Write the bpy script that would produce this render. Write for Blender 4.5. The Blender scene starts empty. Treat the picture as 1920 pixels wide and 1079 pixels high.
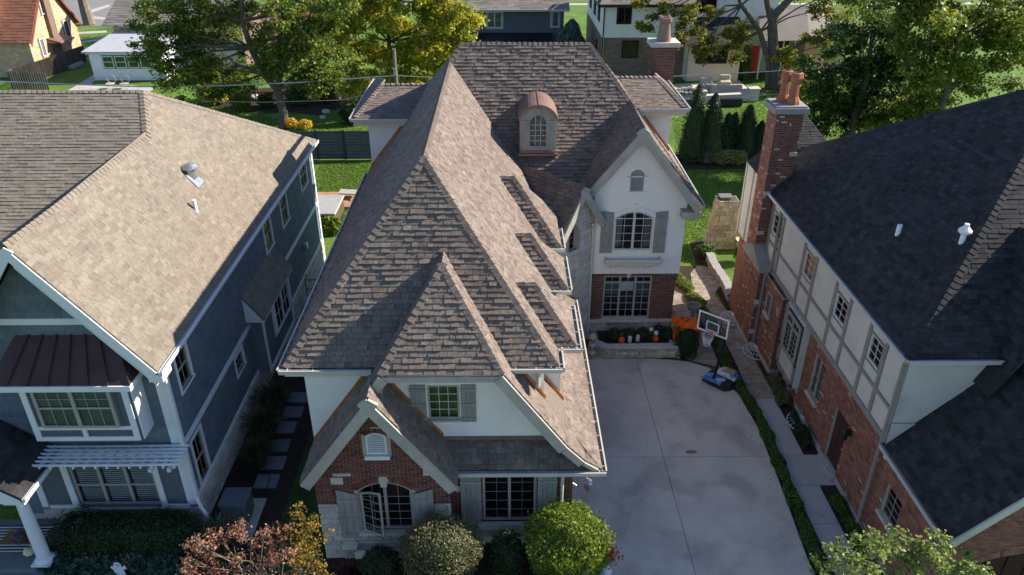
import bpy, bmesh, math, random
import numpy as np
from mathutils import Vector as V, Matrix
from mathutils.geometry import tessellate_polygon
random.seed(7); NR = np.random.default_rng(7)
S = bpy.context.scene
COL = S.collection

# ------------------------------------------------------------------ camera
FPX, VPX, HY, CAMH = 1430.0, 942.0, -248.0, 17.0
_y = np.array([(VPX - 960) / FPX, (539.5 - HY) / FPX, 1.0]); _y /= np.linalg.norm(_y)
_z = np.array([0, _y[2], -_y[1]]); _z /= np.linalg.norm(_z)
_x = np.cross(_y, _z)
if _x[0] < 0: _x = -_x
ROT = np.array([_x, _y, _z])                 # world axes written in camera axes
cam = bpy.data.cameras.new('camera'); cam_o = bpy.data.objects.new('camera', cam); COL.objects.link(cam_o)
cam.sensor_fit = 'HORIZONTAL'; cam.sensor_width = 36; cam.lens = FPX / 1920 * 36
cam.clip_start = 0.1; cam.clip_end = 3000
_r, _u, _f = ROT[:, 0], ROT[:, 1], ROT[:, 2]
cam_o.matrix_world = Matrix(((_r[0], _u[0], -_f[0], 0), (_r[1], _u[1], -_f[1], 0), (_r[2], _u[2], -_f[2], CAMH), (0, 0, 0, 1)))
S.camera = cam_o

# ------------------------------------------------------------------ light
SUN = V((7.4, 2.05, 4.72)).normalized()       # towards the sun
w = bpy.data.worlds.new('World'); S.world = w; w.use_nodes = True
nt = w.node_tree; bg = nt.nodes['Background']
sky = nt.nodes.new('ShaderNodeTexSky'); sky.sky_type = 'NISHITA'; sky.sun_disc = False
sky.sun_elevation = math.asin(SUN.z); sky.sun_rotation = math.atan2(SUN.x, SUN.y)
sky.air_density = 1.0; sky.dust_density = 0.3; sky.ozone_density = 3.0
tint = nt.nodes.new('ShaderNodeMix'); tint.data_type = 'RGBA'; tint.blend_type = 'MULTIPLY'; tint.inputs[0].default_value = 1.0; tint.inputs[7].default_value = (0.99, 1.0, 1.06, 1)   # cool white balance
nt.links.new(sky.outputs[0], tint.inputs[6]); nt.links.new(tint.outputs[2], bg.inputs[0]); bg.inputs[1].default_value = 0.094
sl = bpy.data.lights.new('sun', 'SUN'); sl.energy = 5.0; sl.angle = math.radians(0.5); sl.color = (1.0, 0.905, 0.77)
so = bpy.data.objects.new('sun', sl); COL.objects.link(so)
so.rotation_euler = SUN.to_track_quat('Z', 'Y').to_euler(); so.location = (40, 5, 40)
S.view_settings.view_transform = 'Standard'; S.view_settings.look = 'None'
S.view_settings.exposure = 1.05; S.view_settings.gamma = 1.0

# ------------------------------------------------------------------ pixels to places
def ray(u, v):
    return ROT @ np.array([(u - 960) / FPX, (539.5 - v) / FPX, 1.0])
def G(u, v, z=0.0):
    r = ray(u, v); t = (z - CAMH) / r[2]; return V((r[0] * t, r[1] * t, z))
def ONY(u, v, y):
    r = ray(u, v); t = y / r[1]; return V((r[0] * t, y, CAMH + r[2] * t))
def proj(p):
    c = ROT.T @ (np.array(p, float) - np.array([0, 0, CAMH]))
    return 960 + FPX * c[0] / c[2], 539.5 - FPX * c[1] / c[2]

# ------------------------------------------------------------------ materials
MATS = {}
def mat(name, col, rough=0.85, amt=0.12, scale=3.0, shade=0.0, bump=0.0, bscale=40, metal=0.0, spec=0.3, col2=None, fine=0.0, transl=0.0, coat=0.0, blotch=None):
    m = bpy.data.materials.new(name); m.use_nodes = True; n = m.node_tree.nodes; L = m.node_tree.links
    b = n['Principled BSDF']; b.inputs['Roughness'].default_value = rough; b.inputs['Metallic'].default_value = metal
    b.inputs['Specular IOR Level'].default_value = spec
    if coat: b.inputs['Coat Weight'].default_value = coat
    tc = n.new('ShaderNodeTexCoord')
    def noise(sc, det=4):
        t = n.new('ShaderNodeTexNoise'); t.inputs['Scale'].default_value = sc; t.inputs['Detail'].default_value = det
        L.new(tc.outputs['Object'], t.inputs['Vector']); return t.outputs['Fac']
    def rng(src, lo, hi, a=0.25, bb=0.75):
        r = n.new('ShaderNodeMapRange'); r.inputs[1].default_value = a; r.inputs[2].default_value = bb
        r.inputs[3].default_value = lo; r.inputs[4].default_value = hi; L.new(src, r.inputs[0]); return r.outputs[0]
    def mul(a, c):
        x = n.new('ShaderNodeMath'); x.operation = 'MULTIPLY'; L.new(a, x.inputs[0]); L.new(c, x.inputs[1]); return x.outputs[0]
    fac = rng(noise(scale), 1 - amt, 1 + amt)
    if fine: fac = mul(fac, rng(noise(scale * 22, 3), 1 - fine, 1 + fine))
    base = None
    at = None
    if shade or col2:
        at = n.new('ShaderNodeAttribute'); at.attribute_name = 'shade'
    if col2:
        mx = n.new('ShaderNodeMix'); mx.data_type = 'RGBA'; mx.inputs[6].default_value = (*col, 1); mx.inputs[7].default_value = (*col2, 1)
        L.new(at.outputs['Fac'], mx.inputs[0]); base = mx.outputs[2]
    if shade: fac = mul(fac, rng(at.outputs['Fac'], 1 - shade, 1 + shade, 0, 1))
    if blotch:
        mb = n.new('ShaderNodeMix'); mb.data_type = 'RGBA'
        if base: L.new(base, mb.inputs[6])
        else: mb.inputs[6].default_value = (*col, 1)
        mb.inputs[7].default_value = (*blotch[0], 1); L.new(rng(noise(blotch[1], 5), 0, 1, blotch[2], blotch[2] + 0.12), mb.inputs[0]); base = mb.outputs[2]
    sc = n.new('ShaderNodeVectorMath'); sc.operation = 'SCALE'
    if base: L.new(base, sc.inputs[0])
    else: sc.inputs[0].default_value = col
    L.new(fac, sc.inputs['Scale']); L.new(sc.outputs[0], b.inputs['Base Color'])
    if bump:
        bp = n.new('ShaderNodeBump'); bp.inputs['Strength'].default_value = bump; bp.inputs['Distance'].default_value = 0.02
        L.new(noise(bscale, 3), bp.inputs['Height']); L.new(bp.outputs[0], b.inputs['Normal'])
    if transl:
        tr = n.new('ShaderNodeBsdfTranslucent'); L.new(sc.outputs[0], tr.inputs[0])
        ms = n.new('ShaderNodeMixShader'); ms.inputs[0].default_value = transl
        L.new(b.outputs[0], ms.inputs[1]); L.new(tr.outputs[0], ms.inputs[2])
        L.new(ms.outputs[0], n['Material Output'].inputs[0])
    MATS[name] = m; return m

def glass(name, tint=(0.9, 0.95, 1.0)):
    m = bpy.data.materials.new(name); m.use_nodes = True; n = m.node_tree.nodes; L = m.node_tree.links
    n.remove(n['Principled BSDF'])
    t = n.new('ShaderNodeBsdfTransparent'); t.inputs[0].default_value = (*tint, 1)
    g = n.new('ShaderNodeBsdfGlossy'); g.inputs['Roughness'].default_value = 0.02
    fr = n.new('ShaderNodeFresnel'); fr.inputs[0].default_value = 1.6
    ms = n.new('ShaderNodeMixShader'); L.new(fr.outputs[0], ms.inputs[0]); L.new(t.outputs[0], ms.inputs[1]); L.new(g.outputs[0], ms.inputs[2])
    L.new(ms.outputs[0], n['Material Output'].inputs[0]); MATS[name] = m; return m

mat('roof_main', (0.122, 0.095, 0.084), col2=(0.212, 0.172, 0.143), amt=0.13, scale=0.7, fine=0.3, shade=0.0, bump=0.35, bscale=160, rough=0.93)
mat('roof_tan', (0.155, 0.131, 0.105), col2=(0.22, 0.188, 0.152), amt=0.08, scale=0.5, fine=0.2, bump=0.3, bscale=160, rough=0.93)
mat('roof_dark', (0.016, 0.016, 0.018), col2=(0.046, 0.045, 0.047), amt=0.16, scale=0.6, fine=0.25, bump=0.3, bscale=160, rough=0.9)
mat('stucco', (0.79, 0.775, 0.735), amt=0.05, scale=1.2, fine=0.06, bump=0.5, bscale=60, rough=0.95, blotch=((0.72, 0.70, 0.655), 1.5, 0.62))
mat('stucco_grey', (0.54, 0.52, 0.475), blotch=((0.45, 0.425, 0.38), 0.9, 0.58), amt=0.08, scale=1.0, fine=0.06, bump=0.5, bscale=60, rough=0.95)
mat('mortar', (0.42, 0.37, 0.31), amt=0.1, scale=6, rough=0.95)
mat('brick_dark', (0.085, 0.03, 0.024), col2=(0.20, 0.072, 0.05), amt=0.2, scale=5, fine=0.15, bump=0.3, rough=0.9)
mat('brick_red', (0.17, 0.068, 0.048), col2=(0.33, 0.155, 0.11), amt=0.2, scale=4, fine=0.15, bump=0.3, rough=0.9)
mat('brick_white', (0.46, 0.39, 0.34), amt=0.15, scale=6, rough=0.9)
mat('brick_tan', (0.42, 0.27, 0.15), col2=(0.66, 0.47, 0.29), amt=0.2, scale=4, fine=0.1, rough=0.9)
mat('brick_brown', (0.12, 0.08, 0.06), col2=(0.24, 0.17, 0.13), amt=0.2, scale=4, rough=0.9)
mat('limestone', (0.50, 0.47, 0.41), shade=0.16, amt=0.12, scale=5, fine=0.12, bump=0.5, bscale=30, rough=0.9)
mat('stone_wall', (0.42, 0.35, 0.26), col2=(0.60, 0.53, 0.42), amt=0.15, scale=5, fine=0.12, bump=0.6, bscale=25, rough=0.9)
mat('stone_mortar', (0.33, 0.30, 0.26), amt=0.1, scale=6, rough=0.95)
mat('wood_grey', (0.35, 0.335, 0.295), amt=0.16, scale=2.2, fine=0.14, bump=0.3, bscale=30, rough=0.85)
mat('shutter_grey', (0.27, 0.265, 0.245), shade=0.1, amt=0.16, scale=3, fine=0.18, rough=0.85)
mat('trim_cream', (0.56, 0.53, 0.46), amt=0.05, rough=0.6)
mat('gutter_white', (0.47, 0.45, 0.41), amt=0.07, scale=2, rough=0.45, fine=0.05)
mat('gutter_inside', (0.22, 0.21, 0.2), amt=0.3, scale=6, rough=0.7)
mat('white_trim', (0.66, 0.68, 0.70), amt=0.05, scale=2, rough=0.5)
mat('white_soft', (0.68, 0.68, 0.66), amt=0.05, rough=0.7)
mat('siding_blue', (0.10, 0.13, 0.16), col2=(0.14, 0.172, 0.205), amt=0.1, scale=3, fine=0.1, rough=0.75)
mat('siding_grey', (0.10, 0.115, 0.135), amt=0.06, scale=3, rough=0.7)
mat('siding_white', (0.70, 0.71, 0.73), amt=0.05, rough=0.6)
mat('frame_taupe', (0.36, 0.33, 0.29), amt=0.05, rough=0.5)
mat('frame_dark', (0.03, 0.028, 0.026), amt=0.05, rough=0.5)
mat('timber', (0.235, 0.225, 0.20), amt=0.12, scale=3, fine=0.1, rough=0.8)
mat('crack', (0.30, 0.275, 0.245))
mat('copper_bright', (0.52, 0.20, 0.075), metal=0.55, rough=0.42, amt=0.25, scale=3)
mat('copper_aged', (0.25, 0.16, 0.13), metal=0.35, rough=0.5, amt=0.2, scale=2.5, fine=0.08)
mat('copper_dark', (0.075, 0.04, 0.038), metal=0.3, rough=0.38, amt=0.2, scale=2.5)
mat('lead', (0.20, 0.19, 0.18), metal=0.3, rough=0.5)
mat('room_dark', (0.012, 0.012, 0.013), rough=0.9, amt=0.3, scale=1.5)
mat('room_curtain', (0.24, 0.235, 0.225), amt=0.25, scale=2, rough=0.9)
mat('room_blue', (0.10, 0.15, 0.16), amt=0.25, scale=2, rough=0.9)
mat('room_green', (0.10, 0.17, 0.035), amt=0.5, scale=3, rough=0.6)
mat('room_orange', (0.45, 0.22, 0.11), amt=0.3, scale=3, rough=0.8)
mat('room_tan', (0.30, 0.22, 0.14), amt=0.2, rough=0.9)
glass('pane_glass')
glass('clear_glass', (0.93, 0.95, 0.94))
mat('door_brown', (0.055, 0.026, 0.02), amt=0.2, scale=4, fine=0.1, rough=0.55)
mat('concrete', (0.56, 0.485, 0.405), amt=0.13, scale=0.9, fine=0.09, bump=0.15, bscale=80, rough=0.92, blotch=((0.43, 0.37, 0.305), 0.7, 0.5))
mat('concrete_pale', (0.40, 0.385, 0.36), amt=0.12, scale=0.8, fine=0.06, rough=0.92, blotch=((0.31, 0.30, 0.28), 1.3, 0.6))
mat('paver', (0.22, 0.175, 0.135), col2=(0.36, 0.30, 0.235), amt=0.12, scale=3, fine=0.12, rough=0.92)
mat('bluestone', (0.13, 0.15, 0.165), shade=0.15, amt=0.15, scale=2, rough=0.8)
mat('mulch', (0.035, 0.024, 0.018), amt=0.4, scale=9, fine=0.4, bump=1.0, bscale=35, rough=1.0)
mat('soil_joint', (0.09, 0.08, 0.068), amt=0.2, scale=9, rough=1.0)
mat('asphalt', (0.20, 0.195, 0.19), amt=0.1, scale=0.6, fine=0.1, rough=0.95)
mat('ground_grass', (0.085, 0.16, 0.018), amt=0.35, scale=0.35, fine=0.35, bump=0.8, bscale=25, rough=0.95, blotch=((0.13, 0.18, 0.03), 0.25, 0.55))
mat('grass_blade', (0.075, 0.16, 0.016), col2=(0.20, 0.29, 0.045), amt=0.1, transl=0.35, rough=0.6)
mat('flagstone', (0.36, 0.26, 0.16), col2=(0.60, 0.47, 0.32), amt=0.15, scale=5, fine=0.12, rough=0.9)
mat('grass_painted_shade', (0.03, 0.06, 0.012), amt=0.3, scale=2, fine=0.3, bump=0.8, bscale=25)  # lawn green darkened: the side yard's deep shade is in its colour
mat('white_pvc', (0.75, 0.76, 0.77), amt=0.04, rough=0.4)
mat('metal_galv', (0.46, 0.47, 0.48), metal=0.75, rough=0.34, amt=0.15, scale=6)
mat('metal_black', (0.015, 0.015, 0.016), rough=0.42, amt=0.1)
mat('rubber_black', (0.02, 0.02, 0.021), rough=0.6, amt=0.2)
mat('terracotta', (0.33, 0.12, 0.07), amt=0.14, scale=4, fine=0.1, rough=0.8)
mat('bone', (0.52, 0.44, 0.34), amt=0.15, scale=12, rough=0.7)
mat('orange_cloth', (0.75, 0.11, 0.012), amt=0.2, scale=5, rough=0.7)
mat('pumpkin_white', (0.62, 0.55, 0.36), amt=0.1, rough=0.6)
mat('teal', (0.03, 0.20, 0.21), amt=0.1, rough=0.6)
mat('blue_plastic', (0.03, 0.14, 0.42), amt=0.2, rough=0.3, spec=0.5, blotch=((0.55, 0.60, 0.68), 3.5, 0.52))
mat('bag_plastic', (0.55, 0.60, 0.66), amt=0.1, rough=0.3, spec=0.5, blotch=((0.04, 0.22, 0.50), 4.5, 0.5))
mat('bag_tan', (0.30, 0.23, 0.16), amt=0.2, scale=6, rough=0.5)
mat('paint_red', (0.55, 0.05, 0.03), amt=0.1, rough=0.5)
mat('paint_orange', (0.65, 0.16, 0.05), amt=0.1, rough=0.5)
mat('net_white', (0.78, 0.78, 0.8), amt=0.05, rough=0.8)
mat('green_plastic', (0.02, 0.55, 0.09), amt=0.1, rough=0.5)
mat('grey_concrete', (0.27, 0.26, 0.25), amt=0.15, scale=5, fine=0.1, rough=0.9)
mat('cover_grey', (0.33, 0.325, 0.31), amt=0.12, scale=3, rough=0.7)
mat('cover_tan', (0.50, 0.42, 0.31), amt=0.12, scale=3, rough=0.85)
mat('wood_brown', (0.09, 0.055, 0.035), amt=0.25, scale=4, fine=0.1, rough=0.85)
mat('wood_deck', (0.36, 0.20, 0.10), amt=0.2, scale=4, rough=0.8)
mat('wood_red', (0.17, 0.055, 0.03), amt=0.2, scale=4, rough=0.8)
mat('wood_fence', (0.11, 0.095, 0.08), shade=0.25, amt=0.2, scale=3, fine=0.15, rough=0.9)
mat('fence_slate', (0.055, 0.065, 0.075), shade=0.18, amt=0.2, scale=3, fine=0.1, rough=0.8)
mat('bark', (0.105, 0.088, 0.07), amt=0.3, scale=3, fine=0.3, bump=1.0, bscale=14, rough=0.95)
mat('bark_pale', (0.19, 0.16, 0.13), amt=0.3, scale=3, fine=0.3, bump=0.8, bscale=14, rough=0.95)
mat('roof_red', (0.22, 0.085, 0.05), col2=(0.30, 0.13, 0.08), amt=0.15, scale=1.0, rough=0.9)
mat('trim_red', (0.20, 0.06, 0.045), amt=0.1, rough=0.6)
mat('roof_grey', (0.15, 0.135, 0.12), col2=(0.25, 0.225, 0.20), amt=0.12, scale=0.8, fine=0.12, rough=0.93)
mat('roof_metal_black', (0.02, 0.022, 0.028), rough=0.35, amt=0.1, metal=0.3)
mat('cream_wall', (0.62, 0.56, 0.43), amt=0.05, rough=0.9)
mat('flat_roof', (0.42, 0.43, 0.46), amt=0.1, rough=0.6)
mat('wire', (0.42, 0.43, 0.45), amt=0.05, rough=0.5)
mat('blue_cloth', (0.22, 0.38, 0.48), amt=0.1, rough=0.8)
mat('black_cover', (0.018, 0.019, 0.024), amt=0.2, rough=0.5)
mat('rug_black', (0.02, 0.02, 0.022), rough=0.95)
mat('rug_white', (0.62, 0.60, 0.56), rough=0.95)
mat('coir', (0.24, 0.12, 0.05), rough=0.95, amt=0.2)
mat('car_silver', (0.35, 0.36, 0.37), metal=0.5, rough=0.3)
def leafmat(name, a, b, transl=0.45, rough=0.5, spec=0.35):
    return mat(name, a, col2=b, amt=0.12, scale=0.8, transl=transl, rough=rough, spec=spec)
leafmat('leaf_green', (0.07, 0.125, 0.014), (0.26, 0.3, 0.04))
leafmat('leaf_dark', (0.026, 0.066, 0.012), (0.095, 0.155, 0.025))
leafmat('leaf_yellow', (0.22, 0.26, 0.02), (0.62, 0.54, 0.05))
leafmat('leaf_mixed', (0.07, 0.11, 0.014), (0.36, 0.29, 0.035))
leafmat('leaf_box', (0.07, 0.125, 0.010), (0.30, 0.37, 0.045))
leafmat('leaf_yew', (0.014, 0.032, 0.010), (0.035, 0.062, 0.015), transl=0.15)
leafmat('leaf_spirea', (0.06, 0.082, 0.025), (0.25, 0.21, 0.105), transl=0.25)
leafmat('leaf_maple', (0.16, 0.055, 0.028), (0.46, 0.26, 0.17), transl=0.3)
leafmat('leaf_gold', (0.07, 0.078, 0.012), (0.46, 0.28, 0.04), transl=0.4)
leafmat('leaf_light', (0.12, 0.18, 0.03), (0.38, 0.44, 0.14), transl=0.4)
leafmat('leaf_cover', (0.03, 0.085, 0.012), (0.11, 0.19, 0.025), transl=0.25)
leafmat('leaf_spruce', (0.05, 0.085, 0.07), (0.11, 0.15, 0.12), transl=0.1)
leafmat('leaf_hosta', (0.035, 0.085, 0.055), (0.07, 0.14, 0.09), transl=0.3)
leafmat('flower_orange', (0.55, 0.14, 0.01), (0.75, 0.36, 0.02), transl=0.2)
leafmat('flower_yellow', (0.6, 0.34, 0.02), (0.8, 0.5, 0.03), transl=0.2)
leafmat('flower_purple', (0.10, 0.04, 0.10), (0.22, 0.10, 0.22), transl=0.2)
leafmat('flower_white', (0.16, 0.13, 0.10), (0.40, 0.33, 0.27), transl=0.2)
leafmat('flower_red', (0.55, 0.04, 0.02), (0.7, 0.14, 0.08), transl=0.2)
leafmat('grass_red', (0.06, 0.015, 0.02), (0.13, 0.04, 0.045), transl=0.2)
leafmat('grass_tall', (0.035, 0.045, 0.015), (0.09, 0.10, 0.035), transl=0.25)

# ------------------------------------------------------------------ mesh helpers
def rootof(o):
    while o.parent: o = o.parent
    return o
def link(o, parent=None):
    COL.objects.link(o)
    if parent: o.parent = parent
    return o
def thing(name, label, cat, loc=(0, 0, 0), group=None):
    o = bpy.data.objects.new(name, None); o.empty_display_size = 0.2; COL.objects.link(o); o.location = loc
    o['label'] = label; o['category'] = cat
    if group: o['group'] = group
    return o
def tag(o, label=None, cat=None, group=None, kind=None):
    if label: o['label'] = label
    if cat: o['category'] = cat
    if group: o['group'] = group
    if kind: o['kind'] = kind
    return o
class MB:
    def __init__(s): s.v = []; s.f = []; s.s = []
    def add(s, vs, fs, sh=0.5):
        k = len(s.v); s.v += [tuple(p) for p in vs]; s.f += [tuple(i + k for i in f) for f in fs]; s.s += [sh] * len(fs)
    def poly(s, pts, sh=0.5): s.add(pts, [tuple(range(len(pts)))], sh)
    def prism(s, pts, vec, sh=0.5, back=True):
        n = len(pts); vec = V(vec); a = [V(p) for p in pts]; b = [p + vec for p in a]
        fs = [tuple(range(n - 1, -1, -1)) if True else None, tuple(range(n, 2 * n))]
        fs += [(i, (i + 1) % n, n + (i + 1) % n, n + i) for i in range(n)]
        s.add(a + b, fs, sh)
    def box(s, c, size, ux=(1, 0, 0), uy=(0, 1, 0), uz=(0, 0, 1), sh=0.5):
        c = V(c); x = V(ux) * size[0] / 2; y = V(uy) * size[1] / 2; z = V(uz) * size[2] / 2
        p = [c + x * i + y * j + z * k for k in (-1, 1) for j in (-1, 1) for i in (-1, 1)]
        s.add(p, [(0, 2, 3, 1), (4, 5, 7, 6), (0, 1, 5, 4), (1, 3, 7, 5), (3, 2, 6, 7), (2, 0, 4, 6)], sh)
    def bx(s, x0, x1, y0, y1, z0, z1, sh=0.5):
        s.box(((x0 + x1) / 2, (y0 + y1) / 2, (z0 + z1) / 2), (x1 - x0, y1 - y0, z1 - z0), sh=sh)
    def beam(s, a, b, wv, hv, sh=0.5):
        a = V(a); b = V(b); wv = V(wv); hv = V(hv)
        s.prism([a, a + wv, a + wv + hv, a + hv], b - a, sh)
    def tube(s, path, r, seg=8, sh=0.5, cap=True):
        path = [V(p) for p in path]; n = len(path); rs = r if isinstance(r, (list, tuple)) else [r] * n
        rings = []; ref = None
        for i, p in enumerate(path):
            t = (path[min(i + 1, n - 1)] - path[max(i - 1, 0)]).normalized()
            if ref is None: ref = t.orthogonal().normalized()
            ref = (ref - t * ref.dot(t)); ref = ref.normalized() if ref.length > 1e-6 else t.orthogonal().normalized()
            b2 = t.cross(ref)
            rings.append([p + (ref * math.cos(2 * math.pi * k / seg) + b2 * math.sin(2 * math.pi * k / seg)) * rs[i] for k in range(seg)])
        vs = [q for rg in rings for q in rg]
        fs = [(i * seg + k, i * seg + (k + 1) % seg, (i + 1) * seg + (k + 1) % seg, (i + 1) * seg + k) for i in range(n - 1) for k in range(seg)]
        if cap: fs += [tuple(range(seg - 1, -1, -1)), tuple((n - 1) * seg + k for k in range(seg))]
        s.add(vs, fs, sh)
    def lathe(s, c, prof, seg=16, sh=0.5, sx=1.0, sy=1.0):
        c = V(c); vs = [c + V((r * math.cos(2 * math.pi * k / seg) * sx, r * math.sin(2 * math.pi * k / seg) * sy, z)) for r, z in prof for k in range(seg)]
        n = len(prof)
        fs = [(i * seg + k, i * seg + (k + 1) % seg, (i + 1) * seg + (k + 1) % seg, (i + 1) * seg + k) for i in range(n - 1) for k in range(seg)]
        fs += [tuple(range(seg - 1, -1, -1)), tuple((n - 1) * seg + k for k in range(seg))]
        s.add(vs, fs, sh)
    def ball(s, c, r, seg=14, rings=8, sh=0.5, jit=0.0):
        c = V(c); r = r if isinstance(r, (tuple, list)) else (r, r, r)
        prof = []
        vs = []; 
        for i in range(1, rings):
            a = math.pi * i / rings
            for k in range(seg):
                j = 1 + random.uniform(-jit, jit)
                vs.append(c + V((r[0] * math.sin(a) * math.cos(2 * math.pi * k / seg) * j, r[1] * math.sin(a) * math.sin(2 * math.pi * k / seg) * j, r[2] * math.cos(a) * j)))
        vs += [c + V((0, 0, r[2])), c - V((0, 0, r[2]))]; T, B = len(vs) - 2, len(vs) - 1
        fs = [((i) * seg + k, (i + 1) * seg + k, (i + 1) * seg + (k + 1) % seg, i * seg + (k + 1) % seg) for i in range(rings - 2) for k in range(seg)]
        fs += [(T, k, (k + 1) % seg) for k in range(seg)] + [(B, (rings - 2) * seg + (k + 1) % seg, (rings - 2) * seg + k) for k in range(seg)]
        s.add(vs, fs, sh)
    def build(s, name, m, parent=None, smooth=False, at=None, bevel=0.0, label=None, kind=None):
        off = V(at) if at is not None else (V(rootof(parent).location) if parent else V((0, 0, 0)))
        me = bpy.data.meshes.new(name)
        me.from_pydata([(p[0] - off.x, p[1] - off.y, p[2] - off.z) for p in s.v], [], s.f)
        if s.s:
            a = me.attributes.new('shade', 'FLOAT', 'FACE'); a.data.foreach_set('value', s.s)
        if smooth: me.polygons.foreach_set('use_smooth', [True] * len(me.polygons))
        me.materials.append(MATS[m]); me.update()
        o = bpy.data.objects.new(name, me); link(o, parent)
        if at is not None and not parent: o.location = off
        if bevel:
            md = o.modifiers.new('bevel', 'BEVEL'); md.width = bevel; md.segments = 2; md.limit_method = 'ANGLE'
        if label: o['label'] = label
        if kind: o['kind'] = kind
        return o

def nmesh(name, verts, quads, shade, m, parent=None, at=(0, 0, 0)):
    """fast mesh from numpy arrays; verts (n,3) in world, quads (k,4)"""
    off = np.array(at, float) if not parent else np.array(rootof(parent).location)
    me = bpy.data.meshes.new(name); nv, nq, kk = len(verts), len(quads), quads.shape[1]
    me.vertices.add(nv); me.vertices.foreach_set('co', (verts - off).astype(np.float32).ravel())
    me.loops.add(nq * kk); me.loops.foreach_set('vertex_index', quads.astype(np.int32).ravel())
    me.polygons.add(nq); me.polygons.foreach_set('loop_start', np.arange(0, nq * kk, kk, dtype=np.int32))
    me.update(calc_edges=True)
    a = me.attributes.new('shade', 'FLOAT', 'FACE'); a.data.foreach_set('value', np.asarray(shade, np.float32))
    me.materials.append(MATS[m]); o = bpy.data.objects.new(name, me); link(o, parent)
    if not parent: o.location = off
    return o

def leaf_arrays(cen, nrm, size, aspect=0.6, droop=0.0):
    """one folded-quad leaf per centre"""
    n = len(cen); t = NR.normal(size=(n, 3)); t[:, 2] -= droop
    t -= nrm * np.sum(t * nrm, 1, keepdims=True); t /= np.linalg.norm(t, axis=1, keepdims=True) + 1e-9
    b = np.cross(nrm, t); s = size[:, None] if isinstance(size, np.ndarray) else size
    v = np.stack([cen - t * s * 0.5, cen + b * s * aspect * 0.5 + nrm * s * 0.06, cen + t * s * 0.5, cen - b * s * aspect * 0.5 + nrm * s * 0.06], 1).reshape(-1, 3)
    return v, np.arange(n * 4).reshape(n, 4)
def unit(a): return a / (np.linalg.norm(a, axis=1, keepdims=True) + 1e-9)

# ------------------------------------------------------------------ pieces: biggest 300 single, rest joined
class Pieces:
    def __init__(s, name, m, parent, limit=300, restname=None):
        s.name, s.m, s.parent, s.limit, s.items = name, m, parent, limit, []
        s.rest = restname or name
    def add(s, vs, fs, sh, vis=True):
        s.items.append((vs, fs, sh, vis))
    def finish(s):
        def area(it):
            if not it[3]: return 0
            vs = it[0]; p = [proj(vs[i]) for i in it[1][0]]
            if not all(0 <= q[0] <= 1920 and 0 <= q[1] <= 1079 for q in p): return 0
            return sum(p[i][0] * p[(i + 1) % len(p)][1] - p[(i + 1) % len(p)][0] * p[i][1] for i in range(len(p))) * -0.5
        ar = sorted(((area(it), k) for k, it in enumerate(s.items)), reverse=True)
        single = set(k for a, k in ar[:s.limit] if a > 8)
        rest = MB()
        for k, it in enumerate(s.items):
            if k in single:
                mb = MB(); mb.add(it[0], it[1], it[2]); mb.build(s.name, s.m, s.parent)
            else: rest.add(it[0], it[1], it[2])
        if rest.f: rest.build(s.rest, s.m, s.parent, kind='stuff')

def strips(outline, holes, t0, t1):
    """inside intervals of a polygon between two heights, as (L0,R0,L1,R1)"""
    def cut1(r, t):
        xs = []
        for i in range(len(r)):
            (xa, ya), (xb, yb) = r[i], r[(i + 1) % len(r)]
            if (ya <= t) != (yb <= t): xs.append(xa + (t - ya) / (yb - ya) * (xb - xa))
        xs.sort(); return [(xs[i], xs[i + 1]) for i in range(0, len(xs) - 1, 2)]
    def cut(t):
        iv = cut1(outline, t)
        for h in holes:
            for lo, hi in cut1(h, t):
                nv = []
                for a, b in iv:
                    if hi <= a or lo >= b: nv.append((a, b)); continue
                    if lo > a: nv.append((a, lo))
                    if hi < b: nv.append((hi, b))
                iv = nv
        return iv
    e = (t1 - t0) * 0.02; a, b = cut(t0 + e), cut(t1 - e)
    if len(a) != len(b): a = b = cut((t0 + t1) / 2)
    return [(p[0], p[1], q[0], q[1]) for p, q in zip(a, b)]
def lay(outline, holes, course, wf, joint=0.0, start=None, heights=None):
    """yield (a0,b0,a1,b1,t0,t1,edge) pieces of a coursed surface"""
    ts = [p[1] for p in outline]; ss = [p[0] for p in outline]; t = min(ts) if start is None else start; row = 0
    while t < max(ts) - 0.01:
        h = heights(row) if heights else course
        t1 = min(t + h, max(ts)); iv = strips(outline, holes, t, t1)
        s = min(ss) - random.uniform(0, 0.3) if heights or wf(row, True) is None else min(ss) - wf(row, True)
        js = []
        while s < max(ss):
            wd = wf(row, False); js.append((s, s + wd)); s += wd
        for (L0, R0, L1, R1) in iv:
            for a, b in js:
                g = joint / 2
                a0, b0, a1, b1 = max(a + g, L0), min(b - g, R0), max(a + g, L1), min(b - g, R1)
                if b0 - a0 < 0.012 and b1 - a1 < 0.012: continue
                if b0 < a0: a0 = b0 = min(max((a0 + b0) / 2, L0), R0)
                if b1 < a1: a1 = b1 = min(max((a1 + b1) / 2, L1), R1)
                yield a0, b0, a1, b1, t + g, t1 - g
        t = t1; row += 1

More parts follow.
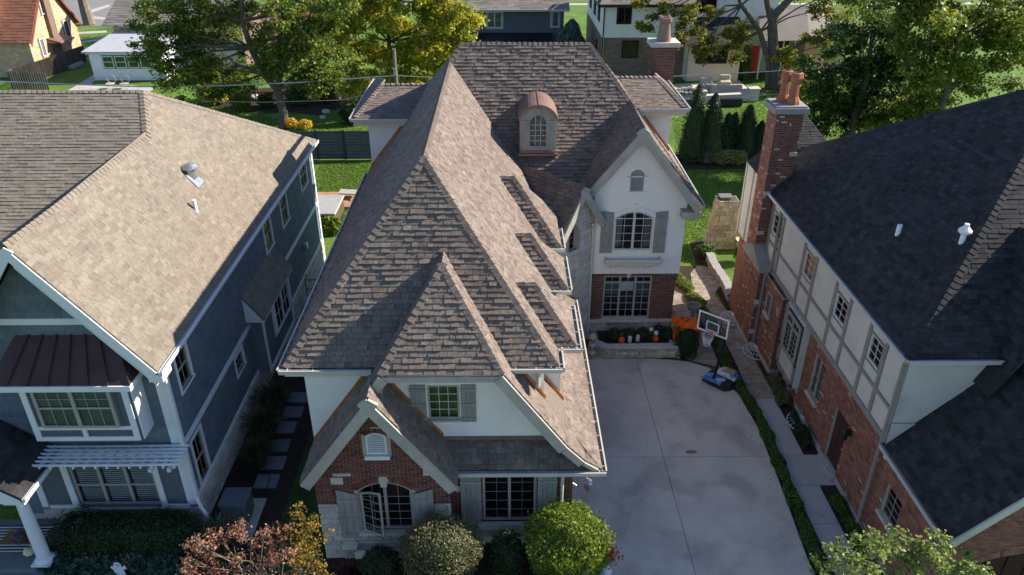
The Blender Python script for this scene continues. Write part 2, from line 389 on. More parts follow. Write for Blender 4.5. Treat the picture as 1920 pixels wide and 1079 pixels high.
def plane_axes(pts):
    a = [V(p) for p in pts]; n = V((0, 0, 0))
    for i in range(len(a)): n += (a[i] - a[0]).cross(a[(i + 1) % len(a)] - a[0])
    n.normalize()
    if n.z < 0: n = -n
    u = V((0, 0, 1)).cross(n); u.normalize(); v = n.cross(u)
    return a[0], u, v, n
def shingle_plane(P, under, pts, course=0.146, wmin=0.2, wmax=0.36, thick=0.013, keep=None, slab=0.07, shingles=True):
    o, u, v, n = plane_axes(pts); a = [V(p) for p in pts]
    under.prism([p - n * 0.002 for p in a], -n * slab)
    if not shingles: return
    loc = [((p - o).dot(u), (p - o).dot(v)) for p in a]
    for a0, b0, a1, b1, t0, t1 in lay(loc, [], course, lambda r, st: random.uniform(0, 0.3) if st else random.uniform(wmin, wmax)):
        c = o + u * ((a0 + b0 + a1 + b1) / 4) + v * ((t0 + t1) / 2)
        if keep and not keep(c): continue
        h = thick * random.choice((0.45, 0.6, 0.9, 1.1, 1.25)); g = 0.004 if thick > .03 else .002
        sh = min(1, max(0, random.gauss(0.5, 0.26)))
        p = [o + u * (a0 + g) + v * t0 + n * h, o + u * (b0 - g) + v * t0 + n * h, o + u * (b1 - g) + v * (t1 + 0.01) + n * 0.004, o + u * (a1 + g) + v * (t1 + 0.01) + n * 0.004,
             o + u * (a0 + g) + v * t0 - n * 0.003, o + u * (b0 - g) + v * t0 - n * 0.003]
        P.add(p, [(0, 1, 2, 3), (4, 5, 1, 0), (3, 4, 0), (1, 5, 2)], sh)
def caps(P, a, b, dl, dr, w=0.15, step=0.2, lift=0.03):
    """ridge caps from low end a to high end b; dl,dr point down each roof side"""
    a = V(a); b = V(b); d = b - a; L = d.length; d.normalize(); dl = V(dl).normalized(); dr = V(dr).normalized()
    up = -(dl + dr); up = up.normalized() if up.length > 1e-4 else V((0, 0, 1)); k = max(1, int(L / step)); st = L / k
    for i in range(k):
        p0 = a + d * (i * st) + up * 0.02; p1 = a + d * ((i + 1) * st + 0.03) + up * 0.02; l = lift * random.uniform(0.8, 1.2)
        q = [p0 + up * l + dl * w, p0 + up * l * 1.25, p0 + up * l + dr * w, p1 + dr * w, p1 + up * 0.004, p1 + dl * w,
             p0 + dl * w - up * 0.02, p0 - up * 0.0, p0 + dr * w - up * 0.02]
        P.add(q, [(0, 1, 4, 5), (1, 2, 3, 4), (6, 7, 1, 0), (7, 8, 2, 1), (0, 5, 6), (2, 8, 3)], min(1, max(0, random.gauss(0.5, 0.2))))

# ------------------------------------------------------------------ walls, openings
class Wall:
    """vertical frame: s along u, t up, d out along n"""
    def __init__(s, o, u, n): s.o, s.u, s.n = V(o), V(u).normalized(), V(n).normalized()
    def p(s, a, t, d=0.0): return s.o + s.u * a + V((0, 0, t)) + s.n * d
def rect(s0, s1, t0, t1): return [(s0, t0), (s1, t0), (s1, t1), (s0, t1)]
def arch(s0, s1, t0, t1, rise, k=8):
    c = (s0 + s1) / 2; hw = (s1 - s0) / 2
    if rise <= 0: return rect(s0, s1, t0, t1)
    R = (hw * hw + rise * rise) / (2 * rise); cy = t1 + rise - R; a0 = math.asin(min(1, hw / R))
    return [(s0, t0), (s1, t0)] + [(c + R * math.sin(a0 * (1 - 2 * i / k)), cy + R * math.cos(a0 * (1 - 2 * i / k))) for i in range(k + 1)]
def topat(o, s):
    ys = []
    for i in range(len(o)):
        (xa, ya), (xb, yb) = o[i], o[(i + 1) % len(o)]
        if (xa <= s) != (xb <= s): ys.append(ya + (s - xa) / (xb - xa) * (yb - ya))
    return max(ys) if ys else max(p[1] for p in o)
def inset(o, f):
    c = (sum(p[0] for p in o) / len(o), sum(p[1] for p in o) / len(o)); n = len(o); r = []
    for i in range(n):
        a, b, d = V(o[i - 1]), V(o[i]), V(o[(i + 1) % n])
        e1 = (b - a).normalized(); e2 = (d - b).normalized(); n1 = V((-e1.y, e1.x)); n2 = V((-e2.y, e2.x))
        m = n1 + n2; m = m / max(0.3, m.dot(n1)) if m.length > 1e-6 else n1
        r.append((b.x + m.x * f, b.y + m.y * f))
    return r
def face_holes(mb, W, outline, holes, d=0.0, sh=0.5):
    polys = [[V((p[0], p[1], 0)) for p in outline]] + [[V((p[0], p[1], 0)) for p in h] for h in holes]
    fl = [p for r in polys for p in r]; vs = [W.p(p.x, p.y, d) for p in fl]; flip = W.u.cross(V((0, 0, 1))).dot(W.n) < 0
    fs = []
    for tri in tessellate_polygon(polys):
        a, b, c = [fl[i] for i in tri]; cr = (b.x - a.x) * (c.y - a.y) - (b.y - a.y) * (c.x - a.x)
        fs.append(tri if (cr > 0) != flip else tri[::-1])
    mb.add(vs, fs, sh)
def sides(mb, W, ring, d0, d1, sh=0.5):
    n = len(ring); vs = [W.p(a, t, d0) for a, t in ring] + [W.p(a, t, d1) for a, t in ring]
    mb.add(vs, [(i, (i + 1) % n, n + (i + 1) % n, n + i) for i in range(n)], sh)
def ringmb(mb, W, outer, inner, d0, d1, sh=0.5):
    face_holes(mb, W, outer, [inner], d1, sh); sides(mb, W, outer, d0, d1, sh); sides(mb, W, inner, d0, d1, sh)
def wall(name, parent, W, outline, holes, m, reveal=0.14, d=0.0, back=True):
    mb = MB(); face_holes(mb, W, outline, holes, d)
    for h in holes: sides(mb, W, h, d - reveal, d)
    return mb.build(name, m, parent)
def bricks(P, W, outline, holes, d=0.0, L=0.203, H=0.0677, proud=0.008, joint=0.011, white=None, wp=0.0):
    def wf(r, st):
        return (0.0 if r % 2 else L / 2) if st else L
    for a0, b0, a1, b1, t0, t1 in lay(outline, holes, H, wf, joint):
        pr = proud * random.uniform(0.7, 1.3)
        q = [W.p(a0, t0, d + pr), W.p(b0, t0, d + pr), W.p(b1, t1, d + pr), W.p(a1, t1, d + pr), W.p(a0, t0, d), W.p(b0, t0, d), W.p(b1, t1, d), W.p(a1, t1, d)]
        T = white if (white and random.random() < wp) else P
        flip = W.u.cross(V((0, 0, 1))).dot(W.n) < 0
        fs = [(0, 1, 2, 3), (4, 5, 1, 0), (5, 6, 2, 1), (6, 7, 3, 2), (7, 4, 0, 3)]
        T.add(q, [f[::-1] for f in fs] if flip else fs, min(1, max(0, random.gauss(0.45, 0.26))))
def stones(P, W, outline, holes, d=0.0, hs=(0.1, 0.16, 0.22), ws=(0.2, 0.6), proud=0.02, joint=0.014):
    flip = W.u.cross(V((0, 0, 1))).dot(W.n) < 0
    for a0, b0, a1, b1, t0, t1 in lay(outline, holes, 0.2, lambda r, st: None if st else random.uniform(*ws), joint, heights=lambda r: random.choice(hs)):
        pr = proud * random.uniform(0.5, 1.4); e = 0.012
        jj = [random.uniform(-0.004, 0.008) for _ in range(4)]
        q = [W.p(a0 + e, t0 + e, d + pr + jj[0]), W.p(b0 - e, t0 + e, d + pr + jj[1]), W.p(b1 - e, t1 - e, d + pr + jj[2]), W.p(a1 + e, t1 - e, d + pr + jj[3]), W.p(a0, t0, d), W.p(b0, t0, d), W.p(b1, t1, d), W.p(a1, t1, d)]
        fs = [(0, 1, 2, 3), (4, 5, 1, 0), (5, 6, 2, 1), (6, 7, 3, 2), (7, 4, 0, 3)]
        P.add(q, [f[::-1] for f in fs] if flip else fs, random.random())
def shakes(P, W, outline, holes, d=0.0, course=0.17, ws=(0.14, 0.34), thick=0.012, stag=0.0):
    flip = W.u.cross(V((0, 0, 1))).dot(W.n) < 0
    for a0, b0, a1, b1, t0, t1 in lay(outline, holes, course, lambda r, st: random.uniform(0, 0.25) if st else random.uniform(*ws)):
        h = thick * random.uniform(0.8, 1.4); g = 0.003; dn = random.uniform(0, stag)
        q = [W.p(a0 + g, t0 - dn, d + h), W.p(b0 - g, t0 - dn, d + h), W.p(b1 - g, t1, d + 0.003), W.p(a1 + g, t1, d + 0.003), W.p(a0 + g, t0 - dn, d), W.p(b0 - g, t0 - dn, d)]
        fs = [(0, 1, 2, 3), (4, 5, 1, 0), (3, 4, 0), (1, 5, 2)]
        P.add(q, [f[::-1] for f in fs] if flip else fs, random.random())

def window(parent, W, s0, s1, t0, t1, rise=0.0, sash=1, cols=2, rows=4, d=-0.08, fw=0.055, fm='trim_cream', mm=None, room='room_dark', sill=None, hung=False, transom=0.0, casing=0.0, cm='white_trim', mw=0.013, depth=0.5, name='window', label=None):
    o = arch(s0, s1, t0, t1, rise); mb = MB()
    ringmb(mb, W, o, inset(o, fw), d - 0.05, d + 0.03)
    wdt = (s1 - s0 - fw) / sash
    for k in range(1, sash):
        x = s0 + fw / 2 + wdt * k; tt = topat(o, x) - fw
        mb.box(W.p(x, (t0 + tt) / 2, d), (fw * 1.3, 0.07, tt - t0), W.u, W.n)
    if transom:
        mb.box(W.p((s0 + s1) / 2, transom, d), (s1 - s0 - fw, 0.06, fw * 1.1), W.u, W.n)
    win = mb.build(name, fm, parent, label=label)
    if casing:
        cb = MB(); oo = inset(o, -casing); ringmb(cb, W, oo, o, -0.01, 0.035); cb.build('casing', cm, win)
    mu = MB()
    for k in range(sash):
        a = s0 + fw / 2 + wdt * k + fw * 0.5; b = s0 + fw / 2 + wdt * (k + 1) - fw * 0.5
        segs = [(t0 + fw, transom - fw * .55), (transom + fw * .55, None)] if transom else [(t0 + fw, None)]
        for si, (lo, hi) in enumerate(segs):
            ta, tb = (topat(o, a + 0.01) - fw, topat(o, b - 0.01) - fw) if hi is None else (hi, hi); tm = (topat(o, (a + b) / 2) - fw) if hi is None else hi
            pl = MB(); pts = [(a, lo), (b, lo), (b, tb), ((a + b) / 2, tm), (a, ta)]
            pl.poly([W.p(x, y, d - 0.012) for x, y in pts]); pl.build('pane', 'pane_glass', win)
            rr = rows if not (transom and si == 1) else 1
            for c in range(1, cols):
                x = a + (b - a) * c / cols; tt = (topat(o, x) - fw) if hi is None else hi
                mu.box(W.p(x, (lo + tt) / 2, d - 0.002), (mw, 0.016, tt - lo), W.u, W.n)
            for r in range(1, rr):
                y = lo + (min(ta, tb) - lo) * r / rr
                if hung and r * 2 < rr * 1.0: continue
                mu.box(W.p((a + b) / 2, y, d - 0.003), (b - a, 0.014, mw), W.u, W.n)
            if hung: mu.box(W.p((a + b) / 2, (lo + min(ta, tb)) / 2, d), (b - a, 0.035, 0.05), W.u, W.n)
    if mu.f: mu.build('muntin_grid', mm or fm, win)
    rb = MB(); e = 0.08; D = d - depth; tt = t1 + rise + e
    c = [W.p(s0 - e, t0 - e, d - 0.055), W.p(s1 + e, t0 - e, d - 0.055), W.p(s1 + e, tt, d - 0.055), W.p(s0 - e, tt, d - 0.055)]
    k = [W.p(s0 - e, t0 - e, D), W.p(s1 + e, t0 - e, D), W.p(s1 + e, tt, D), W.p(s0 - e, tt, D)]
    rb.add(c + k, [(4, 5, 6, 7), (0, 1, 5, 4), (1, 2, 6, 5), (2, 3, 7, 6), (3, 0, 4, 7)]); rb.build('room_recess', room, win)
    if sill:
        sb = MB(); sb.box(W.p((s0 + s1) / 2, t0 - sill[0] / 2, sill[1] / 2 - 0.06), (s1 - s0 + sill[2], sill[1] + 0.12, sill[0]), W.u, W.n); sb.build('sill', sill[3], win, bevel=0.008)
    return win
def shutter(parent, W, s0, s1, t0, t1a, t1b, d=0.02, m='shutter_grey', boards=3):
    mb = MB(); wd = (s1 - s0) / boards
    first = None
    sh = MB(); sh.prism([W.p(s0, t0, d), W.p(s1, t0, d), W.p(s1, t1b, d), W.p(s0, t1a, d)], W.n * 0.012); first = sh.build('shutter', m, parent)
    for k in range(boards):
        a, b = s0 + wd * k + 0.006, s0 + wd * (k + 1) - 0.006; ta = t1a + (t1b - t1a) * (a - s0) / (s1 - s0); tb = t1a + (t1b - t1a) * (b - s0) / (s1 - s0)
        bb = MB(); bb.prism([W.p(a, t0, d + 0.013), W.p(b, t0, d + 0.013), W.p(b, tb, d + 0.013), W.p(a, ta, d + 0.013)], W.n * 0.016, random.random()); bb.build('board', m, first)
    lo = min(t1a, t1b)
    for y in (t0 + (lo - t0) * 0.1, t0 + (lo - t0) * 0.48, t0 + (lo - t0) * 0.88):
        bb = MB(); bb.box(W.p((s0 + s1) / 2, y, d + 0.04), (s1 - s0 + 0.01, 0.022, 0.085), W.u, W.n, sh=random.random()); bb.build('batten', m, first)
def louvre(parent, W, s0, s1, t0, t1, rise, m, d=0.03, frame='white_trim'):
    o = arch(s0, s1, t0, t1, rise); mb = MB(); ringmb(mb, W, o, inset(o, 0.05), 0, d); v = mb.build('louvre_vent', frame, parent)
    bk = MB(); bk.poly([W.p(a, t, 0.009) for a, t in o]); bk.build('backing', 'shutter_grey', v)
    y = t0 + 0.06
    while y < t1 + rise * 0.7 - 0.04:
        w0 = 0.055
        for sgn in (1,):
            lo = s0 + w0; hi = s1 - w0
            if y > t1:
                while lo < (s0 + s1) / 2 and topat(o, lo) - 0.05 < y + 0.03: lo += 0.015; hi -= 0.015
            if hi - lo > 0.06:
                sl_ = MB(); sl_.box(W.p((lo + hi) / 2, y, 0.018), (hi - lo, 0.03, 0.008), W.u, (W.n * 0.8 - V((0, 0, 0.6))).normalized(), (W.n * 0.6 + V((0, 0, 0.8))).normalized()); sl_.build('slat', m, v)
        y += 0.062
def gutter(parent, a, b, out, m='gutter_white', ties=True, wdt=0.12, h=0.1, tie_step=0.62):
    a = V(a); b = V(b); out = V(out).normalized(); up = V((0, 0, 1)); g = MB()
    g.beam(a - up * h, b - up * h, out * wdt, up * 0.01)
    g.beam(a + out * (wdt - 0.012) - up * h, b + out * (wdt - 0.012) - up * h, out * 0.014, up * (h + 0.012))
    g.beam(a + out * (wdt - 0.025) + up * 0.0, b + out * (wdt - 0.025), out * 0.04, up * 0.016)
    g.beam(a - up * h, b - up * h, out * 0.01, up * (h - 0.01))
    for e in (a, b): g.beam(e - up * h, e - up * h + (b - a).normalized() * 0.006, out * wdt, up * h)
    go = g.build('gutter', m, parent)
    tr = MB(); tr.beam(a + out * 0.012 - up * (h - 0.012), b + out * 0.012 - up * (h - 0.012), out * (wdt - 0.026), up * 0.006); tr.build('gutter_trough', 'gutter_inside', go)
    if ties:
        n = max(1, int((b - a).length / tie_step))
        for i in range(n + 1):
            p = a + (b - a) * ((i + 0.3) / (n + 0.6)); t = MB(); t.beam(p - up * 0.006, p + (b - a).normalized() * 0.022 - up * 0.006, out * wdt, up * 0.012); t.build('hanger', m, go)
    return go
def downspout(parent, path, m='gutter_white', r=0.045, name='downspout'):
    mb = MB(); mb.tube(path, r, 6); return mb.build(name, m, parent)
# ================================================================== GROUND
def sheet(name, pts, z, m, kind='structure', th=0.0):
    mb = MB()
    if th: mb.prism([(p[0], p[1], z - th) for p in pts], (0, 0, th))
    else: mb.poly([(p[0], p[1], z) for p in pts])
    o = mb.build(name, m); o['kind'] = kind; return o
sheet('ground', [(-900, -200), (900, -200), (900, 1400), (-900, 1400)], -0.06, 'ground_grass')
sheet('planting_bed', [(-13.5, 3), (2.0, 3), (2.0, 15.4), (-5, 15), (-5.1, 30.0), (-8.9, 30.0), (-8.9, 16.3), (-13.5, 16.3)], -0.03, 'mulch')
sheet('raised_bed', [(-5.6, 9.5), (1.3, 9.5), (1.3, 15.38), (-1.46, 15.38), (-1.46, 14.88), (-5.6, 14.88)], .32, 'mulch', th=.4)
sheet('planting_bed', [(8.3, 5), (10.5, 5), (10.5, 27), (10.2, 33), (9.6, 33), (10.0, 22.4), (8.3, 22.4)], -0.03, 'mulch')
sheet('planting_bed', [(6.9, 24.8), (8.5, 24.4), (9.3, 22), (9.4, 33), (8.0, 33), (7.1, 26)], -0.026, 'mulch')
sheet('side_lawn', [(-6.7, 5), (-5.2, 5), (-5.2, 24.5), (-6.7, 24.5)], -0.02, 'grass_painted_shade')  # shade between the houses painted into this grass
drv = sheet('driveway', [(1.85, 2), (8.42, 2), (8.46, 14.95), (8.65, 18.14), (8.75, 20.77), (8.6, 22.61), (8.28, 23.45), (7.92, 24.33), (7.19, 24.77), (5.87, 25.05), (3.9, 25.4), (3.45, 26.3), (1.85, 24.7)], -0.016, 'soil_joint')
def clipx(poly, axis, v, keep_less):
    out = []
    for i in range(len(poly)):
        a, b = poly[i], poly[(i + 1) % len(poly)]; ia = (a[axis] <= v) == keep_less; ib = (b[axis] <= v) == keep_less
        if ia: out.append(a)
        if ia != ib:
            t = (v - a[axis]) / (b[axis] - a[axis]); out.append((a[0] + t * (b[0] - a[0]), a[1] + t * (b[1] - a[1])))
    return out
dp = [(1.87, 2), (8.42, 2), (8.46, 14.95), (8.65, 18.14), (8.75, 20.77), (8.6, 22.61), (8.28, 23.45), (7.92, 24.33), (7.19, 24.77), (5.87, 25.0), (3.95, 25.0), (3.45, 25.9), (1.87, 24.5)]
for x0, x1 in ((1.8, 5.2), (5.2, 9)):
    for y0, y1 in ((1, 8), (8, 13.4), (13.4, 19.25), (19.25, 27)):
        q = clipx(clipx(clipx(clipx(dp, 0, x0 + .008, False), 0, x1 - .008, True), 1, y0 + .008, False), 1, y1 - .008, True)
        if len(q) > 2:
            mb = MB(); mb.prism([(a, b, -0.012) for a, b in q], (0, 0, 0.012)); mb.build('concrete_slab', 'concrete', drv)
# rusty mark and hairline cracks
mat('rust_mark', (0.27, 0.165, 0.12), amt=0.3, scale=9)
mb = MB(); c = G(1296, 848); mb.poly([(c.x + 0.26 * math.cos(a) * random.uniform(.6, 1), c.y + 0.13 * math.sin(a) * random.uniform(.6, 1), 0.003) for a in [i * math.tau / 14 for i in range(14)]]); mb.build('stain', 'rust_mark', drv)
mb = MB()
for path in ([(1190, 790), (1215, 830), (1205, 880), (1180, 960), (1170, 1010)], [(1160, 905), (1200, 935), (1240, 975), (1300, 985)], [(1368, 740), (1395, 735)], [(1130, 890), (1150, 925), (1178, 935)], [(1300, 1010), (1350, 1040), (1420, 1050)]):
    q = [G(*p) for p in path]
    for a, b in zip(q, q[1:]):
        for k in range(6):
            s0 = a.lerp(b, k / 6) + V((random.uniform(-.02, .02), random.uniform(-.03, .03), .003)); s1 = a.lerp(b, (k + 1) / 6) + V((random.uniform(-.02, .02), random.uniform(-.03, .03), .003)); w_ = 0.006
            mb.poly([s0 + V((-w_, 0, 0)), s0 + V((w_, 0, 0)), s1 + V((w_, 0, 0)), s1 + V((-w_, 0, 0))])
mb.build('crack', 'crack', drv, kind='stuff')
wk = sheet('walkway', [(9.02, 14.0), (9.88, 14.0), (9.88, 17.85), (10.4, 17.85), (10.4, 19.35), (9.88, 19.35), (9.88, 22.38), (9.02, 22.38)], -0.018, 'soil_joint')
for x0, x1, y0, y1 in [(9.05, 9.85, 20.82, 22.36), (9.05, 9.85, 19.32, 20.80), (9.05, 10.38, 17.9, 19.3), (9.05, 9.85, 16.3, 17.88), (9.05, 9.85, 14.0, 16.28)]:
    mb = MB(); mb.bx(x0, x1, y0, y1, -0.03, 0.0); mb.build('concrete_slab', 'concrete_pale', wk)
def pave(name, poly, label_m='paver', L=0.27, H=0.14, z=-0.005, limit=300):
    base = sheet(name, poly, z - 0.012, 'soil_joint'); P = Pieces('paver', label_m, base, limit)
    for a0, b0, a1, b1, t0, t1 in lay(poly, [], H, lambda r, st: random.uniform(0, L) if st else random.choice((L, L, L * .66)), 0.008):
        h = random.uniform(-.003, .003); q = [(a0, t0, z + h), (b0, t0, z + h), (b1, t1, z + h), (a1, t1, z + h), (a0, t0, z - .01), (b0, t0, z - .01), (b1, t1, z - .01), (a1, t1, z - .01)]
        P.add(q, [(0, 1, 2, 3), (4, 5, 1, 0), (5, 6, 2, 1), (6, 7, 3, 2), (7, 4, 0, 3)], random.random())
    P.finish(); return base
pave('paver_path', [(9.02, 22.4), (9.88, 22.4), (9.85, 25), (9.8, 28), (9.55, 30.2), (10.3, 31.4), (10.6, 32.6), (9.4, 33.0), (8.9, 32.2), (8.65, 30.5), (8.95, 28), (9.05, 25)])
pave('side_path', [(7.15, 24.9), (8.35, 24.35), (8.4, 27), (8.3, 33), (7.0, 33)])
for i, (x, y) in enumerate([(-7.53, 22.6), (-7.58, 21.75), (-7.63, 20.9), (-7.6, 19.95), (-7.55, 19.1), (-7.55, 18.25)]):
    mb = MB(); mb.bx(x - 0.36, x + 0.36, y - 0.3, y + 0.3, -0.03, 0.03, random.random()); o = mb.build('stepping_stone', 'bluestone', at=(x, y, -0.03), bevel=0.01)
    tag(o, ['stepping stone at the end nearest the oriel of the grey house', 'second stepping stone from the oriel in the dark side yard', 'third stepping stone from the oriel in the dark side yard', 'fourth stepping stone from the oriel in the dark side yard', 'second stepping stone from the concrete pad', 'stepping stone next to the concrete utility pad'][i], 'stepping stone', 'stepping stones along the side yard')
mb = MB(); mb.bx(-8.6, -7.35, 15.9, 17.5, -0.03, 0.02); o = mb.build('concrete_pad', 'concrete_pale'); o['kind'] = 'structure'
# rear yards, streets
sheet('garden_bed', [tuple(G(u, v)[:2]) for u, v in [(385, 195), (470, 212), (540, 210), (600, 215), (690, 180), (690, 155), (560, 160), (400, 172)]], -0.03, 'mulch')
sheet('garden_bed', [(9.6, 46.6), (19.5, 46.6), (19.5, 49.6), (9.6, 49.6)], -0.03, 'mulch')
sheet('garden_bed', [(9.4, 33.2), (10.6, 33.0), (10.4, 36.2), (9.6, 35.6)], -0.024, 'mulch')
sheet('concrete_path', [tuple(G(u, v)[:2]) for u, v in [(125, 170), (280, 172), (292, 165), (250, 160), (170, 158), (195, 138), (185, 134), (140, 162)]], -0.025, 'concrete_pale')
sheet('patio', [tuple(G(u, v)[:2]) for u, v in [(1268, 188), (1420, 183), (1385, 150), (1262, 158)]], -0.02, 'concrete')
sheet('street', [tuple(G(u, v)[:2]) for u, v in [(118, 0), (205, -60), (330, -30), (205, 48), (150, 50)]], -0.035, 'asphalt')
sheet('street', [(-30, 118), (120, 118), (120, 128), (-30, 128)], -0.035, 'asphalt')
sheet('pavement', [(-30, 113.5), (120, 113.5), (120, 115.2), (-30, 115.2)], -0.03, 'concrete_pale')
for pts in ([(163, 20), (205, 8), (206, 12), (172, 24), (176, 30), (200, 33), (200, 37), (168, 35)], [(145, 60), (200, 57), (200, 61), (145, 64)], [(150, 78), (198, 70), (198, 74), (150, 82)]):
    sheet('pavement', [tuple(G(u, v)[:2]) for u, v in pts], -0.03, 'concrete_pale')
def inside(poly, x, y):
    r = np.zeros(len(x), bool); n = len(poly)
    for i in range(n):
        (xa, ya), (xb, yb) = poly[i], poly[(i + 1) % n]; c = ((ya > y) != (yb > y)); r ^= c & (x < (xb - xa) * (y - ya) / ((yb - ya) if yb != ya else 1e-9) + xa)
    return r
def blades(name, poly, n, h, m='grass_blade', z=-0.06, wd=0.012, lean=0.35, label=None, cat=None):
    xs = [p[0] for p in poly]; ys = [p[1] for p in poly]
    x = NR.uniform(min(xs), max(xs), n); y = NR.uniform(min(ys), max(ys), n); k = inside(poly, x, y); x, y = x[k], y[k]; n = len(x)
    hh = h * NR.uniform(.6, 1.2, n); a = NR.uniform(0, math.tau, n); b = np.stack([x, y, np.full(n, z)], 1); wv = np.stack([np.cos(a), np.sin(a), 0 * a], 1) * wd
    t = b + np.stack([NR.normal(0, lean, n) * hh, NR.normal(0, lean, n) * hh, hh], 1)
    v = np.stack([b - wv, b + wv, t], 1).reshape(-1, 3); o = nmesh(name, v, np.arange(n * 3).reshape(n, 3), NR.random(n), m); o['kind'] = 'stuff'
    if label: o['label'] = label; o['category'] = cat
    return o
blades('lawn_grass', [(-12, 37), (-5, 37), (-5, 48.5), (-12, 48.5)], 26000, 0.09, wd=0.03, label='bright mown grass behind the cream and grey houses', cat='grass')
blades('lawn_grass', [(8.2, 33.3), (9.3, 33.3), (9.5, 35.8), (17, 36), (19, 46.5), (9, 46.5), (7.4, 40)], 34000, 0.09, wd=0.03, label='bright mown grass around the outdoor fireplace', cat='grass')
blades('lawn_grass', [(-24, 50.5), (-6, 50.5), (-6, 57), (-17, 58), (-30, 66)], 34000, 0.1, wd=0.04, label='sunlit grass beyond the dark board fence', cat='grass')
blades('lawn_grass', [(12, 50), (30, 50), (34, 70), (24, 75), (20, 62), (13, 58)], 36000, 0.1, wd=0.04, label='sunlit grass around the patio wall', cat='grass')
# ================================================================== MAIN HOUSE
SL = 1.25
H1 = thing('cream_house', 'large cream stucco and dark brick house with steep brown shingle roof', 'house', (-1.5, 22, 0))
rf = MB()
roof_holder = MB()
def fW(x, y): return 6.1 + SL * (x + 5.53)
def fE(x, y): return 6.1 + SL * (1.34 - x)
def fF(x, y): return 6.1 + SL * (y - 15.7)
def fR2(x, y): return 6.1 + SL * (y - 26.97)
def fMain(x, y): return min(fW(x, y), fE(x, y), fF(x, y)) if 15.7 < y < 31 else -9
def fRear(x, y): return min(fW(x, y), 6.1 + SL * (7.3 - x), fR2(x, y), 10.95 - SL * (y - 30.85))
FGR, FGS = 8.4, 1.37
def fFG(x, y):
    a = FGR - FGS * abs(x + 1.55); j = 6.318 + 1.125 * (y - 15.05); return min(a, j) if 15.05 <= y < 17.6 else -9
DORM = [(16.6, 1.04), (19.68, 1.04), (22.5, 1.5)]
def fD(x, y):
    return max([min(6.1 + SL * (1.85 - x), 6.1 + SL * (y - y0), 6.1 + SL * (y0 + 2 * h - y)) if y0 < y < y0 + 2 * h else -9 for y0, h in DORM])
def fWing(x, y): return 9.05 - SL * abs(x - 4.9) if y >= 26 else -9
TC = V((2.67, 25.66, 0)); TN = V((1, -1, 0)).normalized(); TU = V((1, 1, 0)).normalized()
def fT(x, y):
    q = V((x, y, 0)) - TC; s, d = q.dot(TU), q.dot(TN)
    return 7.07 - 1.34 * abs(s) if d < 0.3 and abs(s) < 1.31 else -9
def above(*fs): return lambda c: all(c.z > f(c.x, c.y) - 0.06 for f in fs)
roof = None
U = MB()
planes = []
def rp(pts, keep=None, shingles=True): planes.append((pts, keep, shingles))
zP = lambda f, pts: [(x, y, f(x, y)) for x, y in pts]
rp(zP(fW, [(-5.53, 15.7), (-2.095, 19.135), (-2.095, 30.406), (-1.65, 30.85), (-5.53, 34.73)]))
rp(zP(fF, [(-5.53, 15.7), (1.34, 15.7), (-2.095, 19.135)]), above(fFG))
rp(zP(fE, [(1.34, 15.7), (1.34, 26.97), (-2.095, 30.406), (-2.095, 19.135)]), above(fD, fT))
rp(zP(fR2, [(-2.095, 30.406), (1.34, 26.97), (7.3, 26.97), (3.42, 30.85), (-1.65, 30.85)]), above(fWing, fT))
rp([(7.3, 26.97, 6.1), (7.3, 34.73, 6.1), (3.42, 30.85, 10.95)], None, False)
rp([(7.3, 34.73, 6.1), (-5.53, 34.73, 6.1), (-1.65, 30.85, 10.95), (3.42, 30.85, 10.95)], None, False)
for y0, h in DORM:
    zt = 6.1 + SL * h
    rp([(1.34, y0, 6.1), (1.85, y0, 6.1), (1.85 - h, y0 + h, zt), (1.34 - h, y0 + h, zt)])
    rp([(1.85, y0, 6.1), (1.85, y0 + 2 * h, 6.1), (1.85 - h, y0 + h, zt)], above(fT))
    rp([(1.85, y0 + 2 * h, 6.1), (1.34, y0 + 2 * h, 6.1), (1.34 - h, y0 + h, zt), (1.85 - h, y0 + h, zt)], None, False)
# front gable with clipped top
fr = lambda x, y: FGR - FGS * (x + 1.55)
fl = lambda x, y: FGR + FGS * (x + 1.55)
rp([(-3.07, 15.05, 6.318), (-0.03, 15.05, 6.318), (-1.55, 16.9, FGR)])
rp(zP(fr, [(-0.03, 15.05), (1.6, 15.05), (1.6, 23.9), (0.6, 23.9), (0.6, 16.3), (0.1, 15.9), (-1.55, 17.54), (-1.55, 16.9)]), above(fMain))
z1 = fr(1.6, 0); z2 = z1 - 0.45 * 1.05; z3 = z2 - 0.45 * 0.68
rp([(1.6, 15.05, z1), (2.05, 15.05, z2), (2.05, 23.9, z2), (1.6, 23.9, z1)])
rp([(2.05, 15.05, z2), (2.5, 15.05, z3), (2.5, 23.9, z3), (2.05, 23.9, z2)])
rp(zP(fl, [(-5.19, 14.5), (-3.25, 14.5), (-3.25, 15.05), (-3.07, 15.05), (-1.55, 16.9), (-1.55, 17.54), (-3.2, 15.75), (-3.2, 16.1), (-5.19, 16.1)]))
rp([(-3.25, 14.5, 6.071), (-1.23, 14.5, 3.304), (-1.23, 15.75, 3.304), (-3.25, 15.75, 6.071)], lambda c: c.z > 3.31 + 0.78 * (c.y - 15.05) - 0.03)
rp([(-2.1, 15.05, 3.31), (2.5, 15.05, z3), (1.85, 15.72, 3.83), (-2.1, 15.72, 3.83)], lambda c: c.z > 6.071 - 1.37 * (c.x + 3.25) - 0.05)
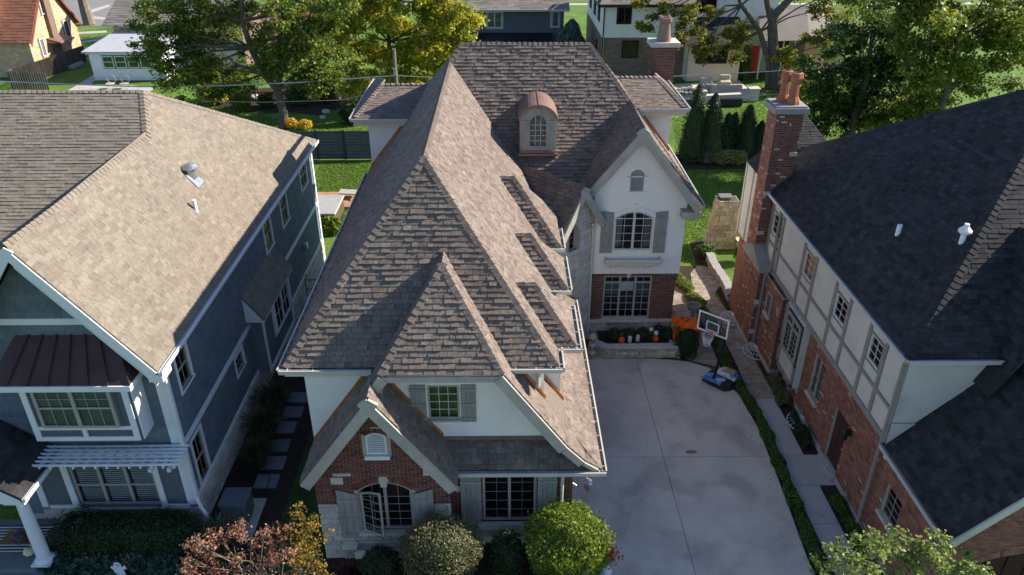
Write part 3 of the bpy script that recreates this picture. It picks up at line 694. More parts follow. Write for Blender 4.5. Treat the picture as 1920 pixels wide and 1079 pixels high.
# right wing and stair turret
rp([(4.9, 26.0, 9.05), (2.44, 26.0, 5.975), (2.44, 29.6, 5.975), (4.9, 29.6, 9.05)], above(fRear, fT))
rp([(4.9, 26.0, 9.05), (7.36, 26.0, 5.975), (7.36, 29.6, 5.975), (4.9, 29.6, 9.05)])
tf = TC + TN * 0.3; tb = TC - TN * 3.4
def tp(base, s, z): q = base + TU * s; return (q.x, q.y, z)
rp([tp(tf, 0, 7.07), tp(tf, -1.31, 5.315), tp(tb, -1.31, 5.315), tp(tb, 0, 7.07)], above(fMain, fRear, fD))
rp([tp(tf, 0, 7.07), tp(tf, 1.31, 5.315), tp(tb, 1.31, 5.315), tp(tb, 0, 7.07)], above(fRear, fWing))
# low hipped side wings at the back
rp([(-5.89, 29.4, 8.41), (-3.3, 29.4, 8.41), (-2.9, 32.2, 9.02), (-5.13, 32.2, 9.02)], lambda c: c.z > fW(c.x, c.y) - 0.05)
rp([(-5.89, 29.4, 8.41), (-5.13, 32.2, 9.02), (-5.13, 33.2, 9.02), (-5.89, 36.0, 8.41)])
rp([(4.6, 30.0, 8.6), (7.28, 30.0, 8.6), (6.6, 32.8, 9.15), (4.4, 32.8, 9.15)], lambda c: c.z > 6.1 + SL * (7.3 - c.x) - 0.05)
rp([(7.28, 30.0, 8.6), (7.28, 36, 8.6), (6.6, 33.6, 9.15), (6.6, 32.8, 9.15)], None, False)
class _Hold:
    def __init__(s): s.it = []
    def add(s, *a): s.it.append(a)
hold = _Hold()
for pts, keep, sh in planes: shingle_plane(hold, U, pts, keep=keep, shingles=sh, thick=0.036 if plane_axes(pts)[3].y < -.3 else .02, wmin=.14, wmax=.29)
R1 = U.build('roof', 'roof_main', H1)
P1 = Pieces('shingle', 'roof_main', R1)
for a in hold.it: P1.add(*a)
P1.finish()
PC = Pieces('ridge_cap', 'roof_main', R1)
dW = V((-1, 0, -SL)); dE = V((1, 0, -SL)); dF = V((0, -1, -SL)); dB = V((0, 1, -SL))
def hipdirs(line, d1, d2):
    l = V(line).normalized(); return (d1 - l * d1.dot(l)), (d2 - l * d2.dot(l))
def cap(a, b, d1, d2, **k):
    x, y = hipdirs(V(b) - V(a), d1, d2); caps(PC, a, b, x, y, **k)
cap((-5.5, 15.73, 6.13), (-2.095, 19.135, 10.394), dW, dF); cap((1.31, 15.73, 6.13), (-2.095, 19.135, 10.394), dF, dE)
cap((-2.095, 19.135, 10.394), (-2.095, 30.406, 10.394), dW, dE); cap((-2.095, 30.406, 10.394), (-1.65, 30.85, 10.95), dW, dF)
cap((-1.65, 30.85, 10.95), (3.42, 30.85, 10.95), dF, dB, lift=0.035); cap((7.27, 27.0, 6.13), (3.42, 30.85, 10.95), dF, dE)
for y0, h in DORM:
    zt = 6.1 + SL * h
    cap((1.83, y0 + 0.02, 6.12), (1.85 - h, y0 + h, zt), dF, dE); cap((1.85 - h, y0 + h, zt), (1.32 - h, y0 + h, zt), dF, dB)
gL = V((-1, 0, -FGS)); gR = V((1, 0, -FGS)); gJ = V((0, -1, -1.125))
cap((-3.05, 15.07, 6.34), (-1.55, 16.9, FGR), gL, gJ); cap((-0.05, 15.07, 6.34), (-1.55, 16.9, FGR), gJ, gR); cap((-1.55, 16.9, FGR), (-1.55, 17.5, FGR), gL, gR)
cap((-3.25, 14.5, 6.071), (-3.25, 15.1, 6.071), gL, gR)
cap((4.9, 26.0, 9.05), (4.9, 29.3, 9.05), dW, dE)
cap(tp(tf, 0, 7.07), tp(tb, 0, 7.07), -TU - V((0, 0, 1.34)), TU - V((0, 0, 1.34)))
cap((-5.87, 29.42, 8.42), (-5.13, 32.2, 9.02), V((-1, 0, -.8)), V((0, -1, -.22))); cap((-5.13, 32.2, 9.02), (-3.0, 32.2, 9.02), V((0, -1, -.22)), V((0, 1, -.22)), lift=0.05)
cap((7.26, 30.02, 8.62), (6.6, 32.8, 9.15), V((0, -1, -.2)), V((1, 0, -.8))); cap((4.6, 32.8, 9.15), (6.6, 32.8, 9.15), V((0, -1, -.2)), V((0, 1, -.2)), lift=0.05)
PC.finish()
# ---- gutters and fascias
up = V((0, 0, 1)); X_, Y_ = V((1, 0, 0)), V((0, 1, 0))
for a, b, o in [((-5.6, 15.66, 6.1), (-3.32, 15.66, 6.1), -Y_), ((-5.53, 15.6, 6.1), (-5.53, 29.5, 6.1), -X_), ((0.1, 15.66, 6.1), (1.42, 15.66, 6.1), -Y_),
                ((1.36, 15.6, 6.1), (1.36, 16.56, 6.1), X_), ((1.36, 16.56, 6.1), (1.97, 16.56, 6.1), -Y_), ((1.87, 16.5, 6.1), (1.87, 18.7, 6.1), X_),
                ((1.36, 19.64, 6.1), (1.97, 19.64, 6.1), -Y_), ((1.87, 19.6, 6.1), (1.87, 21.8, 6.1), X_), ((1.36, 22.46, 6.1), (1.97, 22.46, 6.1), -Y_), ((1.87, 22.4, 6.1), (1.87, 24.0, 6.1), X_),
                ((2.5, 14.98, z3), (2.5, 23.9, z3), X_), ((-1.42, 15.02, 3.3), (2.6, 15.02, 3.3), -Y_),
                ((-5.98, 29.36, 8.4), (-3.75, 29.36, 8.4), -Y_), ((-5.92, 29.3, 8.4), (-5.92, 35.8, 8.4), -X_), ((5.4, 29.96, 8.6), (7.38, 29.96, 8.6), -Y_), ((7.32, 29.9, 8.6), (7.32, 36, 8.6), X_),
                ((7.36, 26.2, 5.97), (7.36, 34.7, 5.97), X_)]:
    gutter(H1, a, b, o)
# ---- soffit and fascia boards along the eaves
def fascia(a, b, hv=(0, 0, -0.2), wv=(0, 0.03, 0), name='fascia_board', m='trim_cream'):
    mb = MB(); mb.beam(a, b, wv, hv); mb.build(name, m, H1)
fascia((-5.5, 15.675, 6.06), (-3.3, 15.675, 6.06)); fascia((-5.9, 29.375, 8.36), (-3.75, 29.375, 8.36), (0, 0, -.26)); fascia((5.35, 29.975, 8.56), (7.28, 29.975, 8.56), (0, 0, -.26))
for x0, x1, y0, y1, z in [(-5.5, -3.3, 15.7, 16.1, 5.92), (-5.5, -5.1, 15.7, 30, 5.92), (0.1, 1.34, 15.7, 16.1, 5.95), (1.0, 1.85, 16.6, 18.7, 5.95), (1.0, 1.85, 19.68, 21.8, 5.95), (1.0, 1.85, 22.5, 24.2, 5.95), (-5.85, -3.5, 29.4, 29.85, 8.15), (5.2, 7.25, 30.0, 30.45, 8.35), (1.78, 2.48, 15.4, 23.9, 3.2), (-1.4, 2.48, 15.07, 15.42, 3.2)]:
    mb = MB(); mb.bx(x0, x1, y0, y1, z - 0.02, z + 0.02); mb.build('soffit', 'trim_cream', H1)
# rake boards (grey weathered)
_rk = 0
def rake(a, b, depth, w=0.24, th=0.09, m='wood_grey', drop=0.03):
    a, b = V(a), V(b); d = (b - a).normalized(); out = V(depth); n = out.cross(d)
    if n.z > 0: n = -n
    global _rk; _rk += 1; off = out * (0.02 - 0.006 * (_rk % 2))
    mb = MB(); mb.beam(a + n * drop - off, b + n * drop - off, out * th, n * w); return mb.build('rake_board', m, H1)
fy = V((0, -1, 0))
rake((-3.25, 14.5, 6.07), (-5.19, 14.5, 3.413), fy, 0.27); rake((-3.25, 14.5, 6.07), (-1.2, 14.5, 3.26), fy, 0.27)
rake((-0.03, 15.05, 6.318), (1.6, 15.05, z1), fy, 0.26); rake((1.6, 15.05, z1), (2.05, 15.05, z2), fy, 0.2); rake((2.05, 15.05, z2), (2.42, 15.05, z3 + .06), fy, 0.1)
rake((-3.07, 15.05, 6.318), (-3.42, 15.05, 5.84), fy, 0.26)
rake((-3.07, 15.05, 6.31), (-0.03, 15.05, 6.31), fy, 0.16, 0.05)
rake((4.9, 26.0, 9.05), (2.6, 26.0, 6.17), fy, 0.3); rake((4.9, 26.0, 9.05), (7.36, 26.0, 5.975), fy, 0.3)
mb = MB(); mb.bx(6.6, 7.3, 25.98, 26.38, 5.55, 5.82); mb.build('rake_return', 'wood_grey', H1)
mb = MB(); mb.bx(-3.3, -3.0, 15.06, 15.7, 5.62, 5.86); mb.build('corbel', 'wood_grey', H1)
for sg in (-1, 1): rake(tp(tf, 0, 7.07), tp(tf, 1.31 * sg, 5.315), TN, 0.26)
# slatted soffits under the big rakes
for a, b, c, d in [((-3.25, 14.5, 5.98), (-5.1, 14.5, 3.45), (-5.1, 14.9, 3.45), (-3.25, 14.9, 5.98)), ((-0.1, 15.05, 6.12), (1.6, 15.05, 3.86), (1.6, 15.7, 3.86), (-.1, 15.7, 6.12))]:
    mb = MB(); mb.poly([a, b, c, d]); mb.build('soffit', 'trim_cream', H1)
# ---- copper flashings
def flash(a, b, wv, hv):
    mb = MB(); mb.beam(a, b, wv, hv); mb.build('copper_flashing', 'copper_bright', H1)
flash((-5.12, 16.035, fl(-5.12, 0)), (-3.26, 16.035, fl(-3.26, 0)), (0, -0.03, 0), (0, 0, 0.13))
flash((-3.2, 15.685, 6.04), (-1.62, 15.685, 3.89), (0, -0.035, 0), (0, 0, 0.13))
flash((0.42, 16.035, fr(.42, 0) + .03), (1.06, 16.035, fr(1.06, 0) + .03), (0, -0.03, 0), (0, 0, 0.12)); flash((1.0, 17.0, fr(1.0, 0) + .03), (1.62, 17.0, fr(1.62, 0)), (0, -0.03, 0), (0, 0, 0.12))
mb = MB(); mb.beam((-1.62, 15.60, 3.84), (1.35, 15.60, 3.84), (0, 0.1, 0.05), (0, -.004, .015)); mb.build('copper_flashing', 'copper_aged', H1)
mb = MB(); mb.beam((1.2, 15.66, 4.1), (1.9, 15.1, 3.5), (0.1, 0, 0), (0, 0, 0.05)); mb.build('copper_flashing', 'copper_aged', H1)
flash((-5.42, 29.78, fW(-5.42, 0)), (-3.75, 29.78, fW(-3.75, 0)), (0, -0.03, 0), (0, 0, 0.14)); flash((6.85, 30.38, 6.1 + SL * .45), (5.3, 30.38, 6.1 + SL * 2.0), (0, -0.03, 0), (0, 0, 0.14))

# ---- walls
fA = Wall((0, 14.9, 0), X_, -Y_)          # brick gable
gab = [(-4.95, 2.3), (-1.45, 2.3), (-1.45, 3.35), (-3.25, 5.85), (-4.95, 3.5)]
wA = arch(-3.86, -2.46, 1.38, 2.78, 0.27)
vA = arch(-3.50, -2.98, 4.02, 4.60, 0.10)
wl = wall('gable_wall', H1, fA, [(-4.95, 0), (-1.45, 0), (-1.45, 3.35), (-3.25, 5.85), (-4.95, 3.5)], [wA], 'mortar')
PB = Pieces('brick', 'brick_dark', wl, 300)
ringo = arch(-3.98, -2.34, 1.2, 2.72, 0.47); vo = arch(-3.6, -2.88, 3.95, 4.62, 0.24)
bricks(PB, fA, gab, [ringo, vo, rect(-4.52, -4.2, 3.02, 3.24), rect(-4.44, -3.98, 3.3, 3.37), rect(-2.12, -1.92, 3.3, 3.5), rect(-1.9, -1.55, 3.28, 3.36)])
def soldier_arch(P, W, s0, s1, t1, rise, hgt, n, skip=None):
    o = arch(s0, s1, 0, t1, rise, n)[2:]; c = (s0 + s1) / 2; hw = (s1 - s0) / 2; R = (hw * hw + rise * rise) / (2 * rise); cy = t1 + rise - R
    for i in range(len(o) - 1):
        (xa, ya), (xb, yb) = o[i], o[i + 1]
        if skip and skip[0] < (xa + xb) / 2 < skip[1]: continue
        k = (R + hgt) / R; g = 0.08
        xa2, ya2 = xa + (xb - xa) * g, ya + (yb - ya) * g; xb2, yb2 = xb - (xb - xa) * g, yb - (yb - ya) * g
        q = [(xa2, ya2), (xb2, yb2), (c + (xb2 - c) * k, cy + (yb2 - cy) * k), (c + (xa2 - c) * k, cy + (ya2 - cy) * k)]
        pts = [W.p(*p, 0.014) for p in q] + [W.p(*p, 0) for p in q]
        P.add([pts[i] for i in (1, 0, 3, 2, 5, 4, 7, 6)], [(0, 1, 2, 3), (4, 5, 1, 0), (5, 6, 2, 1), (6, 7, 3, 2), (7, 4, 0, 3)], random.random())
soldier_arch(PB, fA, -3.88, -2.44, 2.78, 0.28, 0.19, 24, (-3.27, -3.05)); soldier_arch(PB, fA, -3.52, -2.96, 4.60, 0.11, 0.12, 9)
def lime(parent, W, s0, s1, t0, t1, d0=0.0, d1=0.03, m='limestone', taper=0.0, name='limestone_block'):
    mb = MB(); d1 += random.uniform(0, .006); mb.prism([W.p(s0 + taper, t0, d0), W.p(s1 - taper, t0, d0), W.p(s1, t1, d0), W.p(s0, t1, d0)], W.n * (d1 - d0), random.random()); return mb.build(name, m, parent, bevel=0.006)
for q in [(-4.52, -4.2, 3.02, 3.24), (-4.44, -3.98, 3.3, 3.37), (-2.12, -1.92, 3.3, 3.5), (-1.9, -1.55, 3.28, 3.36)]: lime(wl, fA, *q)
lime(wl, fA, -3.27, -3.05, 2.92, 3.28, 0, 0.05, taper=0.03, name='keystone')
louvre(H1, fA, -3.50, -2.98, 4.02, 4.60, 0.10, 'white_trim'); lime(wl, fA, -3.56, -2.92, 3.88, 4.0, 0, 0.09, 'white_soft', name='sill')
PS = Pieces('stone', 'limestone', wl, 300)
stones(PS, fA, [(-4.95, 0.05), (-1.45, 0.05), (-1.45, 2.29), (-2.45, 2.1), (-2.45, 1.25), (-3.9, 1.25), (-3.9, 2.1), (-4.4, 2.29), (-4.95, 2.29)], [], proud=0.03)
PS.finish()
window(H1, fA, -3.86, -2.46, 1.38, 2.78, 0.27, sash=2, cols=2, rows=5, fm='wood_grey', mm='wood_grey', mw=.009, d=-0.06, fw=0.06, sill=(0.1, 0.16, 0.14, 'limestone'))
# the left casement stands ajar
mb = MB()
ang = math.radians(24); cu = V((math.cos(ang), -math.sin(ang), 0)); Wc = Wall((-3.78, 14.86, 0), cu, V((-math.sin(ang), -math.cos(ang), 0)))
oc = [(0, 1.42), (0.62, 1.42), (0.62, 2.96), (0.3, 2.9), (0, 2.76)]
ringmb(mb, Wc, oc, inset(oc, 0.05), 0, 0.035); sash = mb.build('open_casement', 'wood_grey', H1)
mb = MB(); mb.poly([Wc.p(a, t, 0.015) for a, t in inset(oc, 0.05)]); mb.build('pane', 'pane_glass', sash)
mb = MB()
for r in range(1, 5): mb.box(Wc.p(0.31, 1.42 + r * 0.29, 0.02), (0.54, 0.012, 0.01), Wc.u, Wc.n)
mb.box(Wc.p(0.31, 2.15, 0.02), (0.01, 0.014, 1.45), Wc.u, Wc.n); mb.build('muntin_grid', 'wood_grey', sash)
shutter(H1, fA, -4.42, -3.9, 1.12, 2.86, 2.68, 0.04); shutter(H1, fA, -2.42, -1.9, 1.12, 2.68, 2.86, 0.04)
mb = MB()
for d0, d1, t0, t1, s0, s1 in [(0.04, 0.42, 0.72, 0.76, -4.05, -2.25), (0.38, 0.42, 0.72, 1.0, -4.05, -2.25), (0.04, 0.08, 0.72, 1.0, -4.05, -2.25), (0.04, 0.42, 0.72, 1.0, -4.05, -4.0), (0.04, 0.42, 0.72, 1.0, -2.3, -2.25)]:
    mb.box(fA.p((s0 + s1) / 2, (t0 + t1) / 2, (d0 + d1) / 2), (s1 - s0, d1 - d0, t1 - t0), X_, -Y_)
mb.build('window_box', 'trim_cream', H1)
for sx in (-4.95, -1.45):
    mb = MB(); mb.poly([(sx, 14.9, 0), (sx, 16.1, 0), (sx, 16.1, 3.4), (sx, 14.9, 3.4)]); mb.build('side_wall', 'brick_dark', H1)
fB = Wall((0, 15.4, 0), X_, -Y_)          # brick wall with wide window under the pent roof
wB = rect(-0.62, 0.82, 1.12, 2.86)
wlB = wall('window_wall', H1, fB, rect(-1.5, 1.8, 0, 3.3), [wB], 'mortar')
PB2 = Pieces('brick', 'brick_dark', wlB, 300); bricks(PB2, fB, rect(-1.5, 1.8, 0.9, 3.0), [rect(-0.62, 0.82, 0.9, 3.1), rect(-1.36, -1.08, 2.25, 2.46)])
for i in range(16):
    x = -0.6 + i * 0.09; pts = [fB.p(x + .005, 2.88, 0.012), fB.p(x + .08, 2.88, 0.012), fB.p(x + .08, 3.08, 0.012), fB.p(x + .005, 3.08, 0.012)] + [fB.p(x + .005, 2.88), fB.p(x + .08, 2.88), fB.p(x + .08, 3.08), fB.p(x + .005, 3.08)]
    PB2.add(pts, [(0, 1, 2, 3), (4, 5, 1, 0), (5, 6, 2, 1), (6, 7, 3, 2), (7, 4, 0, 3)], random.random())
PB2.finish(); PB.finish()
lime(wlB, fB, -1.36, -1.08, 2.25, 2.46); lime(wlB, fB, 0.03, 0.19, 2.84, 3.1, 0, 0.04, taper=0.02, name='keystone')
PSB = Pieces('stone', 'limestone', wlB, 300); stones(PSB, fB, rect(-1.5, 1.8, 0.05, 0.88), [], proud=0.025); PSB.finish()
window(H1, fB, -0.62, 0.82, 1.12, 2.86, 0, sash=2, cols=2, rows=5, fm='wood_grey', mm='shutter_grey', mw=.008, d=-0.08, fw=0.06, room='room_dark', sill=(0.2, 0.14, 0.3, 'limestone'))
shutter(H1, fB, -1.22, -0.66, 0.95, 2.84, 2.84, 0.03, boards=4); shutter(H1, fB, 0.86, 1.38, 0.95, 2.84, 2.84, 0.03, boards=4)
downspout(H1, [fB.p(1.52, 3.2, 0.2), fB.p(1.52, 3.0, 0.05), fB.p(1.52, 0.2, 0.05)], 'trim_cream', 0.05)
mb = MB(); mb.poly([(1.8, 15.4, 0), (1.8, 25.2, 0), (1.8, 25.2, 3.3), (1.8, 15.4, 3.3)]); mb.build('side_wall', 'brick_dark', H1)
fC = Wall((0, 15.7, 0), X_, -Y_)          # clipped gable, stucco
hC = rect(-1.98, -1.17, 4.47, 5.55)
wall('gable_wall', H1, fC, [(-3.3, 3.3), (1.9, 3.3), (1.9, 3.62), (-0.0, 6.2), (-3.1, 6.2), (-3.3, 6.0)], [hC], 'stucco')
window(H1, fC, -1.98, -1.17, 4.47, 5.55, 0, sash=1, cols=3, rows=4, fm='wood_grey', mm='white_soft', d=-0.03, room='room_green', depth=0.1, sill=(0.06, 0.05, 0.1, 'wood_grey'))
shutter(H1, fC, -2.42, -2.02, 4.40, 5.57, 5.57, 0.01); shutter(H1, fC, -1.13, -0.75, 4.40, 5.57, 5.57, 0.01)
lime(H1, fC, -2.2, -0.95, 4.26, 4.39, 0, 0.03, 'stucco', name='sill_band')
fD_ = Wall((0, 16.05, 0), X_, -Y_)
wall('upper_wall', H1, fD_, [(-5.14, 3.0), (-3.2, 3.0), (-3.2, 6.1), (-5.14, 6.1)], [], 'stucco'); wall('upper_wall', H1, fD_, [(0.1, 3.5), (1.0, 3.5), (1.0, 6.0), (0.1, 6.0)], [], 'stucco')
for y0, h in DORM: wall('dormer_wall', H1, Wall((0, y0 + 0.42, 0), X_, -Y_), [(0.6, 3.5), (1.5, 3.5), (1.5, 6.0), (0.6, 6.0)], [], 'stucco')
mb = MB()
for x, y0, y1, za, zb in [(-5.14, 16.05, 34.4, 0, 6), (-5.4, 29.8, 34.4, 5.5, 8.3), (6.85, 26.4, 34.4, 3.05, 6.0), (6.8, 30.4, 34.4, 5.5, 8.5), (1.5, 17, 24, 3.4, 6.0)]:
    mb.poly([(x, y0, za), (x, y1, za), (x, y1, zb), (x, y0, zb)])
mb.poly([(-5.4, 34.4, 0), (6.85, 34.4, 0), (6.85, 34.4, 6.2), (-5.4, 34.4, 6.2)])
mb.build('outer_wall', 'stucco', H1)
mb = MB(); mb.poly([(6.74, 26.4, 0), (6.74, 34.4, 0), (6.74, 34.4, 3.05), (6.74, 26.4, 3.05)]); mb.build('side_wall', 'brick_dark', H1)
wall('wing_wall', H1, Wall((0, 29.8, 0), X_, -Y_), [(-5.4, 5.8), (-3.4, 7.5), (-3.4, 8.35), (-5.4, 8.35)], [], 'stucco')
wall('wing_wall', H1, Wall((0, 30.4, 0), X_, -Y_), [(6.8, 6.2), (6.8, 8.5), (5.2, 8.5), (5.2, 7.9)], [], 'stucco')
downspout(H1, [(-3.95, 29.5, 8.3), (-3.95, 29.72, 8.12), (-3.95, 29.72, 7.95)]); downspout(H1, [(5.55, 30.05, 8.5), (5.55, 30.3, 8.3), (5.55, 30.3, 8.0)])
downspout(H1, [(0.85, 15.7, 5.98), (0.85, 15.95, 5.85), (0.85, 15.95, 5.3)], 'gutter_white', 0.06)
# ---- wing
fG = Wall((0, 26.4, 0), X_, -Y_)
w2 = arch(4.17, 5.66, 4.06, 5.42, 0.28)
stw = wall('wing_wall', H1, fG, [(3.36, 3.05), (6.85, 3.05), (6.85, 6.5), (4.9, 8.95), (3.36, 7.0)], [w2], 'stucco', 0.1)
window(H1, fG, 4.17, 5.66, 4.06, 5.42, 0.28, sash=2, cols=2, rows=4, fm='trim_cream', mm='white_soft', d=-0.05, fw=0.07)
shutter(H1, fG, 3.66, 4.13, 3.98, 5.72, 5.66, 0.02); shutter(H1, fG, 5.70, 6.16, 3.98, 5.66, 5.72, 0.02)
mb = MB(); oo = arch(3.96, 5.87, 5.42, 5.44, 0.44, 12); ii = arch(4.1, 5.73, 5.40, 5.43, 0.30, 12); ringmb(mb, fG, oo, ii, 0, 0.03); mb.build('arch_moulding', 'stucco', stw)
lime(stw, fG, 4.83, 5.01, 5.68, 6.0, 0, 0.05, 'stucco', 0.02, 'keystone')
mb = MB(); mb.box(fG.p(4.93, 3.62, 0.17), (2.15, 0.34, 0.05), X_, -Y_); mb.box(fG.p(4.93, 3.55, 0.14), (2.05, 0.28, 0.09), X_, -Y_); mb.box(fG.p(4.93, 3.73, 0.31), (2.1, 0.03, 0.16), X_, -Y_)
for sx in (3.88, 5.98): mb.box(fG.p(sx, 3.73, 0.17), (0.03, 0.3, 0.16), X_, -Y_)
led = mb.build('window_ledge', 'trim_cream', H1, bevel=0.01)
for x in (4.2, 4.9, 5.55): mb = MB(); mb.prism([fG.p(x - .12, 3.5, 0), fG.p(x - .12, 3.5, 0.24), fG.p(x - .12, 3.42, 0.24), fG.p(x - .12, 3.3, 0)], X_ * 0.22); mb.build('corbel', 'trim_cream', led)
louvre(H1, fG, 4.65, 5.13, 6.52, 7.18, 0.16, 'shutter_grey', frame='shutter_grey')
mb = MB(); oo = arch(4.5, 5.28, 7.1, 7.2, 0.3); ii = arch(4.6, 5.18, 7.05, 7.16, 0.2); ringmb(mb, fG, oo, ii, 0, 0.025); mb.build('arch_moulding', 'stucco', stw)
lime(stw, fG, 4.55, 5.23, 6.44, 6.5, 0, 0.04, 'stucco', name='sill_band')
w3 = rect(3.92, 5.82, 1.0, 2.92)
fG2 = Wall((0, 26.46, 0), X_, -Y_)
wl2 = wall('brick_wall', H1, fG2, rect(3.36, 6.74, 0, 3.05), [w3], 'mortar', 0.1)
PB3 = Pieces('brick', 'brick_dark', wl2, 300); bricks(PB3, fG2, rect(3.36, 6.74, 0.95, 3.04), [rect(3.92, 5.82, 0.9, 3.1)])
for i in range(25):
    x = 3.93 + i * 0.0755; q = [(x, 2.925), (x + .065, 2.925), (x + .065, 3.035), (x, 3.035)]; PB3.add([fG2.p(*p, 0.012) for p in q] + [fG2.p(*p, 0) for p in q], [(0, 1, 2, 3), (4, 5, 1, 0), (5, 6, 2, 1), (7, 4, 0, 3)], random.random())
PB3.finish()
window(H1, fG2, 3.92, 5.82, 1.0, 2.92, 0, sash=3, cols=2, rows=5, transom=2.62, fm='frame_taupe', mm='trim_cream', d=-0.05, fw=0.06, room='room_dark')
lime(wl2, fG2, 4.8, 4.97, 2.86, 3.06, 0, 0.05, taper=0.03, name='keystone')
lime(H1, fG2, 3.38, 6.8, 0.84, 0.96, 0.0, 0.12, name='sill_band')
PS2 = Pieces('stone', 'stone_wall', wl2, 300); stones(PS2, fG2, rect(3.4, 6.74, 0.3, 0.83), [], proud=0.03); PS2.finish()
# ---- stair turret set across the corner
fT_ = Wall((TC.x, TC.y, 0), TU, TN)
wt = arch(-0.42, 0.12, 4.42, 5.25, 0.27); dt = arch(-0.75, 0.15, 0.1, 2.1, 0.45)
tw = wall('turret_wall', H1, fT_, [(-1.1, 0), (1.03, 0), (1.03, 5.6), (0, 6.95), (-1.1, 5.5)], [wt, dt], 'stone_mortar', 0.25)
PT = Pieces('stone', 'limestone', tw, 300)
stones(PT, fT_, [(-1.1, 0.05), (1.03, 0.05), (1.03, 5.6), (0, 6.9), (-1.1, 5.5)], [arch(-0.55, 0.25, 4.42, 5.25, 0.40), arch(-0.9, 0.3, 0.0, 2.15, 0.55)], hs=(0.13, 0.18, 0.24), ws=(0.25, 0.65), proud=0.014, joint=0.01)
soldier_arch(PT, fT_, -0.42, 0.12, 5.25, 0.27, 0.13, 9); soldier_arch(PT, fT_, -0.75, 0.15, 2.1, 0.45, 0.15, 9); PT.finish()
window(H1, fT_, -0.42, 0.12, 4.42, 5.25, 0.27, sash=1, cols=2, rows=4, fm='frame_taupe', mm='frame_taupe', d=-0.18, room='room_dark', sill=(0.08, 0.05, 0.1, 'limestone'))
mb = MB(); mb.box(fT_.p(-.3, 1.3, -1.2), (1.2, 0.05, 2.7), TU, TN); mb.build('entry_door', 'wood_deck', H1)
mb = MB(); mb.poly([fT_.p(.15, 0, -.2), fT_.p(.15, 0, -1.2), fT_.p(.15, 2.6, -1.2), fT_.p(.15, 2.6, -.2)]); mb.build('entry_side', 'room_tan', H1)
downspout(H1, [(3.3, 25.95, 5.35), (3.37, 26.2, 5.2), (3.37, 26.28, 5.0), (3.37, 26.28, 0.1)], 'trim_cream', 0.05)
mb = MB(); mb.poly([(1.8, 24.7, 0), (1.95, 24.85, 0), (1.95, 24.85, 3.3), (1.8, 24.7, 3.3)]); mb.build('side_wall', 'stone_wall', H1)
# ---- arched copper dormer
fM = Wall((0, 27.8, 0), X_, -Y_)
od = arch(0.6, 1.97, 7.42, 8.82, 0.5, 12); wd_ = arch(0.93, 1.63, 7.72, 8.66, 0.33, 10)
dm = wall('arched_dormer', H1, fM, od, [wd_], 'wood_grey', 0.12)
window(H1, fM, 0.93, 1.63, 7.72, 8.66, 0.33, sash=1, cols=3, rows=5, fm='wood_grey', mm='white_soft', d=-0.06, fw=0.05, room='room_curtain', depth=0.25)
mb = MB()
for s0, s1 in ((0.68, 0.86), (1.71, 1.89)):
    mb.box(fM.p((s0 + s1) / 2, 8.1, 0.02), (s1 - s0, 0.04, 1.2), X_, -Y_)
    for k in range(3): mb.box(fM.p(s0 + .045 + k * .045, 8.1, 0.045), (0.02, 0.014, 1.1), X_, -Y_)
    mb.box(fM.p((s0 + s1) / 2, 8.73, 0.03), (s1 - s0 + .04, 0.06, 0.07), X_, -Y_)
mb.box(fM.p(1.285, 9.12, 0.03), (0.12, 0.05, 0.22), X_, -Y_); mb.build('pilaster', 'wood_grey', dm)
mb = MB(); mb.box(fM.p(1.285, 7.47, 0.05), (1.5, 0.12, 0.09), X_, -Y_); mb.box(fM.p(1.285, 7.58, 0.04), (1.36, 0.09, 0.07), X_, -Y_); mb.build('sill', 'copper_aged', dm)
mb = MB()
for x in (0.6, 1.97): mb.poly([(x, 27.8, 7.3), (x, 30.2, 7.3), (x, 30.2, 8.82), (x, 27.8, 8.82)])
mb.build('dormer_cheek', 'wood_grey', dm)
mb = MB(); ring = arch(0.54, 2.03, 8.0, 8.82, 0.55, 16)[2:]; vs = [(x, 27.62, z + 0.03) for x, z in ring] + [(x, 30.2, z + 0.03) for x, z in ring]; n = len(ring)
mb.add(vs, [(i, i + 1, n + i + 1, n + i) for i in range(n - 1)]); vs2 = [(x, 27.62, z + 0.03) for x, z in ring] + [(1.285 + (x - 1.285) * .93, 27.62, z - 0.05) for x, z in ring]
mb.add(vs2, [(i, n + i, n + i + 1, i + 1) for i in range(n - 1)]); co = mb.build('barrel_roof', 'copper_aged', dm, smooth=False)
mb = MB(); mb.beam((1.275, 27.62, 9.39), (1.275, 29.6, 9.39), (0.02, 0, 0), (0, 0, 0.035)); mb.build('standing_seam', 'copper_aged', co)
# ---- rear chimney on this house
ch = MB(); ch.bx(6.65, 7.65, 34.6, 35.5, 0, 10.05); chm = ch.build('chimney', 'mortar', H1)
fCh = Wall((0, 34.6, 0), X_, -Y_); PCh = Pieces('brick', 'brick_dark', chm, 300); bricks(PCh, fCh, rect(6.65, 7.65, 6.5, 10.05), []); PCh.finish()
PCs = Pieces('brick', 'brick_dark', chm, 60); bricks(PCs, Wall((6.65, 0, 0), Y_, -X_), rect(34.6, 35.5, 6.5, 10.05), []); PCs.finish()
mb = MB(); mb.bx(6.5, 7.8, 34.45, 35.65, 10.05, 10.25); mb.build('chimney_cap', 'limestone', chm, bevel=0.02)
for y in (34.85, 35.25): mb = MB(); mb.lathe((7.15, y, 10.25), [(0.3, 0), (0.28, 0.08), (0.22, 0.5), (0.2, 0.75), (0.27, 0.85), (0.27, 1.0), (0.2, 1.02), (0.16, 0.8)], 12); mb.build('chimney_pot', 'copper_aged', chm)
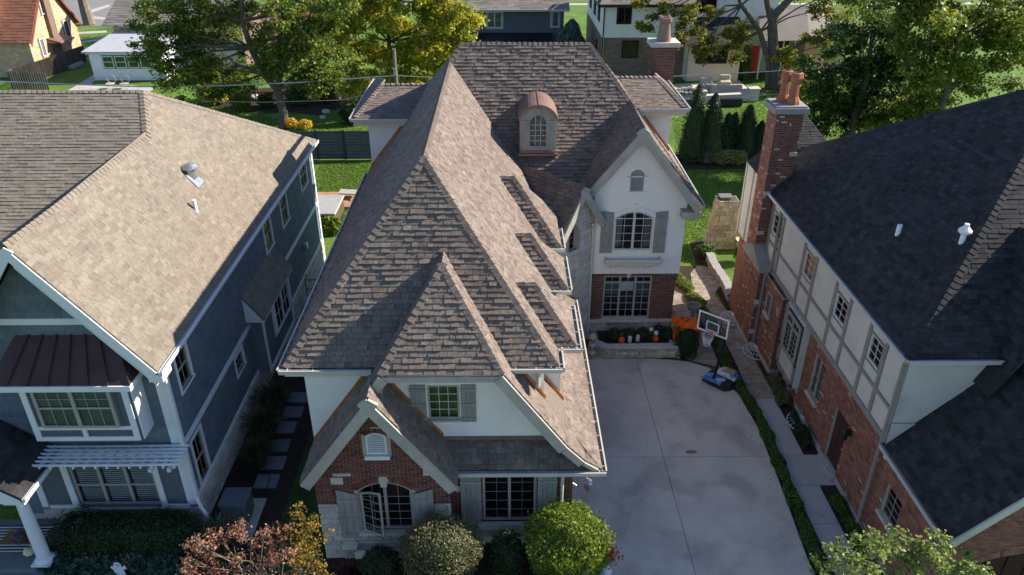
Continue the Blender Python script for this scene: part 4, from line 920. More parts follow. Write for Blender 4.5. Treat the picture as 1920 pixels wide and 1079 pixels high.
# ---- carriage lamp on the corner
mb = MB(); mb.tube([(1.82, 15.75, 2.2), (1.98, 15.7, 2.12), (2.1, 15.68, 2.4), (2.2, 15.66, 2.46), (2.27, 15.66, 2.36)], 0.022, 6)
lampo = mb.build('wall_lantern', 'metal_galv', H1); mb = MB(); mb.lathe((2.27, 15.66, 1.98), [(0.02, 0), (0.06, 0.03), (0.06, 0.08), (0.11, 0.1), (0.12, 0.3), (0.14, 0.32), (0.05, 0.4), (0.02, 0.44)], 8); mb.build('lantern_body', 'metal_galv', lampo)

for i, (x, z0_, z1_, m_) in enumerate([(4.25, 2.05, 2.56, 'room_blue'), (4.87, 2.2, 2.56, 'white_soft'), (5.49, 2.05, 2.56, 'room_blue')]):
    mb = MB()
    for k in range(int((z1_ - z0_) / .05)): mb.box((x, 26.56, z0_ + .025 + k * .05), (.5, .02, .044))
    mb.build('blind', m_, H1)
for x0, x1 in ((4.2, 4.5), (5.35, 5.62)):
    mb = MB(); n = 12; mb.add([(x0 + (x1 - x0) * i / n, 26.62 + .02 * (i % 2), z) for z in (4.1, 5.6) for i in range(n + 1)], [(i, i + 1, n + 2 + i, n + 1 + i) for i in range(n)]); mb.build('curtain', 'room_curtain', H1)
# ================================================================== GREY-BLUE HOUSE ON THE LEFT
H2 = thing('grey_house', 'slate blue shingled house with white trim and tan shingle roof', 'house', (-11.4, 22, 0))
U2 = MB(); LZ = 5.95
def lz(x): return LZ + 1.3 * (-8.7 - x)
A2 = (-11.41, 23.8, lz(-11.41)); B2 = (-12.13, 25.8, lz(-12.13)); apx = (-11.41, 15.8, lz(-11.41))
fsl = (B2[2] - A2[2]) / (B2[1] - A2[1])
hold2 = _Hold()
shingle_plane(hold2, U2, [(-8.7, 15.8, LZ), (-8.7, 34.3, LZ), B2, A2, apx], course=0.143, wmin=.18, wmax=.34, thick=.013)
zf = lambda x, y: A2[2] + fsl * (y - A2[1])
shingle_plane(hold2, U2, [(-24, 17.0, zf(0, 17)), (-11.6, 17.0, zf(0, 17)), A2, B2, (-24, 25.8, B2[2])], course=0.143, thick=.022, keep=lambda c: c.z > apx[2] - 1.3 * max(0, abs(c.x + 11.41)) - .1 or c.x < -14)
shingle_plane(hold2, U2, [apx, (-14.12, 15.8, LZ), (-14.12, 23.5, LZ), A2], shingles=False)
shingle_plane(hold2, U2, [(-24, 34.3, LZ), (-8.7, 34.3, LZ), B2, (-24, 25.8, B2[2])], shingles=False)
R2 = U2.build('roof', 'roof_tan', H2); P2 = Pieces('shingle', 'roof_tan', R2)
for a in hold2.it: P2.add(*a)
P2.finish(); PC2 = Pieces('ridge_cap', 'roof_tan', R2)
def cap2(P, a, b, d1, d2, **k):
    x, y = hipdirs(V(b) - V(a), V(d1), V(d2)); caps(P, a, b, x, y, **k)
cap2(PC2, apx, A2, (-1, 0, -1.3), (1, 0, -1.3), w=.14, step=.19, lift=.025); cap2(PC2, A2, B2, (0, -1, -fsl), (1, 0, -1.3), w=.14, step=.19)
cap2(PC2, (-22, 25.8, B2[2]), B2, (0, -1, -fsl), (0, 1, -fsl), w=.14, step=.19); cap2(PC2, (-8.72, 34.25, LZ + .02), B2, (1, 0, -1.3), (0, 1, -.53), w=.13, step=.19); PC2.finish()
gutter(H2, (-8.68, 15.75, LZ), (-8.68, 34.3, LZ), X_, 'white_trim', ties=False, wdt=.11)
def rake2(a, b, w=.22, th=.06, drop=.05, m='white_trim'):
    a, b = V(a), V(b); d = (b - a).normalized(); n = V((0, -1, 0)).cross(d); n = -n if n.z > 0 else n
    o_ = V((0, .004 if b.x < a.x else 0, 0)); mb = MB(); mb.beam(a + n * drop + o_, b + n * drop + o_, V((0, -th, 0)), n * w); mb.build('rake_board', m, H2)
rake2((-11.37, 15.82, apx[2] - .02), (-8.68, 15.82, LZ)); rake2((-11.45, 15.82, apx[2] - .02), (-14.12, 15.82, LZ))
mb = MB(); mb.beam((-11.41, 16.0, apx[2] - .45), (-8.85, 16.0, LZ - .45 + .15), (0, -.12, 0), (0, 0, -.2)); mb.build('frieze_board', 'white_trim', H2)
mb = MB(); mb.poly([(-11.41, 15.83, apx[2] - .12), (-8.7, 15.83, LZ - .12), (-8.7, 16.4, LZ - .12), (-11.41, 16.4, apx[2] - .12)]); mb.build('soffit', 'white_trim', H2)
mb = MB(); mb.bx(-8.98, -8.62, 15.8, 16.36, 5.62, 5.84); mb.build('eave_return', 'white_trim', H2)
fL = Wall((0, 16.35, 0), X_, -Y_); fLe = Wall((-8.9, 0, 0), Y_, X_)
lw = rect(-12.22, -9.9, 0.93, 2.38)
fwl = wall('front_wall', H2, fL, [(-13.9, 0.6), (-8.9, 0.6), (-8.9, 5.9), (-11.4, 9.2), (-13.9, 5.9)], [lw], 'siding_blue')
PL = Pieces('shake', 'siding_blue', fwl, 300)
shakes(PL, fL, [(-13.9, 3.05), (-9.05, 3.05), (-9.05, 5.8), (-11.4, 9.1), (-13.9, 5.8)], [rect(-13.9, -8.8, 7.02, 7.2), rect(-12.35, -9.35, 3.75, 6.2)], course=.18, stag=.03); PL.finish()
for z in np.arange(0.98, 2.5, 0.14):
    for s0, s1 in ((-13.1, -12.4), (-9.72, -9.1)):
        mb = MB(); mb.prism([fL.p(s0, z, .012), fL.p(s1, z, .012), fL.p(s1, z + .14, .002), fL.p(s0, z + .14, .002)], V((0, .002, 0))); mb.build('clapboard', 'siding_grey', fwl)
lime2 = lambda W, s0, s1, t0, t1, d1=.04, name='trim_board': lime(H2, W, s0, s1, t0, t1, 0, d1, 'white_trim', name=name)
lime2(fL, -12.85, -9.98, 7.02, 7.2); lime2(fL, -9.13, -8.88, 0.95, 5.75, .05); lime2(fL, -13.0, -8.9, 2.72, 2.98); lime2(fL, -13.1, -12.22, .84, .95); lime2(fL, -9.9, -9.1, .84, .95); lime2(fL, -12.42, -12.24, .9, 2.45, .05); lime2(fL, -9.88, -9.72, .9, 2.45, .05); lime2(fL, -13.3, -13.12, .9, 2.45, .05)
lime(H2, fL, -13.3, -8.85, 0.6, 0.84, 0, .08, 'concrete_pale', name='water_table')
window(H2, fL, -12.22, -9.9, 0.93, 2.38, 0, sash=3, cols=1, rows=1, hung=True, fm='frame_taupe', d=-.05, fw=.06, room='room_blue', depth=.12)
for k in range(3):
    bl = MB(); x0 = -12.14 + k * .765
    for i in range(18): bl.box((x0 + .35, 16.45, 1.03 + i * .073), (.62, .03, .012), (1, 0, 0), (0, .9, .43), (0, -.43, .9))
    bl.build('blind', 'white_soft', H2)
# east side
holes = []
EW = [(17.02, 17.97, 4.26, 5.62), (20.82, 21.76, 2.1, 2.9), (16.78, 17.66, 1.05, 2.85), (25.66, 26.72, 4.28, 5.6), (28.05, 29.14, 4.25, 5.6), (31.4, 32.7, 4.48, 5.65)]
holes = [rect(a + .1, b - .1, c + .1, d - .1) for a, b, c, d in EW]
ewl = wall('side_wall', H2, fLe, rect(16.35, 33.9, 1.15, 5.93), holes, 'siding_blue')
PLe = Pieces('shake', 'siding_blue', ewl, 300); shakes(PLe, fLe, rect(16.5, 33.8, 1.2, 5.85), [rect(a, b, c, d) for a, b, c, d in EW] + [rect(16.35, 33.9, 2.95, 3.15)], course=.18, ws=(.16, .4)); PLe.finish()
for a, b, c, d in EW: window(H2, fLe, a + .1, b - .1, c + .1, d - .1, 0, cols=2 if d - c > 1 else 2, rows=2, hung=d - c > 1, fm='frame_taupe', d=-.03, casing=.1, room='room_dark', fw=.04, sill=(.05, .06, .24, 'white_trim'))
lime2(fLe, 16.35, 33.9, 2.96, 3.14, .045); lime2(fLe, 16.37, 16.55, 1.1, 5.85, .04); lime2(fLe, 33.7, 33.9, 1.1, 5.85, .04); lime2(fLe, 16.35, 33.9, 1.08, 1.2, .05)
fnd = wall('foundation', H2, Wall((-8.86, 0, 0), Y_, X_), rect(16.35, 33.9, 0, 1.1), [], 'stone_mortar'); PF = Pieces('stone', 'limestone', fnd, 250); stones(PF, Wall((-8.86, 0, 0), Y_, X_), rect(16.35, 33.9, 0.02, 1.08), [], hs=(.08, .13, .2), ws=(.15, .45), proud=.025); PF.finish()
mb = MB(); mb.bx(-14, -8.86, 16.38, 16.45, 0, .62); mb.bx(-14, -8.9, 33.8, 33.9, 0, 5.9); mb.bx(-13.95, -13.85, 16.4, 33.8, 0, 5.9); mb.build('outer_wall', 'concrete_pale', H2)
# oriel on the side wall
mb = MB(); mb.bx(-8.9, -8.45, 22.7, 26.3, 1.1, 3.42); ori = mb.build('oriel', 'siding_blue', H2)
fo = Wall((-8.45, 0, 0), Y_, X_)
for q in [(22.7, 22.86, 1.1, 3.42), (26.14, 26.3, 1.1, 3.42), (22.86, 26.14, 3.3, 3.42), (22.7, 26.3, 1.05, 1.18)]: lime(ori, fo, *q, 0, .04, 'white_trim', name='trim_board')
window(ori, fo, 23.95, 25.85, 1.95, 3.25, 0, sash=2, cols=2, rows=2, fm='white_trim', d=.08, casing=.12, room='room_dark', fw=.05, depth=.06, name='oriel_window')
U3 = MB(); hold3 = _Hold(); shingle_plane(hold3, U3, [(-8.25, 22.5, 3.38), (-8.25, 26.5, 3.38), (-8.9, 26.5, 4.3), (-8.9, 22.5, 4.3)], thick=.012)
ro = U3.build('oriel_roof', 'roof_tan', ori); P3 = Pieces('shingle', 'roof_tan', ro, 120); [P3.add(*a) for a in hold3.it]; P3.finish()
mb = MB(); mb.prism([(-8.27, 22.47, 3.3), (-8.9, 22.47, 3.3), (-8.9, 22.47, 4.2)], (0, .03, 0)); mb.bx(-8.9, -8.27, 22.5, 26.45, 3.28, 3.33); mb.build('gable_end', 'white_trim', ori)
# front oriel with standing-seam copper roof
mb = MB(); mb.bx(-12.24, -9.5, 15.75, 16.35, 3.86, 5.75); bay = mb.build('bay_window', 'siding_grey', H2)
fb = Wall((0, 15.75, 0), X_, -Y_)
for q in [(-12.24, -9.6, 3.82, 3.95), (-12.24, -9.6, 4.18, 4.29), (-12.28, -12.12, 3.82, 5.7), (-9.72, -9.56, 3.82, 5.7), (-11.02, -10.9, 3.95, 4.2), (-12.3, -9.5, 5.55, 5.7)]: lime(bay, fb, *q, 0, .04, 'white_trim', name='trim_board')
window(bay, fb, -11.95, -9.98, 4.3, 5.55, 0, sash=2, cols=3, rows=4, hung=True, fm='frame_taupe', mm='frame_taupe', d=.08, fw=.07, room='room_blue', depth=.06, name='bay_sash')
fbs = Wall((-9.5, 0, 0), Y_, X_); lime(bay, fbs, 15.75, 16.35, 3.84, 5.7, 0, .03, 'white_trim', name='trim_board')
mb = MB()
bz = [(-12.85, 15.5, 5.74), (-9.32, 15.5, 5.74), (-9.85, 16.35, 6.72), (-12.3, 16.35, 6.72)]
mb.prism(bz, (0, .02, -.03)); mb.poly([(-9.32, 15.5, 5.74), (-9.32, 16.35, 5.74), (-9.85, 16.35, 6.72)]); br = mb.build('copper_roof', 'copper_dark', bay)
for i in range(1, 7):
    t = i / 7; a = V(bz[0]).lerp(V(bz[1]), t); b = V(bz[3]).lerp(V(bz[2]), t); mb = MB(); mb.beam(a + V((-.01, -.01, .01)), b + V((-.01, -.01, .01)), (.02, 0, 0), (0, -.03, .03)); mb.build('standing_seam', 'copper_dark', br)
mb = MB(); mb.beam(V(bz[1]), V(bz[2]), (.025, 0, 0), (0, -.02, .03)); mb.build('standing_seam', 'copper_dark', br)
mb = MB(); mb.bx(-12.85, -9.3, 15.46, 15.52, 5.58, 5.74); mb.bx(-9.36, -9.3, 15.52, 16.35, 5.58, 5.74); mb.bx(-12.85, -9.32, 15.5, 16.3, 5.58, 5.6); mb.build('fascia_board', 'white_trim', bay)
# pergola over the lower windows
pg = MB(); pg.bx(-12.9, -8.75, 16.26, 16.34, 2.9, 3.06); prg = pg.build('pergola', 'white_trim', H2)
for i in range(6):
    y = 15.42 + i * .15; mb = MB(); mb.bx(-12.8, -8.6, y, y + .05, 3.2, 3.25); mb.build('slat', 'white_trim', prg)
for i in range(14):
    x = -12.6 + i * .295; mb = MB(); mb.bx(x, x + .04, 15.42, 16.3, 3.1, 3.2); mb.build('rafter', 'white_trim', prg)
for x in (-12.75, -12.3, -9.5, -9.0): mb = MB(); mb.bx(x, x + .09, 15.5, 16.34, 2.9, 3.02); mb.build('bracket', 'white_trim', prg)
downspout(H2, [(-8.62, 15.85, 5.85), (-8.78, 16.15, 5.6), (-8.8, 16.25, 5.4), (-8.8, 16.25, 1.3), (-8.7, 16.15, 1.0), (-8.55, 16.05, .85), (-8.5, 16.0, .1)], 'white_trim', .055)
# roof vents
mb = MB(); c = V((-10.33, 24.0, lz(-10.33))); mb.lathe(c + V((0, 0, -.05)), [(.2, 0), (.17, .3), (.17, .34)], 14); fl_ = mb.build('flue_vent', 'metal_galv', H2); mb = MB(); mb.lathe(c + V((0, 0, .27)), [(.28, 0), (.27, .05), (.16, .14), (.02, .18)], 14); mb.build('vent_cap', 'metal_galv', fl_); mb = MB(); mb.box(c + V((.1, -.05, -.08)), (.55, .55, .012), V((1, 0, -1.3)).normalized(), (0, 1, 0), V((1.3, 0, 1)).normalized()); mb.build('flashing', 'metal_galv', fl_)
c = V((-9.83, 22.6, lz(-9.83))); mb = MB(); mb.tube([c - V((0, 0, .05)), c + V((0, 0, .36))], .06, 10); pv = mb.build('vent_pipe', 'white_pvc', H2); mb = MB(); mb.box(c + V((.0, 0, .012)), (.3, .26, .012), V((1, 0, -1.3)).normalized(), (0, 1, 0), V((1.3, 0, 1)).normalized()); mb.build('flashing', 'lead', pv)
mb = MB(); mb.box((-8.8, 30.5, 2.35), (.22, .3, .3)); mb.build('dryer_vent', 'metal_galv', H2, bevel=.05)
# porch
px0 = -20
mb = MB(); mb.bx(px0, -12.35, 14.2, 16.35, -.06, .22); mb.bx(px0, -12.75, 14.55, 16.35, .22, .38); por = mb.build('porch', 'bluestone', H2)
mb = MB(); mb.bx(px0, -12.3, 12.2, 14.15, -.06, .06); mb.build('porch_step', 'bluestone', por)
shingle_hold = _Hold(); U4 = MB(); pk = lambda x: 3.05 + .75 * (-12.2 - x)
shingle_plane(shingle_hold, U4, [(-12.2, 14.4, 3.05), (-12.2, 16.4, 3.05), (-14.0, 16.4, pk(-14)), (-14.0, 14.4, pk(-14))], thick=.012); shingle_plane(shingle_hold, U4, [(-14.0, 14.4, pk(-14)), (-15.8, 14.4, 3.05), (-15.8, 16.4, 3.05), (-14, 16.4, pk(-14))], shingles=False)
pr = U4.build('porch_roof', 'roof_dark', por); P4 = Pieces('shingle', 'roof_dark', pr, 200); [P4.add(*a) for a in shingle_hold.it]; P4.finish()
gutter(H2, (-12.2, 14.38, 3.05), (-12.2, 16.3, 3.05), X_, 'white_trim', ties=False, wdt=.09)
mb = MB(); mb.prism([(-12.3, 14.5, 2.85), (-15.5, 14.5, 2.85), (-14, 14.5, pk(-14) - .1), (-12.3, 14.5, 3.0)], (0, -.06, 0)); mb.bx(-12.9, -12.35, 14.6, 16.35, 2.65, 2.85); mb.build('porch_beam', 'white_trim', por)
cx, cy = -12.62, 14.85
mb = MB(); mb.lathe((cx, cy, .5), [(.17, 0), (.165, .8), (.14, 2.0), (.14, 2.1), (.18, 2.13), (.18, 2.18)], 20); col_ = mb.build('column', 'white_trim', por, smooth=False); mb = MB(); mb.lathe((cx, cy, .42), [(.24, 0), (.25, .04), (.2, .08), (.19, .1)], 20); mb.bx(cx - .26, cx + .26, cy - .26, cy + .26, .38, .43); mb.build('column_base', 'white_trim', col_)
# ================================================================== BRICK AND HALF-TIMBERED HOUSE ON THE RIGHT
H3 = thing('timbered_house', 'red brick house with half-timbered stucco upper floor and charcoal roof', 'house', (13, 21, 0))
RZ = 6.2; pk3 = (16.0, 21.65, 6.2 + .95 * 5.85)
U5 = MB(); hd = _Hold(); sh3 = dict(course=.14, wmin=.18, wmax=.32, thick=.02)
shingle_plane(hd, U5, [(10.15, 15.8, RZ), (10.15, 30.3, RZ), pk3], **sh3)
shingle_plane(hd, U5, [(10.15, 15.8, RZ), (21.85, 15.8, RZ), pk3], keep=lambda c: c.z > 8.62 - 2.1 * abs(c.x - 13.65) - .05, **sh3)
shingle_plane(hd, U5, [(10.15, 30.3, RZ), (21.85, 30.3, RZ), pk3], shingles=False); shingle_plane(hd, U5, [(21.85, 15.8, RZ), (21.85, 30.3, RZ), pk3], shingles=False)
# front cross gable and low front wing
shingle_plane(hd, U5, [(13.65, 15.3, 8.62), (12.1, 15.3, 5.36), (12.1, 18.5, 5.36), (13.65, 18.5, 8.62)], keep=lambda c: c.z > max(6.2 + .95 * (c.y - 15.8), 3.29 + 1.055 * (c.x - 10.32)) - .05, **sh3)
shingle_plane(hd, U5, [(13.65, 15.3, 8.62), (15.2, 15.3, 5.36), (15.2, 18.5, 5.36), (13.65, 18.5, 8.62)], shingles=False)
wz = lambda x: 3.29 + 1.055 * (x - 10.32)
shingle_plane(hd, U5, [(10.28, 12.6, wz(10.28)), (10.28, 16.05, wz(10.28)), (13.0, 16.05, wz(13.0)), (13.0, 12.6, wz(13.0))], **sh3)
shingle_plane(hd, U5, [(13.0, 12.6, wz(13.0)), (15.7, 12.6, wz(10.28)), (15.7, 16.05, wz(10.28)), (13.0, 16.05, wz(13.0))], shingles=False)
shingle_plane(hd, U5, [(11.4, 28.4, 7.3), (12.9, 28.4, 7.3), (12.2, 30.4, 8.3)], **sh3); shingle_plane(hd, U5, [(10.0, 27.9, 6.4), (10.6, 27.9, 6.9), (10.6, 29.9, 6.9), (10.0, 29.9, 6.4)], **sh3)
R3 = U5.build('roof', 'roof_dark', H3); P5 = Pieces('shingle', 'roof_dark', R3); [P5.add(*a) for a in hd.it]; P5.finish()
PC3 = Pieces('ridge_cap', 'roof_dark', R3)
cap2(PC3, (10.18, 15.83, RZ + .02), pk3, (-1, 0, -.95), (0, -1, -.95), w=.16, step=.19, lift=.02); cap2(PC3, (10.18, 30.27, RZ + .02), pk3, (-1, 0, -.95), (0, 1, -.65), w=.14, step=.19, lift=.015); cap2(PC3, (13.65, 15.3, 8.62), (13.65, 18.4, 8.62), (-1, 0, -2.1), (1, 0, -2.1), w=.15, step=.19); PC3.finish()
gutter(H3, (10.13, 15.75, RZ - .02), (10.13, 27.1, RZ - .02), -X_, 'gutter_white', ties=False, wdt=.1); gutter(H3, (10.1, 15.77, RZ - .02), (12.5, 15.77, RZ - .02), -Y_, 'gutter_white', ties=False, wdt=.1); gutter(H3, (10.27, 12.55, wz(10.28)), (10.27, 16.0, wz(10.28)), -X_, 'gutter_white', ties=False, wdt=.09)
# walls
fRw = Wall((10.42, 0, 0), -Y_, -X_)         # west wall, s = -Y
RWn = [(20.35, 21.15, 1.25, 2.78), (14.68, 15.5, 1.34, 2.34)]
door = rect(-19.1, -18.15, .15, 2.2)
rwh = [rect(-b, -a, c, d) for a, b, c, d in RWn]
rw = wall('brick_wall', H3, fRw, [(-24.0, 0), (-12.7, 0), (-12.7, 3.2), (-16.0, 3.2), (-16.0, 3.5), (-24.0, 3.5)], rwh + [door], 'mortar', .12)
PBr = Pieces('brick', 'brick_red', rw, 300); PBw = Pieces('pale_brick', 'brick_white', rw, 120)
bricks(PBr, fRw, [(-24.0, .16), (-12.7, .16), (-12.7, 3.2), (-16.0, 3.2), (-16.0, 3.4), (-24.0, 3.4)], rwh + [door, rect(-23.7, -21.9, .5, 3.4)], white=PBw, wp=.022)
for a, b, c, d in RWn:
    window(H3, fRw, -b, -a, c, d, 0, sash=1 if d - c < 1.2 else 2, cols=2 if d - c < 1.2 else 2, rows=4, fm='frame_taupe', d=-.06, fw=.05, room='room_dark', sill=(.09, .1, .12, 'limestone'))
lime(H3, fRw, -24.0, -12.7, 0, .16, 0, .05, 'concrete_pale', name='foundation')
dm3 = MB(); dm3.box(fRw.p(-18.62, 1.17, -.11), (.95, .05, 2.05), -Y_, -X_); dr = dm3.build('door', 'door_brown', H3)
for i, (a, b) in enumerate(((.35, 1.0), (1.15, 2.05))):
    for s in (-18.87, -18.39): mb = MB(); mb.box(fRw.p(s, (a + b) / 2, -.078), (.34, .014, b - a), -Y_, -X_); mb.build('door_panel', 'door_brown', dr, bevel=.006)
mb = MB(); mb.ball(fRw.p(-18.25, 1.12, -.05), .035, 8, 6); mb.build('door_knob', 'metal_galv', dr)
lime(H3, fRw, -19.2, -18.05, .02, .14, -.1, .16, 'concrete_pale', name='door_step')
for i in range(17):
    x = -19.15 + i * .063
    q = [(x + .004, 2.21), (x + .056, 2.21), (x + .056, 2.41), (x + .004, 2.41)]; PBr.add([fRw.p(*p, .014) for p in q] + [fRw.p(*p, 0) for p in q], [(0, 1, 2, 3), (4, 5, 1, 0), (5, 6, 2, 1), (6, 7, 3, 2), (7, 4, 0, 3)], random.random())
# middle brick bump and chimney base
fR2w = Wall((10.12, 0, 0), -Y_, -X_); bm = wall('brick_wall', H3, fR2w, rect(-25.95, -23.95, 0, 3.3), [rect(-26.3, -26.2, 9, 9.1)], 'mortar', 0)
bricks(PBr, fR2w, rect(-25.95, -23.95, .16, 3.25), [rect(-25.35, -24.85, 1.95, 2.85)], white=PBw, wp=.03)
window(H3, fR2w, -25.35, -24.85, 1.95, 2.85, 0, cols=2, rows=3, fm='frame_taupe', d=.05, fw=.05, room='room_dark', depth=.045, sill=(.1, .12, .12, 'limestone'))
fR2f = Wall((0, 23.95, 0), X_, -Y_); wall('brick_wall', H3, fR2f, rect(10.12, 10.42, 0, 3.3), [], 'mortar'); PBd = Pieces('brick', 'brick_dark', bm, 300); bricks(PBd, fR2f, rect(10.12, 10.44, .16, 3.25), [])  # darker brick on the camera-facing side paints its shade
lime(H3, fR2w, -25.95, -23.93, 0, .16, 0, .05, 'concrete_pale', name='foundation'); lime(H3, fR2f, 10.07, 10.45, 0, .16, 0, .05, 'concrete_pale', name='foundation')
mb = MB(); mb.bx(9.85, 11.2, 25.95, 28.2, 0, 3.35); chb = mb.build('chimney_base', 'mortar', H3)
fCw = Wall((9.85, 0, 0), -Y_, -X_); fCf = Wall((0, 25.95, 0), X_, -Y_)
PBc = Pieces('brick', 'brick_red', chb, 200); bricks(PBc, fCw, rect(-28.2, -25.95, .16, 3.3), [], white=PBw, wp=.03); bricks(PBd, fCf, rect(9.85, 10.42, .16, 3.3), [], white=PBw, wp=.03)  # west face in red brick, front in darker brick as painted shade
lime(chb, fCw, -28.2, -25.9, 0, .16, 0, .05, 'concrete_pale', name='foundation'); lime(chb, fCf, 9.8, 10.5, 0, .16, 0, .05, 'concrete_pale', name='foundation'); lime(chb, fCf, 9.82, 10.05, 1.9, 2.1, 0, .03); lime(chb, fCf, 9.82, 10.05, .55, .75, 0, .03)
mb = MB(); mb.prism([(9.8, 25.9, 3.3), (9.8, 28.25, 3.3), (9.8, 28.25, 3.45), (9.8, 27.1, 4.0), (9.8, 25.9, 3.42)], (1.2, 0, 0)); mb.build('chimney_shoulder', 'grey_concrete', chb)
mb = MB(); mb.bx(9.9, 10.85, 27.1, 28.1, 3.3, 9.2); chs = mb.build('chimney_shaft', 'mortar', H3)
fSw = Wall((9.9, 0, 0), -Y_, -X_); fSf = Wall((0, 27.1, 0), X_, -Y_); PBs = Pieces('brick', 'brick_red', chs, 300)
bricks(PBs, fSw, rect(-28.1, -27.1, 3.4, 9.2), [], white=PBw, wp=.03); PBs.finish(); PBsd = Pieces('brick', 'brick_dark', chs, 300); bricks(PBsd, fSf, rect(9.9, 10.85, 3.9, 9.2), [rect(10.6, 10.85, 7.6, 7.75), rect(9.9, 10.2, 6.05, 6.2)], white=PBw, wp=.04); PBsd.finish(); PBd.finish(); PBc.finish(); PBr.finish(); PBw.finish()  # shaft front laid in darker brick, its shade put into the colour
lime(chs, fSf, 10.6, 10.88, 7.6, 7.75, 0, .04); lime(chs, fSf, 9.88, 10.2, 6.05, 6.2, 0, .04); lime(chs, fSf, 9.88, 10.15, 4.4, 4.55, 0, .04)
mb = MB(); mb.bx(9.75, 11.0, 26.95, 28.25, 9.2, 9.42); mb.prism([(9.8, 27.0, 9.42), (10.95, 27.0, 9.42), (10.95, 28.2, 9.42), (9.8, 28.2, 9.42)], (0, 0, .06)); mb.build('chimney_cap', 'grey_concrete', chs, bevel=.02)
for dx, dy in ((10.25, 27.75), (10.5, 27.4)):
    mb = MB(); mb.lathe((dx, dy, 9.46), [(.26, 0), (.25, .12), (.17, .3), (.155, .75), (.2, .8), (.24, .95), (.2, 1.12), (.13, 1.15), (.11, .9)], 8); mb.build('chimney_pot', 'terracotta', chs)
# half-timbered upper floor
fU = Wall((10.32, 0, 0), -Y_, -X_)
UW = [(25.75, 26.75, 4.72, 5.55), (22.45, 23.3, 4.72, 5.6), (19.65, 20.5, 4.72, 5.5), (17.25, 18.0, 4.78, 5.58)]
uh = [rect(-b, -a, c, d) for a, b, c, d in UW]
wall('upper_wall', H3, fU, rect(-27.05, -16.0, 3.3, 6.15), uh, 'stucco_grey', .08)
rooms = ['room_curtain', 'room_orange', 'room_dark', 'room_dark']
for (a, b, c, d), r in zip(UW, rooms): window(H3, fU, -b, -a, c, d, 0, cols=2 if b - a < .8 else 2, rows=3, fm='white_soft', d=-.02, fw=.045, casing=.06, cm='timber', room=r, depth=.15)
def timb(s0, s1, t0, t1): mb = MB(); mb.box(fU.p((s0 + s1) / 2, (t0 + t1) / 2, .025), (s1 - s0, .05, t1 - t0), -Y_, -X_); mb.build('timber', 'timber', H3, bevel=.006)
timb(-27.05, -16.0, 3.3, 3.48); 
for y0, y1 in ((16.12, 17.05), (17.2, 18.05), (18.2, 19.45), (19.6, 20.55), (20.7, 22.25), (22.4, 23.35), (23.5, 25.55), (25.7, 26.8)): timb(-y1, -y0, 4.26, 4.36)
for y in (16.05, 17.12, 18.12, 19.52, 20.62, 22.32, 23.42, 25.62, 26.9): timb(-y - .07, -y + .07, 3.48, 6.05)
fUf = Wall((0, 16.0, 0), X_, -Y_); wall('front_wall', H3, fUf, [(10.32, 3.25), (12.9, 5.9), (12.9, 6.15), (10.32, 6.15)], [], 'stucco_grey'); wall('front_wall', H3, Wall((0, 15.95, 0), X_, -Y_), [(10.3, 3.3), (10.95, 4.0), (10.3, 4.0)], [], 'stucco_grey')
mb = MB(); mb.bx(10.35, 12.5, 15.82, 16.0, 6.0, 6.12); mb.bx(10.13, 10.32, 15.82, 27.0, 6.0, 6.1); mb.build('soffit', 'stucco_grey', H3)
# bay window at ground floor
mb = MB(); mb.bx(10.2, 10.42, 21.95, 23.65, .75, 3.35); byr = mb.build('bay_window', 'stucco_grey', H3); fby = Wall((10.2, 0, 0), -Y_, -X_)
window(byr, fby, -23.3, -22.05, 1.75, 3.2, 0, sash=2, cols=2, rows=5, transom=2.85, fm='frame_taupe', d=.09, fw=.06, room='room_dark', depth=.06, name='bay_sash')
for q in [(-23.65, -23.5, .75, 3.3), (-22.1, -21.95, .75, 1.7), (-23.65, -21.95, 1.6, 1.72), (-23.65, -21.95, .75, .88)]: mb = MB(); mb.box(fby.p((q[0] + q[1]) / 2, (q[2] + q[3]) / 2, .03), (q[1] - q[0], .05, q[3] - q[2]), -Y_, -X_); mb.build('timber', 'timber', byr)
for y in (23.4, 22.8, 22.2): mb = MB(); mb.bx(10.2, 10.42, y - .06, y + .06, .55, .75); mb.build('corbel', 'timber', byr)
for y, zt in ((16.1, 5.8), (26.0, 4.6)): downspout(H3, [(10.2, y - .1, 6.05), (10.26, y, 5.7), (10.26 if y < 20 else 10.05, y, .15)] if y < 20 else [(10.2, y - .1, 6.05), (10.24, y - .1, 5.8), (10.24, y - .1, 3.5), (10.05, y - .12, 3.2), (10.05, y - .12, .15)], 'timber', .055)
downspout(H3, [(10.22, 13.15, 3.1), (10.36, 13.2, 2.8), (10.36, 13.2, .1)], 'timber', .05)
mb = MB(); mb.box((10.3, 17.84, 2.15), (.1, .16, .2)); mb.lathe((10.22, 17.84, 1.85), [(.02, 0), (.08, .04), (.09, .26), (.11, .28), (.03, .36)], 6); mb.build('wall_lantern', 'metal_black', H3)
mb = MB(); mb.box((10.3, 15.75, 3.05), (.1, .12, .12)); mb.build('junction_box', 'white_pvc', H3)
